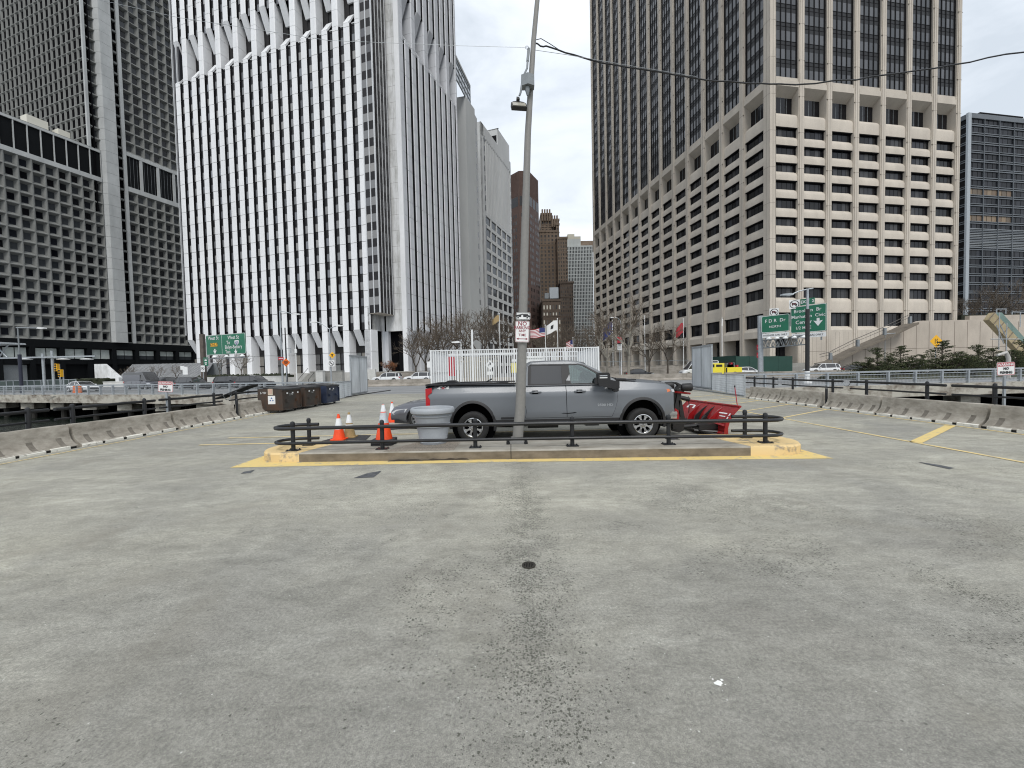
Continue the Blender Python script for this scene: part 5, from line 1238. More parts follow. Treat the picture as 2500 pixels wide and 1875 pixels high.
cw=MB(m=M['trim']); FW=[(1.50,1.475),(1.465,1.955),(1.70,1.965),(1.84,1.925),(2.02,1.835),(2.40,1.60),(2.47,1.475)]; cw.prism(FW,Yc-1.3,Yc+1.3,'y')
cr_=MB(m=M['trim']); RW=[(.47,1.485),(.50,1.94),(.56,1.965),(1.28,1.965),(1.30,1.475)]; cr_.prism(RW,Yc-1.3,Yc+1.3,'y')
cs=MB(m=M['trim']); cs.prism([(1.93,2.02),(2.15,1.93),(2.82,1.60),(2.62,1.50),(2.3,1.55),(1.9,1.92)],Yc-.74,Yc+.74,'y')
cut(cab,[cv,cw,cr_,cs])
def side_poly(b,pts,off,th,m,s=-1,yf=None):
    yf=yf or (lambda x,z:ycab(z)); a=[(x,Yc+s*(yf(x,z)+off),z) for x,z in pts]; c=[(x,Yc+s*(yf(x,z)+off-th),z) for x,z in pts]; b.rings([a,c],m,smooth=False)
for s in (-1,1):
    b=MB(); side_poly(b,FW,-.010,.006,M['cglass'],s); b.build('window',t)['label']='clear front door window'
    b=MB(); side_poly(b,RW,-.010,.006,M['tint'],s); b.build('window',t)['label']='dark tinted rear door window'
    b=MB(m=M['trim']); side_poly(b,[(1.29,1.455),(1.275,1.985),(1.475,1.985),(1.51,1.455)],.004,.01,M['trim'],s)
    for q in ([(.40,1.45),(.43,1.95),(.50,1.985),(.51,1.955),(.475,1.49)],[(.40,1.45),(.42,1.485),(2.45,1.480),(2.50,1.45)],[(.45,1.955),(.48,1.99),(1.72,1.985),(1.71,1.958)],[(1.70,1.99),(1.86,1.955),(2.50,1.58),(2.50,1.45),(2.44,1.47),(2.42,1.575),(1.83,1.925),(1.70,1.96)]): side_poly(b,q,.003,.01,M['trim'],s)
    b.build('window_trim',t)
    b=MB(m=M['seam']); side_poly(b,[(1.375,1.45),(1.362,2.01),(1.367,2.01),(1.382,1.45)],.006,.008,M['seam'],s); b.build('door_gap',t)
b=MB(m=M['cglass']); b.rings([[(x+.10*(1-k*k),Yc+k*.80,z) for x,z in ((1.93,1.945),(2.63,1.56))] for k in (-.95,-.5,0,.5,.95)],cap=False) if False else None
for i in range(1): 
    ks2=[-.92,-.5,0,.5,.92]
    for ka,kb in zip(ks2[:-1],ks2[1:]): b.face([(1.93+.1*(1-ka*ka),Yc+ka*.80,1.955),(2.63+.1*(1-ka*ka),Yc+ka*.86,1.565),(2.63+.1*(1-kb*kb),Yc+kb*.86,1.565),(1.93+.1*(1-kb*kb),Yc+kb*.80,1.955)])
b.build('windscreen',t)
# doors as raised panels with real gaps
def body_panel(name,pts,s=-1,off=.007,under=True):
    """pts: outline in x,z; sliced by height so it follows the flank"""
    zs=sorted(set([p[1] for p in pts]+[.72,.95,1.15,1.27,1.31])); zlo,zhi=min(p[1] for p in pts),max(p[1] for p in pts); zs=[z for z in zs if zlo<=z<=zhi]
    def span(z):
        X=[]
        n=len(pts)
        for i in range(n):
            (x0,z0),(x1,z1)=pts[i],pts[(i+1)%n]
            if abs(z1-z0)<1e-9:
                if abs(z-z0)<1e-9: X+=[x0,x1]
            elif min(z0,z1)-1e-9<=z<=max(z0,z1)+1e-9: X.append(x0+(x1-x0)*(z-z0)/(z1-z0))
        return min(X),max(X)
    def sheet(b,e,m,grow=0):
        sp=[(z,span(z)) for z in zs]; r=[]
        for (z,(a,c)) in sp:
            zz=z+(grow if z==zs[-1] else (-grow if z==zs[0] else 0)); xm=(a+c)/2
            r.append([(x,Yc+s*(yside(x,z)+e),zz) for x in (a-grow,a+(c-a)*.33,xm,a+(c-a)*.67,c+grow)])
        sv=b.smooth; b.smooth=True
        for i in range(len(r)-1):
            for k in range(4): b.face([r[i][k],r[i][k+1],r[i+1][k+1],r[i+1][k]],m)
        b.smooth=False
        # edges
        loop=[r[i][0] for i in range(len(r))]+[r[-1][k] for k in range(1,5)]+[r[i][4] for i in range(len(r)-2,-1,-1)]+[r[0][k] for k in range(3,0,-1)]
        for i in range(len(loop)):
            p,q=loop[i],loop[(i+1)%len(loop)]; b.face([p,q,(q[0],q[1]-s*(e-.001),q[2]),(p[0],p[1]-s*(e-.001),p[2])],m)
        b.smooth=sv
    if under:
        b=MB(m=M['seam']); sheet(b,.0015,M['seam'],.007); b.build('door_gap',t)
    b=MB(m=M['paint_t']); sheet(b,off,M['paint_t']); o=b.build(name,t,weld=True); return o
D1=[(1.40,.62),(1.385,1.44),(2.58,1.44),(2.66,1.30),(2.69,1.05),(2.62,.80),(2.54,.62)]
D2=[(.33,1.44),(.33,.95),(.36,.80),(.33,.62),(1.385,.62),(1.37,1.44)]
for s in (-1,1):
    for nm,pp_,hx in (('door',D1,1.6),('door',D2,.47)):
        d=body_panel(nm,pp_,s); z=1.275; y=Yc+s*(yside(hx,z)+.012)
        b=MB(m=M['paint_t']); b.tube([(hx-.02,y,z),(hx+.03,y+s*.028,z+.004),(hx+.22,y+s*.028,z+.004),(hx+.27,y,z)],.018,8); b.box(hx+.04,hx+.19,min(y-s*.01,y+s*.004),max(y-s*.01,y+s*.004),z-.045,z+.045,M['seam']); b.build('door_handle',d)
# fenders' flares
for cx_ in (-1.02,3.33):
    for s in (-1,1):
        b=MB(m=M['trim']); P=[]; 
        for a in range(-12,195,9):
            x=cx_+.575*math.cos(R(a)); z=.44+(.63)*math.sin(R(a)); P.append((x,Yc+s*(yside(x,max(z,.6))+.012),z))
        for (p,q) in zip(P[:-1],P[1:]):
            d=.045
            def inn(p): v=Vector((cx_-p[0],0,.44-p[2])).normalized()*.04; return (p[0]+v.x,p[1]+s*.012,p[2]+v.z)
            def outr(p): v=Vector((cx_-p[0],0,.44-p[2])).normalized()*.03; return (p[0]-v.x,p[1]-s*.012,p[2]-v.z)
            b.face([outr(p),outr(q),q,p]); b.face([p,q,inn(q),inn(p)]); b.face([inn(p),inn(q),(inn(q)[0],inn(q)[1]-s*.12,inn(q)[2]),(inn(p)[0],inn(p)[1]-s*.12,inn(p)[2])])
        b.build('wheel_flare',t)
        b=MB(m=M['seam']); b.lathe([(.60,0),(.60,.01)],(cx_,Yc+s*.64,.44),20,'y'); b.build('wheel_well',t)
for cx_ in (-1.02,3.33):
    for s in (-1,1): wheel(t,cx_,Yc+s*1.03,.402,.402,.27,s,8)
# sills, chassis, exhaust
b=MB(m=M['trim']); b.box(-.42,2.72,Yc-.98,Yc-.90,.47,.60); b.box(-.42,2.72,Yc+.90,Yc+.98,.47,.60); b.box(-2.1,4.0,Yc-.5,Yc+.5,.42,.62); b.box(-1.2,-.85,Yc-.85,Yc+.85,.34,.47); b.box(3.15,3.5,Yc-.85,Yc+.85,.34,.47)
b.lathe([(.12,0),(.12,.8)],(.4,Yc-.6,.42),10,'x'); b.box(-.30,.12,Yc-1.0,Yc-.90,.60,.80); b.box(1.9,2.25,Yc-.8,Yc-.5,.36,.45); b.build('chassis',t)
b=MB(m=M['trim']); b.box(-2.21,.10,Yc-.985,Yc-.78,1.497,1.53); b.box(-2.21,.10,Yc+.78,Yc+.985,1.497,1.53); b.box(-2.22,-2.1,Yc-.95,Yc+.95,1.49,1.53); b.tube([(-.1,Yc-.3,1.52),(-.7,Yc-.2,1.55),(-.55,Yc-.3,1.62)],.02,6); b.prism([(-1.9,1.53),(-1.75,1.60),(-1.60,1.60),(-1.45,1.53)],Yc-.2,Yc+.2,'y'); b.build('bed_rail_cap',t)
b=MB(m=M['trim']); b.box(-2.42,-2.17,Yc-.95,Yc+.95,.55,.74); b.build('rear_bumper',t)
for s in (-1,1):
    b=MB(m=M['tail']); y=Yc+s*.965
    b.prism([(-2.215,1.42),(-2.05,1.44),(-2.055,1.32),(-2.15,1.25),(-2.15,1.21),(-2.10,1.13),(-2.11,.985),(-2.215,.97)],min(y,y+s*.03),max(y,y+s*.03),'y'); b.build('tail_light',t)
    b=MB(m=M['seam']); b.prism([(-2.205,1.485),(-2.0,1.485),(-2.0,1.465),(-2.205,1.435)],min(y,y+s*.022),max(y,y+s*.022),'y'); b.build('lamp_surround',t)
# hood scoop / cowl, nose
b=MB(m=M['trim']); b.box(2.66,3.2,Yc-.90,Yc-.80,1.525,1.55); b.box(2.66,2.95,Yc-.84,Yc+.84,1.53,1.57); b.tube([(2.75,Yc-.6,1.58),(2.5,Yc-.2,1.64)],.012,5); b.build('cowl',t)
b=MB(m=M['trim']); b.prism([(4.10,.72),(4.19,.76),(4.20,1.25),(4.12,1.34),(4.05,1.36)],Yc-.86,Yc+.86,'y'); 
for k in range(5): b.box(4.19,4.215,Yc-.7,Yc+.7,.84+.09*k,.87+.09*k,M['chrome'])
b.build('grille',t)
for s in (-1,1):
    b=MB(m=M['amber']); y=Yc+s*.955; b.prism([(3.90,1.285),(4.02,1.285),(4.06,1.23),(3.97,1.20),(3.90,1.235)],min(y-s*.04,y+s*.012),max(y-s*.04,y+s*.012),'y'); b.build('headlight',t)
    b=MB(m=M['lens']); y=Yc+s*.90; b.prism([(4.02,1.28),(4.15,1.27),(4.17,1.20),(4.06,1.215)],min(y-s*.08,y+s*.035),max(y-s*.08,y+s*.035),'y'); b.build('headlight',t)
b=MB(m=M['chrome']); b.rings([[(x,y,z) for x,z in ((3.93,.70),(4.22,.70),(4.24,.66),(4.22,.52),(4.0,.52),(3.93,.60))] for y in (Yc-.94,Yc+.94)],smooth=False); b.build('front_bumper',t)
b=MB(m=M['paint_t']); b.prism([(4.0,.70),(4.17,.72),(4.14,.85),(4.0,.85)],Yc-.93,Yc+.93,'y'); b.build('bumper_cover',t)
# tow mirrors
for s in (-1,1):
    y=Yc+s*1.0; b=MB(m=M['trim'])
    def bx(x0,x1,a,c,z0,z1,m=None): b.box(x0,x1,min(y+s*a,y+s*c),max(y+s*a,y+s*c),z0,z1,m)
    b.prism([(2.13,1.50),(2.12,1.70),(2.16,1.745),(2.40,1.74),(2.43,1.70),(2.44,1.56),(2.66,1.52),(2.66,1.35),(2.52,1.33),(2.16,1.42)],min(y+s*.13,y+s*.33),max(y+s*.13,y+s*.33),'y'); b.lathe([(.05,0),(.085,.02),(.085,.13),(.05,.15)],(2.58,y+s*.23,1.26),14,'z'); bx(2.45,2.62,-.08,.3,1.34,1.44)
    bx(2.06,2.14,.16,.30,1.47,1.62); m_=b.build('mirror',t)
    b=MB(m=M['chrome']); bx(2.17,2.36,.331,.336,1.655,1.675); bx(2.17,2.36,.331,.336,1.605,1.628,M['wht']); b.build('mirror_lamp',m_)
# badges
def side_text(s_,size,x,z,m,sx=1.0,shear=0):
    b=MB(m=m); add_text(b,s_,size,m,lambda a,c:(x+a+shear*c,Yc-yside(x,z)-.013,z+c),sx=sx,bold=.003); return b
b=side_text('4X4',.115,-1.77,1.425,M['wht'],1.55,.25); 
b.build('badge',t); b=side_text('X',.075,-1.77,1.425,M['red'],1.5,.25); b.v=[v+Vector((0,-.003,0)) for v in b.v]; b.build('badge',t); side_text('2500 HD',.085,2.37,.915,mat('badge chrome',(.42,.44,.46),.3,metal=.6),1.25).build('badge',t)
b=MB(m=M['seam']); b.prism([(1.30,.735),(1.42,.728),(1.60,.745),(1.64,.74),(1.58,.722),(1.42,.712),(1.25,.722)],Yc-1.026,Yc-1.0185,'y'); b.build('scuff',t)['label']='dark scuff low on the doors'
# cabin
M['seat']=mat('grey seat cloth',(.10,.105,.11),.9)
b=MB(m=M['seat'])
for xx in (.75,1.72):
    for yy in (-.42,.42): b.prism([(xx-.28,1.0),(xx+.22,1.05),(xx+.2,1.15),(xx-.14,1.16),(xx-.26,1.72),(xx-.36,1.70)],Yc+yy-.25,Yc+yy+.25,'y'); b.prism([(xx-.35,1.74),(xx-.25,1.75),(xx-.27,1.90),(xx-.35,1.90)],Yc+yy-.13,Yc+yy+.13,'y')
b.build('seat',t)
b=MB(m=M['trim']); b.prism([(2.18,1.0),(2.05,1.40),(2.15,1.52),(2.6,1.53),(2.6,1.0)],Yc-.85,Yc+.85,'y'); b.tube([(2.02+.06*math.cos(a/16*6.283)*1.0,Yc+.42+.19*math.sin(a/16*6.283),1.60+.18*math.cos(a/16*6.283)) for a in range(17)],.018,8,cap=False); b.tube([(2.02,Yc+.42,1.6),(2.2,Yc+.42,1.45)],.03,6); b.build('dashboard',t)
# snow plough
rp=thing('snow_plough',(0,0,0),'red snow plough blade with tall marker rod and black lifting frame',None); rp.parent=t
M['plow']=mat('red plough paint',(.30,.008,.010),.3,coat=.3,n=(3,.25)); M['frame']=mat('black plough frame',(.014,.013,.013),.45,n=(8,.4))
# blade: curved sheet across the truck, angled a little; concave side ahead
NB,FB=Vector((5.95,10.72)),Vector((5.62,13.15))
def bl(u,a,off=0): # u 0 near..1 far ; a 0 bottom..1 top
    p=NB.lerp(FB,u); ang=R(-28+78*a); x=p.x-.17-.42*math.cos(ang*.9)*.55+ (.30*a*a) ; z=.06+.72*a
    return (x-off,p.y,z)
b=MB(m=M['plow']); A=[i/10 for i in range(11)]; U=[i/8 for i in range(9)]
b.rings([[bl(u,a,.012) for a in A]+[bl(u,a,-.012) for a in reversed(A)] for u in U]); b.build('blade',rp)
b=MB(m=M['plow']); b.tube([bl(0,1,.02),bl(1,1,.02)],.03,8); b.build('blade_edge',rp)
for u in (0.0,1.0):
    b=MB(m=M['plow']); sh=[(bl(u,a,.012)[0],bl(u,a)[2]) for a in A]+[(bl(u,1)[0]-.03,bl(u,1)[2]),(bl(u,.5)[0]-.10,bl(u,.5)[2]),(bl(u,0)[0]-.12,bl(u,0)[2])]; y=bl(u,0)[1]; b.prism([p for p in sh],y-.008,y+.008,'y'); b.build('blade_side',rp)
for u in (.26,.40,.54,.68):
    b=MB(m=M['frame'] if u in (.4,.54) else M['plow']); y=bl(u,0)[1]; sh=[(bl(u,a,.012)[0],bl(u,a)[2]) for a in A[:10]]+[(bl(u,.8)[0]-.06,bl(u,.8)[2]),(bl(u,.5)[0]-.15,bl(u,.5)[2]),(bl(u,.1)[0]-.17,bl(u,.1)[2])]; b.prism(sh,y-.02,y+.02,'y'); b.build('rib',rp)
b=MB(m=M['plow']); p0=bl(.02,.30,.05);p1=bl(.28,.36,.05); b.tube([p0,p1],.035,4,smooth=False); p0=bl(.02,.02,.06);p1=bl(.98,.02,.06); b.tube([p0,p1],.045,4,smooth=False); b.build('stiffener',rp)
b=MB(m=M['wht']); 
for u0,u1,a0,a1 in ((.10,.24,.70,.74),(.10,.20,.60,.63),(.045,.065,.66,.74),(.045,.065,.55,.62),(.03,.05,.44,.52),(.86,.90,.72,.84),(.74,.78,.72,.84),(.76,.88,.83,.86)):
    b.face([bl(u0,a0,.016),bl(u1,a0,.016),bl(u1,a1,.016),bl(u0,a1,.016)])
b.build('reflector',rp)
b=MB(m=M['red']); q=bl(.03,1,.05); b.tube([q,(q[0]-.07,q[1],q[2]+.52)],.011,6); b.lathe([(.018,0),(.018,.05)],(q[0]-.07,q[1],q[2]+.50),8,m=M['ink']); b.build('marker_rod',rp)
b=MB(m=M['frame']); q=bl(.97,1,.05); b.tube([q,(q[0],q[1],q[2]+.12)],.012,6)
# frame: mast, lift arm, push frame, hydraulic ram, lamps
b.box(4.25,4.62,11.25,11.37,.30,.42); b.box(4.2,4.32,10.85,12.3,.22,.36); b.prism([(4.22,.15),(4.40,.10),(4.52,.16),(4.55,.42),(4.32,.60),(4.2,.5)],10.95,11.05,'y'); b.prism([(4.22,.15),(4.40,.10),(4.52,.16),(4.55,.42),(4.32,.60),(4.2,.5)],12.1,12.2,'y')
for yy in (11.1,12.05): b.prism([(4.26,.4),(4.42,.4),(4.52,1.20),(4.42,1.20)],yy-.03,yy+.03,'y'); b.prism([(4.5,.35),(4.62,.35),(4.52,.95),(4.44,.95)],yy-.03,yy+.03,'y')
b.box(4.36,4.56,11.0,12.15,1.16,1.24); b.tube([(4.46,11.6,1.05),(4.95,11.6,.92)],.06,8); b.tube([(4.4,11.2,.22),(5.5,11.35,.24)],.05,6); b.tube([(4.4,12.0,.22),(5.4,12.3,.24)],.05,6); b.tube([(4.9,11.2,.12),(5.6,11.0,.08)],.035,6); b.prism([(5.0,.14),(5.5,.14),(5.5,.3),(5.0,.26)],11.1,12.6,'y'); b.box(4.18,4.5,11.35,11.9,.55,1.15)
b.tube([(4.93,11.6,.90),(4.95,11.62,.72),(4.93,11.6,.55)],.012,5); b.tube([(5.0,11.3,.28),(5.25,11.3,.5),(5.35,11.35,.4)],.012,5)
b.build('lift_frame',rp)
b=MB(m=M['chrome']); b.tube([(4.85,11.05,.34),(5.25,11.1,.37)],.022,8); b.build('hydraulic_ram',rp)
b=MB(m=M['plow']); b.tube([(4.12,11.0,1.20),(4.72,11.0,1.13)],.026,4,smooth=False); b.build('light_bar',rp); b=MB(m=M['plow']); b.prism([(4.20,.48),(4.38,.46),(4.36,.70),(4.28,.76)],10.9,10.94,'y'); b.build('mount_bracket',rp)
for yy in (11.0,12.25):
    b=MB(m=M['trim']); b.lathe([(.07,-.14),(.10,-.10),(.11,.10),(.10,.13)],(4.62,yy,1.30),14,'x'); b.prism([(4.30,1.24),(4.44,1.28),(4.45,1.38),(4.34,1.44),(4.26,1.44),(4.38,1.36)],yy-.07,yy+.07,'y'); b.build('plough_lamp',rp)
# ---------------------------------------------------------------- ordinary cars
def make_car(name,label,cat,paint,kind='sedan',group=None,L=4.7,W=1.84,wheels=True,detail=False):
    t=thing(name,(0,0,0),label,cat,group); h=L/2
    K={'sedan':dict(H=1.45,top=[(-1,.88),(-.93,1.0),(-.62,1.02),(-.1,.93),(.42,.92),(.80,.82),(.96,.70),(1,.58)],gh=[(-.78,.99),(-.46,1.38),(-.28,1.44),(.02,1.45),(.12,1.42),(.47,.93)],wr=.33,wx=(-.58,.62)),
       'suv':dict(H=1.72,top=[(-1,.95),(-.97,1.05),(-.6,1.06),(-.1,1.04),(.45,1.04),(.85,.96),(.96,.84),(1,.7)],gh=[(-.97,1.04),(-.90,1.55),(-.80,1.68),(-.2,1.73),(.05,1.71),(.16,1.66),(.48,1.04)],wr=.37,wx=(-.58,.60)),
       'van':dict(H=2.55,top=[(-1,1.25),(-.99,1.32),(-.5,1.32),(.2,1.32),(.62,1.30),(.80,1.16),(.96,1.0),(1,.8)],gh=[(-1.0,1.31),(-.985,2.45),(-.95,2.55),(.25,2.58),(.38,2.50),(.74,1.28)],wr=.36,wx=(-.60,.70))}[kind]
    top=[(a*h,z) for a,z in K['top']]; gh=[(a*h,z) for a,z in K['gh']]; hwd=W/2
    def zt(x):
        for (a,c),(d,e) in zip(top[:-1],top[1:]):
            if a<=x<=d: return c+(e-c)*(x-a)/(d-a)
        return top[-1][1]
    def wd(x): e=abs(x)/h; return hwd*(1-.12*max(0,(e-.72)/.28)**2)
    def ring_(x):
        z=zt(x); w_=wd(x); lo=.24 if abs(x)<h*.9 else .30; half=[(w_*.92,lo),(w_*.985,lo+.08),(w_,.5*(lo+z)),(w_*.985,z-.14),(w_*.95,z-.04),(w_*.88,z),(w_*.4,z+.03)]
        return [(x,-a,c) for a,c in half]+[(x,a,c) for a,c in reversed(half)]
    xs=sorted(set([p[0] for p in top]+[h*k/10 for k in range(-9,10)])); b=MB(m=paint); b.rings([ring_(x) for x in xs]); body=b.build('body',t)
    r=K['wr']
    c=MB(m=M['seam'])
    for wx in K['wx']: c.lathe([(r+.07,-1.2),(r+.07,-W/2+.30)],(wx*h,0,r),24,'y'); c.lathe([(r+.07,W/2-.30),(r+.07,1.2)],(wx*h,0,r),24,'y')
    cut(body,[c])
    zb=min(p[1] for p in gh); zr=max(p[1] for p in gh); yg=lambda z:hwd*.93-(z-zb)*(.30 if kind!='van' else .08)
    b=MB(m=M['tint']); b.rings([[(x+(.08*(1-k*k) if x>0 else -.05*(1-k*k)),k*yg(z),z) for x,z in gh] for k in (-1,-.6,0,.6,1)],smooth=False); b.build('glasshouse',t)
    b=MB(m=paint)
    rf=[p for p in gh if p[1]>zr-.12]; rx0,rx1=rf[0][0]-.02,rf[-1][0]+.02
    pr=[(x,z+.012) for x,z in gh if z>zr-.14]+[(x,z-.05) for x,z in reversed([p for p in gh if p[1]>zr-.14])]
    b.rings([[(x,k*(yg(z)+.012),z+(.03*(1-k*k))) for x,z in pr] for k in (-1,-.7,0,.7,1)],smooth=False)
    n=len(gh)
    for s in (-1,1):
        def pil(xa,za,xb,zb_,w_): b.rings([[(x,s*(yg(z)+.008),z) for x,z in ((xa-w_,za),(xa+w_,za),(xb+w_,zb_),(xb-w_,zb_))],[(x,s*(yg(z)-.03),z) for x,z in ((xa-w_,za),(xa+w_,za),(xb+w_,zb_),(xb-w_,zb_))]],smooth=False)
        pil(gh[-1][0]-.03,gh[-1][1],gh[-2][0],gh[-2][1],.045); pil(gh[-2][0]-.02,gh[-2][1]-.02,gh[-3][0],gh[-3][1]-.01,.05)
        pil(gh[0][0]+.05,gh[0][1],gh[1][0]+.03,gh[1][1],.07); 
        if kind!='van': pil(-.05*h,zb-.02,-.07*h,zr-.03,.04); pil(gh[0][0]+.28*h,zb-.02,gh[0][0]+.30*h,zr-.08,.035)
        else: b.box(-h*.99,h*.28,min(s*(hwd*.90),s*(hwd*.935)),max(s*(hwd*.90),s*(hwd*.935)),zb,2.2); 
    b.build('roof',t)
    if wheels:
        for wx in K['wx']:
            for s in (-1,1): wheel(t,wx*h,s*(hwd-.02),r,r,.21,s,10 if detail else 5,rim=mat('dark alloy',(.30,.31,.32),.3,metal=.7) if detail else None,style='car')
    for s in (-1,1):
        b=MB(m=M['lens']); z=zt(h*.93); b.rings([[(x,s*(wd(x)*.99+.008),zz) for x,zz in ((h*.76,z-.05),(h*.92,z-.08),(h*.985,z-.17),(h*.955,z-.25),(h*.80,z-.17))],[(x,s*(wd(x)*.80),zz) for x,zz in ((h*.76,z-.05),(h*.92,z-.08),(h*.985,z-.17),(h*.955,z-.25),(h*.80,z-.17))]],smooth=False); b.build('headlight',t)
        b=MB(m=M['tail']); z=zt(-h*.97); b.box(-h*1.003,-h*.9,min(s*hwd*.70,s*hwd*.925),max(s*hwd*.70,s*hwd*.925),z-.24,z-.08); b.build('tail_light',t)
        b=MB(m=paint); b.prism([(h*.30,zb+.02),(h*.38,zb),(h*.37,zb+.13),(h*.31,zb+.13)],min(s*hwd,s*(hwd+.17)),max(s*hwd,s*(hwd+.17)),'y'); b.build('mirror',t)
        b=MB(m=M['seam'])
        for q in (-.33,.02,.36): b.box(q*h-.004,q*h+.004,min(s*hwd*.98,s*(hwd*.9995+.003)),max(s*hwd*.98,s*(hwd*.9995+.003)),.36,zt(q*h)-.12)
        b.build('door_gap',t)
    b=MB(m=M['trim']); b.box(h*.93,h*1.004,-hwd*.62,hwd*.62,.36,.52); b.box(h*.96,h*1.006,-hwd*.5,hwd*.5,zt(h*.97)-.18,zt(h*.97)-.08); b.box(-h*.95,h*.95,-hwd*.9,hwd*.9,.20,.30); b.build('lower_trim',t)
    return t
PT={}
def paint(n,c,metal=.3): PT[n]=PT.get(n) or mat('car paint '+n,c,.3,metal=metal,coat=.8); return PT[n]
c_=make_car('parked_car','dark grey sedan facing left, mostly hidden behind the pickup truck and the planter','car',paint('graphite',(.12,.125,.145),.35),'sedan',L=4.85,detail=True)
c_.location=(-1.55,14.32,0); c_.rotation_euler=(0,0,math.pi)
# ================================================================ the street beyond
def X(px,Y): return AT(px,905,Y).x
def Z(px,py,Y): return AT(px,py,Y).z
# ---- galvanised guard railings on the highway deck edge
def guard(name,path,pitch,label,h=1.04):
    t=thing(name,(path[0][0],path[0][1],.14),label,'guard railing','guard railings on the highway deck edge')
    for a,c in zip(path[:-1],path[1:]):
        d=Vector((c[0]-a[0],c[1]-a[1],0)); f=Fr((a[0],a[1],0),math.degrees(math.atan2(d.x,d.y)),1); Ln=d.length; n=max(1,round(Ln/pitch))
        b=MB(f,M['steel']); b.box(0,Ln,-.05,.05,h+.02,h+.14); b.build('top_rail',t)
        b=MB(f,M['steel']); b.box(0,Ln,-.02,.02,h-.14,h-.09); b.box(0,Ln,-.02,.02,.26,.31); b.box(0,Ln,-.02,.02,.62,.66); b.build('mid_rail',t)
        for k in range(n): b=MB(f,M['steel']); u=Ln*k/n; b.box(u-.06,u+.06,-.09,.09,.14,h+.04); b.build('post',t)
        b=MB(f,M['steel_d']); m_=int(Ln/.11)
        for k in range(m_): u=Ln*(k+.5)/m_; b.box(u-.006,u+.006,-.006,.006,.28,h-.12)
        b.build('mesh_infill',t)
guard('guard_railing',[(-13.6,33.35),(-33,39.75),(-52,46.1),(-72,52.8)],1.95,'long galvanised guard railing on the stained bridge edge to the left')
guard('guard_railing',[(PR_+.4,29.3),(27.3,30.15),(38,31.1),(58,32.9)],2.25,'long galvanised guard railing on the bridge edge to the right')
# ---- concrete median
M['med']=two_tone('median concrete',(.20,.18,.15),(.34,.31,.27),.8,.35,.6,.9,(1,1,2),bump=.2)
for x0,x1,lb in ((-19,-2,'weathered concrete median wall left of the picket enclosure'),(-2+.05,27,'weathered concrete median wall between the picket enclosure and the tall right gate'),(27.05,61,'weathered concrete median wall running behind the right gantry column')):
    y0=53.8-.018*(x0+19); t=thing('median_barrier',(x0,y0,0),lb,'barrier','concrete median barriers')
    b=MB(m=M['med']); b.prism([(y0-.3,0),(y0-.3,.1),(y0-.12,.3),(y0-.09,.86),(y0+.09,.86),(y0+.12,.3),(y0+.3,.1),(y0+.3,0)],x0,x1,'x'); [b.box(xx_,xx_+.03,y0-.13,y0-.085,.1,.865,M['barr2']) for xx_ in [x0+6.1*q for q in range(1,int((x1-x0)/6.1)+1)]]; o=b.build('barrier_body',t)
b=MB(m=M['med']); b.box(-19.3,-18.7,53.2,54.4,0,.95); struct(b.build('median_end'))
# far kerb wall on the opposite side of the road
def wall(name,x0,y0,x1,y1,z0,z1,th,m,label,cat='wall',slope=0):
    d=Vector((x1-x0,y1-y0,0)); f=Fr((x0,y0,0),math.degrees(math.atan2(d.x,d.y)),1); b=MB(f,m); b.box(0,d.length,-th,0,z0,z1); b.box(-.05,d.length+.05,-th-.05,.06,z1,z1+.12); return tag(b.build(name),label,cat)
M['wwall']=mat('whitewashed wall',(.62,.62,.59),.8,n=(.35,.25),n2=(4,.1)); M['hedge']=mat('clipped dark hedge',(.025,.032,.012),.95,n=(1.5,.5),n2=(9,.6),bump=1)
a=(X(472,84),84);c=(X(692,72),72)
wall('planter_wall',a[0],a[1],c[0],c[1],0,1.45,.8,M['wwall'],'long low white planter wall under the striped tower, behind the black cars')
d=Vector((c[0]-a[0],c[1]-a[1],0)); f=Fr((a[0],a[1],0),math.degrees(math.atan2(d.x,d.y)),1); b=MB(f,M['hedge']); rr=random.Random(4)
for k in range(160):
    u=rr.uniform(.3,d.length-.3); r_=rr.uniform(.2,.42); v=rr.uniform(-1.7,-.5); s=len(b.v)
    for i in range(6): aa=i*1.047; b.v.append(f(u+r_*1.3*math.cos(aa),v+r_*.6*math.sin(aa)*1.2,1.60+rr.uniform(-.05,.15)))
    b.v.append(f(u,v,1.95+rr.uniform(-.1,.22))); 
    for i in range(6): b._f([s+i,s+(i+1)%6,s+6])
    b._f([s+i for i in range(6)][::-1])
b.box(0,d.length,-2,-.4,1.3,1.72); tag(b.build('hedge'),'low dark clipped hedge on top of the white planter wall','hedge')
# forecourt base below the white tower
b=MB(fB,M['conc_l']); b.box(-3,64,-8,2.5,0,1.95); b.fr=fW; b.box(-1,34,-8,3.5,0,1.9); struct(b.build('tower_forecourt'))
wall('stair_wall',X(757,72),72,X(835,70),70,0,2.1,.6,M['conc'],'grey concrete wall beside the steps right of the white planter wall')
b=MB(m=M['conc']); x0,x1=X(728,70),X(757,70)
for k in range(9): b.box(x0,x1,70+.4*k,70.4+.4*k,0,.2+.2*k)
tag(b.build('steps'),'short flight of grey steps with a handrail below the striped tower','steps')
b=MB(m=M['blackp']); b.tube([(x1-.2,69.8,.9),(x1-.2,73.4,2.8)],.04,6); b.tube([(x1-.2,69.8,0),(x1-.2,69.8,.9)],.04,6); b.tube([(x0,69.9,.9),(x0,73.4,2.8)],.04,6); tag(b.build('handrail'),'thin black handrail beside the steps','handrail')
wall('white_pier',X(770,69.5),69.5,X(788,69.5),69.4,0,2.2,.8,M['wwall'],'short white wall end right of the steps')
wall('forecourt_wall',X(898,82),82,X(1060,80),80,0,1.7,.6,M['med'],'long grey retaining wall behind the white parked cars')
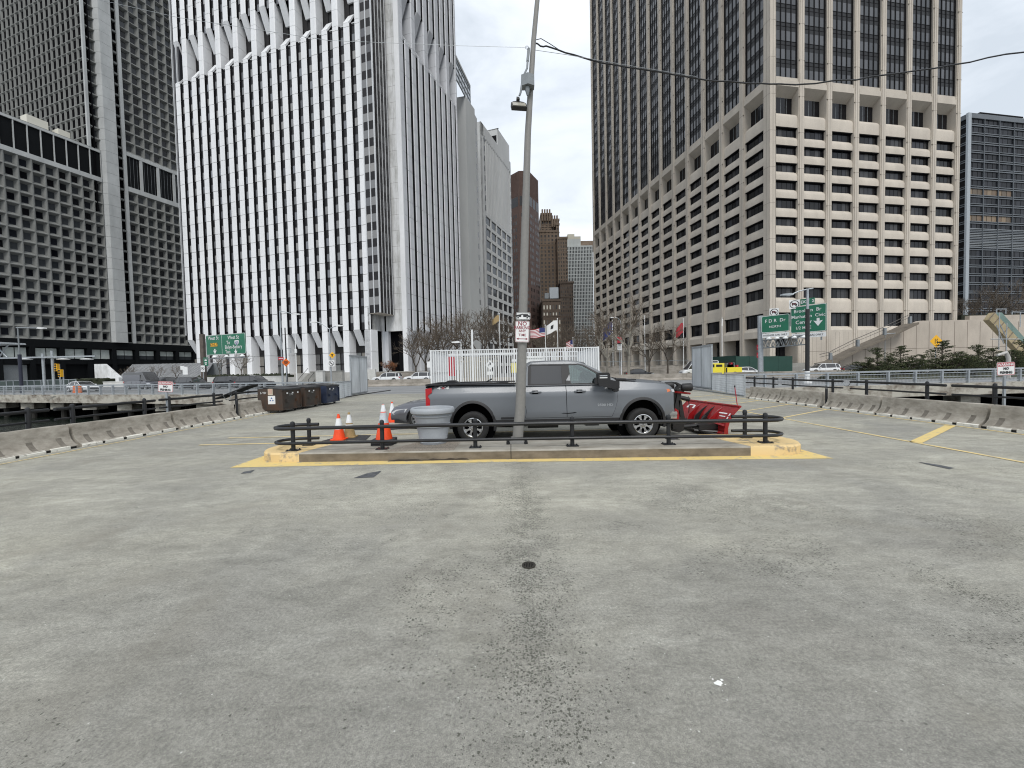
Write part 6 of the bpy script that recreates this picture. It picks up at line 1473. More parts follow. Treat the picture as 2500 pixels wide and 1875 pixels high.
b=MB(m=M['wwall']); b.box(X(898,80),X(918,80),79.6,80.2,0,2.4); tag(b.build('white_pier'),'white wall pier left of the brown leafed shrub','wall')
# ---- left: vent ramp, canopy, walls
b=MB(m=M['stone_p']); Yv=105; xa,xb,xc=X(250,Yv),X(307,Yv),X(480,Yv); zt=Z(260,889,Yv); b.prism([(xa,0),(xa,zt),(xa+2.2,zt),(xb,1.9),(xb,0)],Yv-2,Yv-1,'y')
o=b.build('ramp_wall'); tag(o,'pale triangular end wall of the sloping tunnel roof on the left','wall')
m=mat('ribbed grey slope',(.33,.335,.34),.6,n=(.9,.5,(3,.3,.3))); b=MB(m=m)
n=60
for k in range(n): x=xa+2.2+(xc-xa-2.2)*k/n; w_=(xc-xa-2.2)/n*.6; b.rings([[(x,Yv+6,zt),(x+w_,Yv+6,zt),(x+w_+2.5,Yv-1,1.7),(x+2.5,Yv-1,1.7)],[(x,Yv+6,zt-.15),(x+w_,Yv+6,zt-.15),(x+w_+2.5,Yv-1,1.5),(x+2.5,Yv-1,1.5)]],smooth=False)
b.box(xa+2,xc+2,Yv+6,Yv+6.3,0,zt-.1,M['steel_d']); b.face([(xa+2.2,Yv+6,zt-.12),(xc,Yv+6,zt-.12),(xc+2.5,Yv-1,1.6),(xb-1,Yv-1,1.6)],M['steel_d']); tag(b.build('ramp_roof'),'sloping ribbed grey roof of the tunnel portal on the left','roof')
wall('white_wall',X(225,80),82,X(472,80),84,0,1.0,.5,M['wwall'],'low white wall behind the dark van on the left')
b=MB(m=M['hedge']); rr=random.Random(9); xx0,xx1=X(183,92),X(270,92); b.box(xx0,xx1,91,93,0,1.7)
for k in range(60): x=rr.uniform(xx0,xx1); s=rr.uniform(.3,.6); b.lathe([(s,0),(s*.7,s*.5),(.02,s*.7)],(x,rr.uniform(91,93),1.5),6)
tag(b.build('hedge'),'dark hedge left of the pale triangular wall','hedge')
# canopy with oval lamps
t=thing('bus_canopy',(X(110,62),62,0),'steel canopy with three oval lamps and two posts at the left edge','canopy'); Yc_=62
b=MB(m=M['steel']); b.box(X(-60,Yc_),X(235,Yc_),Yc_-.12,Yc_+.12,Z(100,874,Yc_),Z(100,870.5,Yc_)); b.build('beam',t)
for px,top in ((101,863),(124,856)): b=MB(m=M['steel']); x=X(px,Yc_); b.tube([(x,Yc_+.3,0),(x,Yc_+.3,Z(px,top,Yc_))],.17,10); b.build('post',t)
for px in (64,156,214): b=MB(m=mat('oval lamp',(.60,.62,.62),.4) if px==64 else M['wht']); x=X(px,Yc_); z=Z(px,877,Yc_); b.lathe([(.25,.12),(.72,.05),(.75,0),(.6,-.08),(.1,-.1)],(x,Yc_,z),16); b.build('lamp_head',t)
b=MB(m=M['steel']); b.prism([(X(-40,Yc_),Z(0,836,Yc_)),(X(28,Yc_),Z(28,836,Yc_)),(X(30,Yc_),Z(30,840,Yc_)),(X(-40,Yc_),Z(0,841,Yc_))],Yc_-1.5,Yc_+2,'y'); b.tube([(X(-10,Yc_),Yc_,Z(0,839,Yc_)),(X(20,Yc_),Yc_,Z(20,872,Yc_))],.12,6); b.tube([(X(26,Yc_),Yc_,Z(26,839,Yc_)),(X(2,Yc_),Yc_,Z(2,870,Yc_))],.1,6); b.build('roof_plate',t)
t=thing('panel_fence',(X(90,66),66,0),'grey framed mesh fence panels under the canopy on the left','fence'); xa,xb=X(-20,66),X(184,66)
n=12
for k in range(n+1): b=MB(m=M['steel']); x=xa+(xb-xa)*k/n; b.box(x-.05,x+.05,65.95,66.05,0,1.75); b.build('post',t)
b=MB(m=M['steel']); b.box(xa,xb,65.97,66.03,1.68,1.76); b.box(xa,xb,65.97,66.03,.9,.95); b.box(xa,xb,66.0,66.02,.1,1.7,mat('dark green mesh',(.05,.07,.065),.7)); b.build('mesh_panel',t)
# ---- street lamps and posts
def pole_b(b,x,y,z0,z1,r0,r1,m=None): b.tube([(x,y,z0),(x,y,z1)],[r0,r1],10,m=m)
def lamp(px,Y,pytop,arms,label,m,name='street_lamp',r=.11,base=None,headm=None,lean=0):
    x=X(px,Y); z1=Z(px,pytop,Y); t=thing(name,(x,Y,0),label,'street lamp'); b=MB(m=m); b.tube([(x,Y,0),(x+lean,Y,z1)],[r,r*.6],10); 
    b.build('pole',t)
    if base: 
        for z0,zz,mm,rr_ in base: b=MB(m=mm); b.tube([(x,Y,z0),(x,Y,zz)],rr_,12); b.build('pole_band',t)
    for pts,hd in arms:
        b=MB(m=M['steel']); P=[(X(q[0],Y)+0,Y,Z(q[0],q[1],Y)) for q in pts]; b.tube(P,.06,6); b.build('arm',t)
        if hd: e_=P[-1]; s=hd; b=MB(m=headm or M['wht']); b.prism([(e_[0]-.1*s,e_[2]-.05),(e_[0]+.3*s,e_[2]-.12),(e_[0]+.95*s,e_[2]-.08),(e_[0]+.9*s,e_[2]+.05),(e_[0]+.1*s,e_[2]+.12)],Y-.18,Y+.18,'y'); b.build('lamp_head',t)
    return t
lamp(50,55,798,[([(46,800),(100,801)],1)],'street lamp with a blue black lower pole and one arm, at the far left',M['steel_d'],base=[(0,5.2,mat('blue black paint',(.015,.018,.035),.5),.19)])
lamp(689,62,760,[([(688,760),(700,761),(722,767)],1)],'tall square grey street lamp with one arm reaching right, left of the construction sign',M['steel'],r=.14)
lamp(808,60,803,[([(807,803),(790,790),(778,786)],-1),([(807,803),(818,798),(827,795)],1)],'double armed grey street lamp in front of the striped tower',M['steel'],r=.11)
lamp(724,58,802,[],'slim white pole with a bulge halfway, between the two street lamps',M['wht'],'slim_pole',r=.07,base=[(Z(724,862,58),Z(724,852,58),M['wht'],.17)])
lamp(700,63,800,[([(700,850),(712,850),(712,862)],0)],'black wooden utility pole beside the orange construction sign',M['ink'],'utility_pole',r=.13)
lamp(1517,75,800,[([(1517,800),(1515,782),(1510,777),(1505,775)],-1)],'pale curved street lamp among the bare trees on the right',M['wht'],r=.09)
lamp(1127,50,836,[([(1127,836),(1124,835)],-1)],'small white street lamp seen above the picket fence',M['wht'],r=.07)
lamp(1971,38,705,[([(1971,706),(1950,711),(1932,719)],-1),([(1971,706),(1984,704)],0)],'street lamp with a black pole and white base in front of the green exit sign',M['steel'],r=.17,base=[(1.1,Z(1971,755,38),M['ink'],.175),(0,1.12,M['wht'],.21),(.0,.16,M['wht'],.38)],headm=M['steel'])
lamp(2160,75,815,[([(2160,815),(2192,813)],0)],'thin dark lamp pole with a short arm behind the shrubs',M['steel_d'],r=.08)
lamp(2032,70,867,[],'thin dark post below the stairs',M['steel_d'],'post',r=.06)
# ---- round and diamond signs
def sgn(name,px,py,Y,shape,w_,label,fc,draw=None,post=None,yaw=0):
    c=AT(px,py,Y); t=thing(name,(c.x,c.y,0),label,'sign'); f=SignF(c,yaw); b=MB(f,fc); h=w_
    P={'diamond':[(0,w_/2),(w_/2,0),(0,-w_/2),(-w_/2,0)],'square':[(-w_/2,-h/2),(w_/2,-h/2),(w_/2,h/2),(-w_/2,h/2)],'tall':[(-w_/2,-w_*.8),(w_/2,-w_*.8),(w_/2,w_*.8),(-w_/2,w_*.8)],'wide':[(-w_/2,-w_*.28),(w_/2,-w_*.28),(w_/2,w_*.28),(-w_/2,w_*.28)]}[shape]
    b.prism(P,0,.03,'y'); b.build('sign_plate',t)
    if draw: b=MB(f,M['ink']); draw(b,w_); b.build('sign_symbol',t)
    if post: b=MB(m=M['steel']); b.tube([(c.x,c.y+.08,0),(c.x,c.y+.08,post)],.05,6); b.build('sign_post',t)
def noleft(b,w_):
    r=w_*.42; ring_(b,circ(r),circ(r*.82),-.01,M['ink']); b.prism([(-r*.55,r*.68),(-r*.68,r*.55),(r*.55,-r*.68),(r*.68,-r*.55)],-.012,-.004,'y',M['ink']); b.prism([(-.45*r,.1*r),(-.1*r,.45*r),(-.1*r,.2*r),(.35*r,.2*r),(.35*r,-.5*r),(.15*r,-.5*r),(.15*r,0),(-.1*r,0),(-.1*r,-.25*r)],-.014,-.006,'y',M['ink'])
sgn('construction_sign',698,885,61,'diamond',1.25,'orange diamond construction sign left of the slim white pole',M['orange_s'],lambda b,w_:[b.box(-.28,.28,-.01,-.004,.1,.18),b.box(-.30,.30,-.01,-.004,-.05,.03),b.box(-.22,.22,-.01,-.004,-.2,-.12)],post=4)
sgn('turn_sign',809,887,59.6,'square',.88,'white no left turn sign on the double armed lamp pole',M['wht'],noleft)
sgn('crossing_sign',811,867,59.6,'diamond',.95,'small amber diamond sign above the no left turn sign',M['yellow_s'],lambda b,w_:[b.box(-.08,.08,-.01,-.004,-.2,.1),b.box(-.17,.17,-.01,-.004,.05,.14)])
sgn('wrong_way_sign',686,875.5,60,'wide',.75,'small red and white sign left of the orange construction sign',M['red'],lambda b,w_:b.box(-.3,.3,-.01,-.004,-.03,.05,M['wht']))
sgn('turn_sign',495,900,59,'tall',.56,'white no left turn sign below the left highway sign',M['wht'],lambda b,w_:noleft(b,.55),post=3)
sgn('merge_sign',2286,833,60,'diamond',1.85,'amber diamond lane merge sign above the evergreen shrubs',M['yellow_s'],lambda b,w_:[b.box(-.22,-.12,-.01,-.004,-.35,.35),b.prism([(.10,-.35),(.24,-.35),(.24,-.1),(.12,.1),(.2,.35),(.1,.35),(.0,.12),(.10,-.1)],-.01,-.004,'y')],post=3.6)
sgn('parking_sign',1512.5,831,70,'tall',.75,'small red sign on a pole in front of the right trees',M['red'],post=0)
sgn('parking_sign',1513,846,70,'tall',.75,'small white sign under the red one in front of the right trees',M['wht'],lambda b,w_:[b.box(-.25,.25,-.01,-.004,-.3+.2*k,-.22+.2*k) for k in range(4)],post=5.5)
sgn('entry_sign',1854,848,50,'square',.62,'upper red square sign beside the right gantry column',M['red'],lambda b,w_:b.box(-.2,.2,-.01,-.004,-.06,.06,M['wht']))
sgn('entry_sign',1854,867,50,'square',.62,'lower red square sign beside the right gantry column',M['red'],lambda b,w_:b.box(-.2,.2,-.01,-.004,-.06,.06,M['wht']))
sgn('street_sign',445,898,80,'square',.75,'small white panel sign in front of the ribbed slope',M['wht'],post=3)
sgn('street_sign',452,905,60,'tall',.7,'narrow white sign post left of the left highway sign',M['wht'],post=1)
sgn('roadside_sign',1047,890,60,'tall',.55,'narrow white sign left of the picket enclosure',M['wht'],post=2.5)
# ---- traffic lights
def tlight(px,py,Y,label):
    c=AT(px,py,Y); t=thing('traffic_light',(c.x,c.y,0),label,'traffic light'); b=MB(m=M['yellow_s']); b.box(c.x-.2,c.x+.2,Y-.2,Y+.2,c.z-.55,c.z+.55); b.build('housing',t)
    for k in range(3): b=MB(m=M['ink']); b.lathe([(.12,-.28),(.14,-.21)],(c.x,Y,c.z+.35-.35*k),10,'y'); b.build('lens',t)
    b=MB(m=M['steel']); b.tube([(c.x+.1,Y+.25,0),(c.x+.1,Y+.25,c.z+.5)],.08,8); b.build('pole',t)
tlight(139,897,62,'yellow traffic light facing left at the far left of the bridge'); tlight(148,911,61,'lower yellow traffic light beside the other one on the left')
# ---- highway signs
def arrow(b,x,z,s,m,y=-.03): b.prism([(x-.15*s,z+.5*s),(x+.15*s,z+.5*s),(x+.15*s,z+.15*s),(x+.5*s,z+.22*s),(x,z-.45*s),(x-.5*s,z+.22*s),(x-.15*s,z+.15*s)],y,y+.01,'y',m)
def bigsign(t,cx,cy,cz,w_,h_,yaw,roll=0):
    f=SignF((cx,cy,cz),yaw,roll); b=MB(f,M['green_s']); b.prism(rrect(w_,h_,.18),0,.06,'y'); b.build('sign_panel',t)
    b=MB(f,M['wht']); ring_(b,rrect(w_-.04,h_-.04,.17),rrect(w_-.14,h_-.14,.13),-.01,M['wht']); return f,b
Ys_=60; L0=AT(503,838,Ys_); R0=AT(599.5,843.5,Ys_-3.2); W0=math.hypot(R0.x-L0.x,R0.y-L0.y); yaw=math.atan2(R0.y-L0.y,R0.x-L0.x); cs_=(L0+R0)/2; hh=Z(503,813.6,Ys_)-Z(503,862,Ys_)
t=thing('highway_sign',(AT(497,900,Ys_).x,Ys_,0),'wide green highway sign reading West St ONLY and Bklyn-Battery Tun on a brown column','highway sign')
f,b=bigsign(t,cs_.x,cs_.y,cs_.z,W0,hh,yaw); k=W0/5.9
b.box(-W0*.085-.02,-W0*.085+.02,-.012,-.006,-hh/2+.1,hh/2-.1)
def TT(s,sz,x,z,m=None,**kw): T(b,s,sz,x,z,m or M['wht'],y=-.02,bold=.004,**kw)
TT('West St',.50*k,-W0*.30,hh*.34); TT('West St',.50*k,W0*.21,hh*.31); TT('To',.48*k,W0*.08,hh*.07); TT('Bklyn-Battery',.50*k,W0*.205,-hh*.15,sx=.92); TT('Tun',.48*k,W0*.06,-hh*.37)
b.box(-W0*.38,-W0*.20,-.03,-.02,-hh*.07,hh*.10,M['yellow_s'])
arrow(b,-W0*.27,-hh*.33,.55*k,M['wht']); arrow(b,W0*.26,-hh*.40,.5*k,M['wht'])
b.prism([(W0*.24,hh*.16),(W0*.34,hh*.16),(W0*.345,hh*.02),(W0*.29,-hh*.09),(W0*.235,hh*.02)],-.03,-.02,'y',M['wht']); b.prism([(W0*.25,hh*.10),(W0*.33,hh*.10),(W0*.335,hh*.02),(W0*.29,-hh*.07),(W0*.245,hh*.02)],-.04,-.03,'y',mat('shield blue',(.03,.06,.20),.5)); T(b,'478',.28*k,W0*.29,hh*.02,M['wht'],y=-.05)
b.build('sign_lettering',t)
# the black ONLY lettering must sit in front of its amber plate
b=MB(f,M['ink']); T(b,'ONLY',.42*k,-W0*.29,hh*.015,M['ink'],y=-.04,bold=.004); b.build('sign_lettering',t)
b=MB(m=mat('weathered brown column',(.12,.10,.085),.85,n=(2,.4))); x=X(497,Ys_+.4); b.box(x-.25,x+.25,Ys_+.2,Ys_+.7,0,Z(497,815,Ys_)); b.build('sign_column',t)
b=MB(f,M['steel_d']); b.box(-W0*.4,W0*.62,-.9,-.8,-hh/2-.62,-hh/2-.50); 
for q in (-.3,.1,.5): b.box(W0*q-.03,W0*q+.03,-.85,.3,-hh/2-.55,-hh/2-.48)
b.build('catwalk',t)
for q in (-.13,.18,.56): b=MB(f,M['wht']); b.lathe([(.1,.2),(.34,.0),(.3,-.1)],(W0*q,-.85,-hh/2-.35),8); b.build('sign_lamp',t)
b=MB(m=M['green_s']); c=AT(502.5,883,Ys_-.4); b.box(c.x-.33,c.x+.33,c.y,c.y+.04,c.z-.6,c.z+.6); b.prism([(c.x,c.z+.45),(c.x+.2,c.z+.1),(c.x-.2,c.z+.1)],c.y-.02,c.y,'y',M['wht']); b.box(c.x-.15,c.x+.15,c.y-.02,c.y,c.z-.25,c.z-.1,M['wht']); b.box(c.x-.1,c.x+.1,c.y-.02,c.y,c.z-.45,c.z-.35,M['wht']); tag(b.build('route_sign'),'small tall green sign with a white arrow under the left highway sign','sign')
# right gantry
Yg=50; t=thing('sign_gantry',(X(1857,Yg),Yg,0),'grey cantilever gantry column with truss carrying green signs on the right','gantry')
b=MB(m=M['steel']); b.tube([(X(1857,Yg),Yg,0),(X(1856,Yg),Yg,Z(1857,771,Yg))],.30,14); b.tube([(X(1857,Yg),Yg,0),(X(1857,Yg),Yg,.9)],.5,14,m=M['conc']); b.build('column',t)
b=MB(m=M['steel_d'])
g0=(X(1857,Yg),Z(1857,826,Yg)); g1=(X(1960,Yg-5),Z(1955,821,Yg-5)); 
for dy in (-.6,.6):
    for z0,z1 in ((0,0),(.9,1.0)): b.tube([(g0[0],Yg+dy,g0[1]-1.2+z0),(g1[0],Yg-5+dy,g1[1]-.9+z1)],.07,6)
    for k in range(8): a=k/8;c_2=(k+1)/8; l=lambda f_,z:(g0[0]+(g1[0]-g0[0])*f_,Yg+dy-5*f_,g0[1]-1.2+(g1[1]-.9-g0[1]+1.2)*f_+z); b.tube([l(a,0),l((a+c_2)/2,.95),l(c_2,0)],.045,5)
b.build('truss',t)
for k in range(5): 
    f_=.08+.2*k; b=MB(m=M['wht']); b.lathe([(.08,.2),(.3,.02),(.26,-.08)],(g0[0]+(g1[0]-g0[0])*f_,Yg-1.0-5*f_,g0[1]-.15+(g1[1]-g0[1])*f_),8); b.build('sign_lamp',t)
def gsign(px0,px1,pyc0,pyc1,hpx0,Y0,Y1,label,lines,extra=None,name='highway_sign'):
    a=AT(px0,pyc0,Y0);c=AT(px1,pyc1,Y1); w_=math.hypot(c.x-a.x,c.y-a.y); yaw=math.atan2(c.y-a.y,c.x-a.x); h_=hpx0*Y0/1015; q=thing(name,((a.x+c.x)/2,(a.y+c.y)/2,0),label,'highway sign'); m=(a+c)/2
    roll=-math.atan2(c.z-a.z,w_); f,b=bigsign(q,m.x,m.y,m.z,w_,h_,yaw,0)
    for s,sz,x,z in lines: T(b,s,sz*h_,x*w_,z*h_,M['wht'],y=-.02,bold=.003)
    if extra: extra(b,w_,h_)
    b.build('sign_lettering',q)
    b=MB(f,M['wht']); zz=-h_/2-.32; b.box(-w_*.46,w_*.49,-.02,.03,zz-.24,zz+.25); T(b,'PASSENGER CARS ONLY',.34 if w_>3.6 else .27,0,zz,M['ink'],y=-.03,bold=.004,sx=w_/(4.4 if w_>3.6 else 3.5)); b.build('lower_plate',q)
    b=MB(f,M['steel_d']); 
    for u in (-.35,.35): b.box(w_*u-.05,w_*u+.05,.06,.2,-h_/2-.9,h_/2-.1)
    b.build('sign_bracket',q); return f,w_,h_,q
gsign(1858.7,1927.6,792,788,41,49.3,46.8,'smaller green highway sign reading F D R Dr NORTH on the right gantry',[('F D R  Dr',.27,0,.17),('NORTH',.18,0,-.17)])
f,w_,h_,q=gsign(1930,2018,780,776,64,46.6,43.6,'large green highway sign reading Brooklyn Br Manhattan Civic Center on the right',[('Brooklyn  Br',.175,-.02,.31),('Manhattan  Civic',.165,0,.10),('Center',.19,-.12,-.11),('1/2 MILE',.15,-.13,-.32)],extra=lambda b,w,h:arrow(b,w*.28,-h*.16,h*.30,M['wht']))
b=MB(f,M['green_s']); b.box(-w_*.22,w_*.18,0,.05,h_/2+.05,h_/2+.72); T(b,'EXIT  2',.42,-.02*w_,h_/2+.38,M['wht'],y=-.02,bold=.01); b.build('exit_tab',q)
def notruck(px,py,Y,label,s=.85):
    def dr(b,w_):
        r=w_*.45; ring_(b,circ(r,22),circ(r*.84,22),-.01,M['ink']); b.box(-.24*s,.14*s,-.012,-.006,-.03*s,.16*s,mat('maroon truck symbol',(.10,.01,.015),.5)); b.box(.12*s,.26*s,-.012,-.006,-.06*s,.07*s); b.prism([(-r*.6,.62*r),(-r*.68,.52*r),(r*.55,-.66*r),(r*.66,-.55*r)],-.016,-.013,'y',M['ink'])
        for x_ in (-.16,.17): b.prism(circ(.06*s,10,x_*s,-.08*s),-.014,-.008,'y')
    sgn('no_truck_sign',px,py,Y,'square',s,label,M['wht'],dr,yaw=-R(0) if False else yaw_r)
yaw_r=-R(28)
notruck(1890,762.5,48.4,'white no trucks sign above the F D R Dr sign',.92); notruck(1939.5,743,46.2,'white no trucks sign left of the EXIT 2 tab',.98)
# ---- vehicles on the road
def place(o,px,Y,hd): o.location=(X(px,Y),Y,0); o.rotation_euler=(0,0,R(hd)); return o
van=make_car('van','dark grey panel van on the road at the left','van',paint('slate',(.10,.105,.12),.2),'van',L=5.9,W=2.0); place(van,349,62,-18)
suvb=make_car('parked_suv','black suv just behind the nose of the dark van','car',paint('black',(.012,.013,.015),.3),'suv',group='vehicles on the highway',L=4.9,W=1.95); place(suvb,410,68,-18)
place(copy_thing(suvb,(0,0,0),0,'black suv nearest the left highway sign column'),472,57,-18)
place(copy_thing(suvb,(0,0,0),0,'large black suv right of the left highway sign'),622,56,-10)
place(copy_thing(suvb,(0,0,0),0,'dark suv following closely behind the large black suv'),565,60,-12)
suvw=make_car('parked_suv','white suv with dark windows beside the brown leafed shrub','car',paint('white',(.70,.71,.71),.1),'suv',group='vehicles on the highway',L=4.9,W=1.95); place(suvw,945,72,178)
place(copy_thing(suvw,(0,0,0),0,'white suv just left of the picket enclosure'),1022,71,180)
place(copy_thing(suvw,(0,0,0),0,'white suv right of the black lamp post base'),2005,66,178)
sd=make_car('parked_car','white sedan at the far left beside the orange barrels','car',paint('white',(.7,.71,.71),.1),'sedan',group='vehicles on the highway'); place(sd,200,58,-18)
place(copy_thing(sd,(0,0,0),0,'white car roof showing in front of the green hoarding'),1822,62,0)
sk=make_car('parked_car','dark car mostly hidden behind the concrete wall on the right','car',paint('black',(.012,.013,.015),.3),'sedan',group='vehicles on the highway'); place(sk,2085,66,0)
place(copy_thing(sk,(0,0,0),0,'low dark car behind the white lamp pole near the picket enclosure'),1560,70,0)
place(copy_thing(sd,(0,0,0),0,'white car seen through the evergreen shrubs'),2235,52,0)
wv=make_car('van','white delivery van partly hidden by the tall right gate','van',paint('white',(.7,.71,.71),.1),'van',group='vehicles on the highway',L=5.6,W=2.0); place(wv,1705,66,180)
# yellow service truck
M['yt']=mat('bright yellow truck paint',(.80,.68,.05),.4,coat=.4); Yt=62; x0=X(1717,Yt); t=thing('service_truck',(X(1757,Yt),Yt,0),'bright yellow service truck with open tool bed right of the tall gate','truck'); 
b=MB(m=M['yt']); xa=X(1700,Yt);xb=X(1760,Yt);xc=X(1802,Yt); z1=Z(1740,887,Yt); b.prism([(xa,.5),(xa,1.3),(xa+.9,1.5),(xa+1.3,z1),(xb,z1),(xb,.5)],Yt-1,Yt+1,'y'); b.build('cab',t)
b=MB(m=M['tint']); b.prism([(xb-1.2,1.55),(xb-.3,1.55),(xb-.3,z1-.2),(xb-1.2,z1-.2)],Yt-1.02,Yt-1.0,'y'); b.prism([(xa+.95,1.5),(xa+1.35,z1-.15),(xb-1.45,z1-.15),(xb-1.45,1.5)],Yt-1.02,Yt-1.0,'y'); b.build('window',t)
b=MB(m=M['yt']); b.box(xb+.15,xc,Yt-1.05,Yt+1.05,.55,1.45); b.box(xb+.2,xb+.4,Yt-1.07,Yt-1.05,.6,1.4,M['trim']); b.build('tool_bed',t)
b=MB(m=M['ink']); rr=random.Random(8)
for k in range(14): x=rr.uniform(xb+.4,xc-.4); b.box(x,x+rr.uniform(.1,.5),Yt-.8,Yt+.6,1.45,1.45+rr.uniform(.1,.75),rr.choice([M['ink'],M['red'],M['steel_d']]))
b.build('bed_load',t)
for x in (xa+1.0,xc-1.0): b=MB(m=M['tyre']); b.lathe([(.2,-.02),(.40,0),(.40,.25),(.2,.27)],(x,Yt-1.06,.40),20,'y'); b.lathe([(.2,-.01),(.001,-.01)],(x,Yt-1.06,.40),14,'y',m=M['alloy'],close=False); b.build('wheel',t)
# green hoarding
b=MB(m=mat('dark green hoarding',(.012,.055,.04),.6,n=(.6,.2))); Yh=72; 
for pa,pb in ((1795,1830),(1830,1862),(1862,1900),(1900,1935)):
    b.box(X(pa,Yh),X(pb,Yh)-.03,Yh,Yh+.1,0,Z(pa,870,Yh))
b.prism([(X(1795,Yh),0),(X(1795,Yh),Z(1795,868,Yh)),(X(1795,Yh)+.1,Z(1795,868,Yh)),(X(1795,Yh)+.1,0)],Yh-.2,Yh+12,'y')
tag(b.build('hoarding'),'dark green plywood hoarding below the right gantry','hoarding')
# orange barrels, rider
for i,px in enumerate((182,190)):
    b=MB(m=M['orange_s']); b.lathe([(.3,0),(.27,.5),(.25,1.0),(.2,1.02)],(X(px,54),54,.0),14); tag(b.build('traffic_barrel'),('left','right')[i]+' one of the two orange traffic barrels on the bridge','traffic barrel','orange traffic barrels')
# ---- plaza edge walls in front of the tan tower and the sloping wall with stairs
a=(X(1345,80),80);c=(X(1790,84),84); wall('plaza_wall',a[0],a[1],c[0],c[1],0,1.9,.6,M['med'],'long low grey plaza wall below the bare trees on the right')
b=MB(m=M['steel_d']); b.tube([(a[0],a[1]-.2,2.9),(c[0],c[1]-.2,2.9)],.05,6); 
for k in range(20): p=Vector(a).lerp(Vector(c),k/19); b.tube([(p.x,p.y-.2,2.0),(p.x,p.y-.2,2.9)],.04,5)
tag(b.build('plaza_railing'),'thin metal railing on top of the plaza wall','railing')
b=MB(fL,M['conc']); b.box(-4,104,-6,9,0,1.9); b.fr=fR; b.box(-8,7,-6,6,0,1.2); struct(b.build('tower_plaza'))
Yw=78; S1=mat('pale precast panel wall',(.50,.44,.37),.9,n=(.5,.18,(1,1,.4)),n2=(10,.15))
pz=lambda px,py,Y=Yw:(X(px,Y),Z(px,py,Y))
t=thing('sloping_wall',(X(2200,Yw),Yw,0),'tall pale concrete wall with a diagonal top below the tan tower','wall')
b=MB(m=S1); pt=[pz(1990,893),pz(2247,783),pz(2620,776),(X(2620,Yw),0),(X(1990,Yw),0)]; pt=[(x,max(z,0)) for x,z in pt]; b.prism(pt,Yw,Yw+1,'y')
b.build('wall_panel',t)
b=MB(m=M['tan_joint'])
for px in range(2050,2600,31):
    zt_=min(Z(px,783,Yw),Z(px,893-(px-1990)*.428,Yw)); x=X(px,Yw); b.box(x-.04,x+.04,Yw-.01,Yw+.02,0,zt_-.15)
b.box(X(2060,Yw),X(2600,Yw),Yw-.012,Yw+.02,4.1,4.17); b.build('wall_joint',t)
t=thing('outdoor_stairs',(X(2120,Yw-1),Yw-1,0),'diagonal outdoor stair with three landings on the pale wall','stairs')
seg=[(1997,879),(2022,873),(2030,868),(2082,842),(2092,838),(2146,815),(2158,809),(2214,782)]
b=MB(m=mat('shade brown stair concrete',(.17,.145,.115),.9,n=(1,.2)))  # tan stair darkened to brown: underside shade put into the colour
for (p,q) in zip(seg[:-1],seg[1:]):
    a_=pz(*p,Yw-1);c_1=pz(*q,Yw-1); b.prism([(a_[0],a_[1]-.95),(a_[0],a_[1]-.6),(c_1[0],c_1[1]-.6),(c_1[0],c_1[1]-.95)],Yw-3.2,Yw,'y'); 
b.build('flight',t)
b=MB(m=mat('brown stair rail',(.10,.09,.08),.7))
for (p,q) in zip(seg[:-1],seg[1:]):
    a_=pz(*p,Yw-3);c_1=pz(*q,Yw-3); b.tube([(a_[0],Yw-3.4,a_[1]+1.0),(c_1[0],Yw-3.4,c_1[1]+1.0)],.06,5); b.tube([(a_[0],Yw-3.4,a_[1]+.5),(c_1[0],Yw-3.4,c_1[1]+.5)],.04,5)
b.build('handrail',t)
for px,py in ((2024,866),(2090,834),(2155,806),(2216,778)): b=MB(m=M['steel_d']); x,z=pz(px,py,Yw-3); b.box(x-.2,x+.2,Yw-3.5,Yw-3.1,z-.9,z+.35); b.build('landing_post',t)
# wall behind right: terrace, escalator canopy
b=MB(m=S1); b.box(X(2365,95),X(2900,95),95,96,0,Z(2400,770,95)); tag(b.build('terrace_wall'),'pale upper terrace wall at the right edge behind the green canopy','wall')
b=MB(m=mat('dark planting',(.03,.035,.02),.95,n=(1,.5))); b.box(X(2345,110),X(2750,110),110,118,0,Z(2400,768,110)); tag(b.build('terrace_hedge'),'dark planting on the terrace at the right edge','hedge')
Ye=68; t=thing('escalator_canopy',(X(2460,Ye),Ye,0),'diagonal pale green covered stair descending at the right edge','canopy'); M['verd']=mat('verdigris green cladding',(.17,.25,.22),.6,n=(.8,.2)); M['ochre']=mat('ochre soffit panel',(.40,.33,.20),.8,n=(1,.25))
def dg(b,p,m,y0,y1): b.prism([pz(*q,Ye) for q in p],y0,y1,'y',m)
b=MB(m=M['verd']); dg(b,[(2424,763),(2443,763),(2560,890),(2540,900),(2500,846)],M['verd'],Ye,Ye+1.2); b.build('roof',t)
b=MB(m=M['ochre']); dg(b,[(2411,781),(2424,763),(2503,848),(2540,890),(2520,905),(2487,860)],M['ochre'],Ye-.1,Ye+.8); b.build('soffit',t)
b=MB(m=M['tan_joint'])
for k in range(8): p0=(2424+ (2503-2424)*k/7,763+(848-763)*k/7); b.tube([(*[pz(p0[0]-14,p0[1]+17,Ye)[0]],Ye-.14,pz(p0[0]-14,p0[1]+17,Ye)[1]),(pz(*p0,Ye)[0],Ye-.14,pz(*p0,Ye)[1])],.07,4)
b.build('rib',t)
b=MB(m=M['steel'])
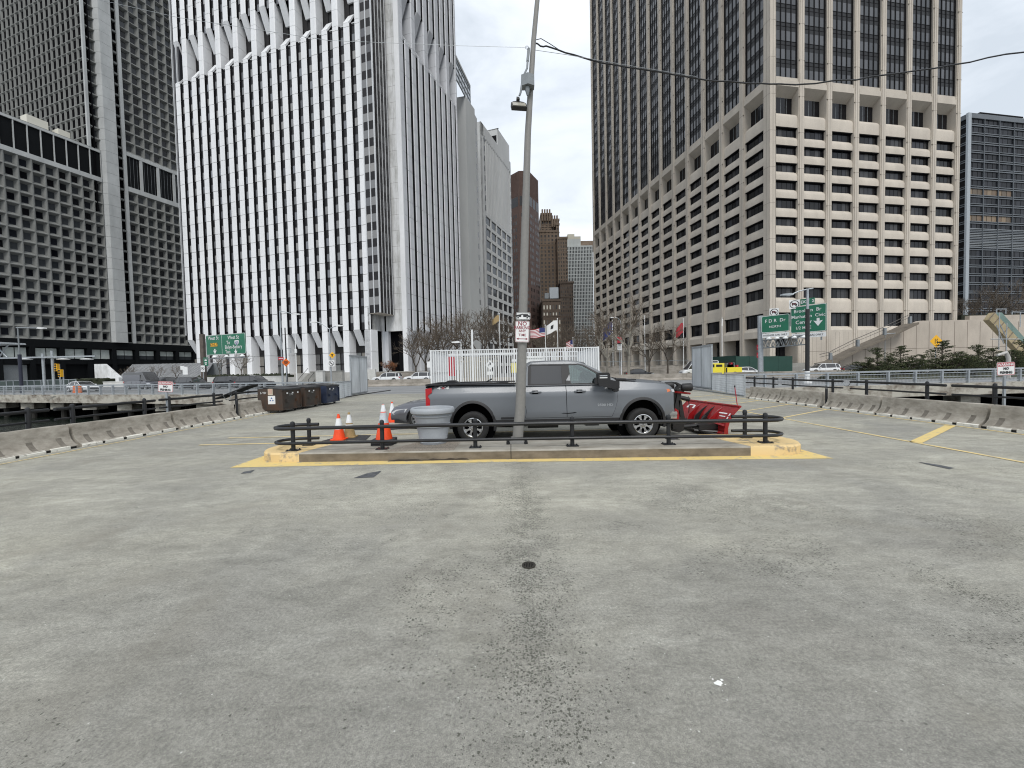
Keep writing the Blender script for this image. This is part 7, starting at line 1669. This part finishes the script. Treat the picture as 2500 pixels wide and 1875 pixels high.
for p,q in (((2413,795),(2432,840)),((2420,790),(2440,830)),((2420,765),(2420,855)),((2438,790),(2438,860)),((2400,829),(2470,829)),((2413,757),(2435,757)),((2413,757),(2413,768)),((2435,757),(2435,768)),((2450,764),(2500,765)),((2470,764),(2470,800)),((2450,764),(2450,770))): a_=pz(*p,Ye);c_1=pz(*q,Ye); b.tube([(a_[0],Ye-1,a_[1]),(c_1[0],Ye-1,c_1[1])],.07,5)
b.build('support_frame',t)
# ---- flags
def flag(px,ptop,Y,cols,label,wv=1.0,h=1.6,w_=2.6,fy=None,droop=.35,side=-1,r=.07,pole=True,stars=False,emb=False):
    x=X(px,Y); zt_=Z(px,ptop,Y); t=thing('flagpole',(x,Y,0),label,'flag','flags in front of the office towers')
    if pole: b=MB(m=M['wht']); b.tube([(x,Y,0),(x,Y,zt_)],[r,r*.7],8); b.lathe([(.1,0),(.12,.1),(.02,.2)],(x,Y,zt_),8); b.build('pole',t)
    n=len(cols); zf=Z(px,fy,Y) if fy else zt_-.3; b=MB(m=cols[0][0]); tot=sum(c[1] for c in cols); nn=10
    def P(u,v): return (x+side*w_*u*(1-.15*droop),Y+.25*math.sin(u*7*wv)*u,zf-h*v-droop*w_*u*u*.7+.12*math.sin(u*6+v))
    v0=0
    b.smooth=True
    for m,f_ in cols:
        v1=v0+f_/tot
        for k in range(nn): b.face([P(k/nn,v0),P((k+1)/nn,v0),P((k+1)/nn,v1),P(k/nn,v1)],m)
        v0=v1
    if stars: 
        for k in range(4): b.face([tuple(Vector(P(k/nn,a))+Vector((0,-.02,0))) for a in (0,)]+[tuple(Vector(P((k+1)/nn,0))+Vector((0,-.02,0))),tuple(Vector(P((k+1)/nn,.54))+Vector((0,-.02,0))),tuple(Vector(P(k/nn,.54))+Vector((0,-.02,0)))],stars)
    if emb: b.face([tuple(Vector(P(a,c))+Vector((0,-.03,0))) for a,c in ((.35,.35),(.6,.3),(.65,.6),(.4,.7))],M['ink'])
    b.smooth=False; b.build('flag_cloth',t)
fr_,fw_,fb_=mat('flag red',(.36,.03,.04),.8),mat('flag white',(.72,.72,.70),.8),mat('flag blue',(.025,.035,.13),.8)
flag(1333,795,80,[(fr_,1),(fw_,1)]*6+[(fr_,1)],'faded red and white striped flag on a pole right of the no parking sign',h=1.7,w_=2.9,fy=801,stars=fb_,droop=.1)
flag(1363,779,80,[(fw_,1)],'white flag with a dark emblem on a white pole behind the picket enclosure',h=1.9,w_=2.3,fy=783,droop=.55,emb=True)
flag(1400,825,95,[(fr_,1),(fw_,1)]*5,'small drooping red and white striped flag among the bare trees',h=1.8,w_=1.6,fy=831,droop=.3,stars=fb_)
flag(1497,783,82,[(fb_,1)],'dark blue flag on a tall pole left of the curved street lamp',h=2.4,w_=2.2,fy=786,droop=.9)
flag(1669,780,82,[(fr_,1)],'red flag on a tall white pole in front of the tan tower',h=2.0,w_=1.6,fy=789,droop=.9)
flag(1222,767,80,[(mat('tan flag',(.35,.25,.12),.8),1)],'tan flag on a tall pole left of the no parking sign',h=1.2,w_=1.5,fy=770,droop=.7)
x=X(1575,82); b=MB(m=M['wht']); b.tube([(x,82,0),(x,82,Z(1575,770,82))],[.08,.05],8); tag(b.build('flagpole'),'bare white flagpole between the blue and red flags','flag','flags in front of the office towers')
x=X(1763,84); b=MB(m=M['wht']); b.tube([(x,84,0),(x,84,Z(1763,775,84))],[.09,.06],8); b.prism([(x-.15,Z(1763,795,84)),(x+.1,Z(1763,797,84)),(x+.15,Z(1763,778,84)),(x-.05,Z(1763,780,84))],83.9,83.95,'y',fw_); tag(b.build('flagpole'),'white flagpole with a furled white flag left of the FDR sign','flag','flags in front of the office towers')
# ---- bare trees
M['bark']=mat('grey brown bark',(.085,.07,.055),.95,n=(3,.3)); M['bark_p']=mat('pale plane bark',(.26,.24,.20),.9,n=(2,.4)); M['twig']=mat('brown twigs',(.11,.088,.066),.95)
def grow(b,bt,p,d,L,r,dep,rr,twm,maxd):
    if dep==0: return
    q=p+d*L; mid=p.lerp(q,.5)+Vector((rr.uniform(-1,1),rr.uniform(-1,1),0))*L*.07
    bb=b if dep>maxd-2 else bt
    bb.tube([p,mid,q],[r,r*.82,r*.66],5 if dep>2 else 3,cap=False,smooth=True)
    n=rr.choice((2,3,3)) if dep>1 else 0
    for k in range(n):
        ang=rr.uniform(.35,.85); az=rr.uniform(0,6.283)+k*2.1; s=d.orthogonal().normalized(); s=Matrix.Rotation(az,3,d)@s; nd=(d*math.cos(ang)+s*math.sin(ang)+Vector((0,0,.12))).normalized(); grow(b,bt,q if k<2 else mid,nd,L*rr.uniform(.66,.86),r*(.64 if k else .74),dep-1,rr,twm,maxd)
def bare_tree(name,h,seed,bark,label,group,dep=7,spread=1):
    rr=random.Random(seed); t=thing(name,(0,0,0),label,'tree',group); b=MB(m=bark); bt=MB(m=M['twig'])
    th=h*.24; b.tube([(0,0,-.2),(.05,0,th*.5),(0,.05,th)],[h*.018,h*.014,h*.0125],8,cap=False)
    for k in range(3): a=2.1*k+rr.uniform(0,1); d=Vector((math.cos(a)*.55*spread,math.sin(a)*.55*spread,1)).normalized(); grow(b,bt,Vector((0,.05,th-.1)),d,h*.19,h*.0105,dep-1,rr,None,dep-1)
    b.build('trunk',t); bt.build('branches',t); return t
tr=[bare_tree('bare_tree',13,1,M['bark'],'leafless brown tree with fine twigs left of the picket enclosure','leafless street trees'),
    bare_tree('bare_tree',14,5,M['bark'],'leafless spreading tree behind the picket enclosure','leafless street trees'),
    bare_tree('bare_tree',13.5,8,M['bark_p'],'leafless plane tree with pale bark right of the picket enclosure','leafless street trees')]
spots=[(0,1040,82,1.0,'leafless brown tree directly left of the picket enclosure',0),(1,1085,80,1.1,'leafless tree behind the left end of the picket enclosure',1),(0,1130,84,1.25,'leafless tree behind the small white street lamp',2),(1,1175,82,1.2,'leafless tree behind the diamond sign',3),(0,1212,90,1.3,'leafless tree beside the tan flag pole',4),(1,1250,88,1.15,'leafless tree just left of the no parking sign',5),(2,1312,86,.95,'pale leafless tree right of the no parking sign',0),(0,1345,96,1.05,'leafless tree behind the white flag',1),(1,1385,100,1.1,'leafless tree behind the pickup cab and small striped flag',2),(0,1425,104,1.1,'leafless tree at the end of the side street',3),(0,1463,84,.95,'leafless tree above the right end of the picket enclosure',4),(2,1483,74,1.05,'pale barked leafless tree beside the blue flag pole',1),(2,1535,68,1.15,'largest pale barked plane tree, right of the curved street lamp',2),(1,1585,80,.8,'small leafless tree in front of the tan tower arcade',3),(1,1630,80,.85,'small leafless tree left of the red flag',4),(0,1015,78,.85,'leafless brown tree at the corner of the striped tower',5),(1,1290,115,1.2,'distant leafless tree far down the side street',6),(0,1060,95,1.2,'leafless tree standing close to the side wall of the striped tower',7)]
for i,(k,px,Y,s,lb,rz) in enumerate(spots):
    if k in (0,1,2) and not tr[k].get('used'): o=tr[k]; o['used']=1; o['label']=lb
    else: o=copy_thing(tr[k],(0,0,0),0,lb)
    o.location=(X(px,Y),Y,0); o.rotation_euler=(0,0,rz*1.13+k); o.scale=(s,s,s)
for o in COL.objects:
    if 'used' in o: del o['used']
sm=bare_tree('young_tree',5,21,M['bark'],'young leafless street tree in front of the striped tower planter','young street trees at the left',dep=6)
for i,(px,Y,lb) in enumerate(((536,78,'young leafless tree under the left highway sign, left one'),(590,76,'young leafless tree right of the left highway sign'),(320,98,'young leafless tree behind the dark van'),(385,98,'young leafless tree in front of the ribbed slope'),(430,99,'young leafless tree left of the small white panel sign'))):
    o=sm if i==0 else copy_thing(sm,(0,0,0),0); o['label']=lb; o.location=(X(px,Y),Y,1.2 if px>500 else 0); o.rotation_euler=(0,0,i*1.7); o.scale=(1.1,1.1,1.25)
# shrub with dead brown leaves
def leaf_cloud(b,c,rx,rz,n,s,rr,m,shape=None):
    for k in range(n):
        while True:
            v=Vector((rr.uniform(-1,1),rr.uniform(-1,1),rr.uniform(-1,1)))
            if v.length<1 and v.length>.25: break
        p=Vector(c)+Vector((v.x*rx,v.y*rx,v.z*rz)); a=Vector((rr.uniform(-1,1),rr.uniform(-1,1),rr.uniform(-1,1))).normalized(); q=a.orthogonal().normalized(); w=a.cross(q)
        b.face([p+q*s,p+w*s*.6,p-q*s,p-w*s*.6],rr.choice(m))
rr=random.Random(31); Yb=76; xb_=X(948,Yb); t=thing('brown_leaf_shrub',(xb_,Yb,0),'small tree with dead rust brown leaves in front of the striped tower','tree')
b=MB(m=M['bark']); bt=MB(m=M['twig']); b.tube([(xb_,Yb,1.0),(xb_,Yb,1.9)],.09,6)
for k in range(5): a=k*1.26; grow(b,bt,Vector((xb_,Yb,1.8)),Vector((math.cos(a)*.8,math.sin(a)*.8,1)).normalized(),.9,.05,4,rr,None,4)
b.build('trunk',t); bt.build('branches',t)
m3=[mat('dead leaf a',(.20,.075,.03),.9),mat('dead leaf b',(.13,.05,.022),.9),mat('dead leaf c',(.28,.12,.05),.9)]
b=MB(m=m3[0])
for k in range(16): a=rr.uniform(0,6.28); q=rr.uniform(.2,1.5); leaf_cloud(b,(xb_+q*math.cos(a),Yb+q*math.sin(a),2.2+rr.uniform(0,1.9)*(1-q*.25)),.5,.38,90,.075,rr,m3)
b.build('crown',t)
# ---- evergreen shrubs on the right verge
M['ever']=[mat('dark evergreen needle',(.022,.034,.012),.95),mat('mid evergreen needle',(.042,.055,.020),.95),mat('olive evergreen needle',(.070,.078,.030),.95)]
def evergreen(name,h,seed,label,group,w_=1.3):
    rr=random.Random(seed); t=thing(name,(0,0,0),label,'shrub',group); tb=MB(m=M['bark']); b=MB(m=M['ever'][0])
    stems=[(0,0,h)]+[(rr.uniform(-w_,w_),rr.uniform(-.6,.6),h*rr.uniform(.45,.8)) for _ in range(3)]
    for sx,sy,sh in stems:
        top=Vector((sx*1.3,sy,sh)); base=Vector((sx*.25,sy*.3,0)); tb.tube([base,base.lerp(top,.5)+Vector((0,0,.1)),top],[.06,.04,.015],5)
        n=int(sh*6)
        for k in range(n):
            f_=.12+.88*k/n; p=base.lerp(top,f_); L=(1-f_**1.5)*1.5*w_*.75+.22; a=rr.uniform(0,6.283)
            for j in range(2):
                a+=2.4+rr.uniform(-.5,.5); d=Vector((math.cos(a),math.sin(a)*.8,rr.uniform(.05,.5))).normalized(); e_=p+d*L*rr.uniform(.6,1.1); tb.tube([p,e_],[.018,.006],3,cap=False)
                for q in range(5):
                    c=p.lerp(e_,.25+.19*q); r_=.10+.10*(1-abs(q-2)/3); leaf_cloud(b,c,r_*1.25,r_*.5,16,.045,rr,M['ever'])
    tb.build('trunk',t); b.build('crown',t); return t
ev=[evergreen('evergreen_shrub',3.0,3,'dark evergreen shrub','evergreen shrubs on the right verge'),evergreen('evergreen_shrub',2.6,14,'dark evergreen shrub','evergreen shrubs on the right verge',1.6)]
es=[(0,2142,44,1.0,'leftmost tall dark evergreen shrub on the right verge'),(0,2198,44,1.05,'dark evergreen shrub just left of the amber merge sign'),(1,2168,43,.8,'low evergreen between the two leftmost tall ones'),(1,2250,44,.85,'low dark evergreen under the amber merge sign'),(0,2300,44,1.2,'tallest evergreen with a leaning tip right of the amber merge sign'),(1,2345,45,.9,'low evergreen in the middle of the right verge'),(0,2388,46,1.05,'broad evergreen in front of the pale stained wall'),(1,2425,44,1.05,'evergreen left of the right warning sign'),(1,2470,44,.95,'evergreen behind the right warning sign'),(0,2505,45,1.2,'evergreen cut off by the right edge of the photo'),(1,2120,44,.55,'small low evergreen at the left end of the verge'),(1,2375,43,.7,'low spreading evergreen in front of the broad one')]
used=set()
for i,(k,px,Y,s,lb) in enumerate(es):
    o=ev[k] if k not in used else copy_thing(ev[k],(0,0,0),0); used.add(k); o['label']=lb; o.location=(X(px,Y),Y,.3); o.rotation_euler=(0,0,i*2.1); o.scale=(s*1.15,s*1.15,s)
b=MB(m=two_tone('verge soil and ground cover',(.02,.026,.010),(.06,.06,.03),3,.35,.6,.95)); rr=random.Random(6)
xa,xb=X(2100,42),X(2560,42); b.prism([(42,0),(42.6,.35),(47,.5),(48,0)],xa,xb+6,'x')
struct(b.build('verge'))
b=MB(m=M['ever'][1])
for k in range(260): leaf_cloud(b,(rr.uniform(xa+1,xb+4),rr.uniform(42.3,46.5),.55+rr.uniform(0,.35)),.45,.22,14,.06,rr,M['ever'])
o=b.build('ground_cover'); tag(o,'dark evergreen ground cover under the shrubs on the right','ground cover',kind='stuff')
# bent concrete vent
b=MB(m=M['conc_l']); c=AT(2462,880,40); b.tube([(c.x,40,0),(c.x,40,1.9),(c.x-.25,40,2.45),(c.x-1.1,40,2.2)],[.17,.17,.16,.12],10); tag(b.build('vent_pipe'),'bent pale concrete vent pipe behind the right warning sign','vent')
# tan trees in front of the far right block
for i,(px,Y,s) in enumerate(((2395,150,1.6),(2440,145,1.7),(2485,150,1.6),(2350,150,1.3))):
    o=copy_thing(tr[i%2],(0,0,0),0,('leafless tree in front of the dark glass block, second from left','leafless tree in front of the dark glass block, third from left','leafless tree in front of the dark glass block at the photo edge','leafless tree beside the tan tower corner, left of the dark glass block')[i]); o.location=(X(px,Y),Y,9.0); o.scale=(s,s,s); o.rotation_euler=(0,0,i)
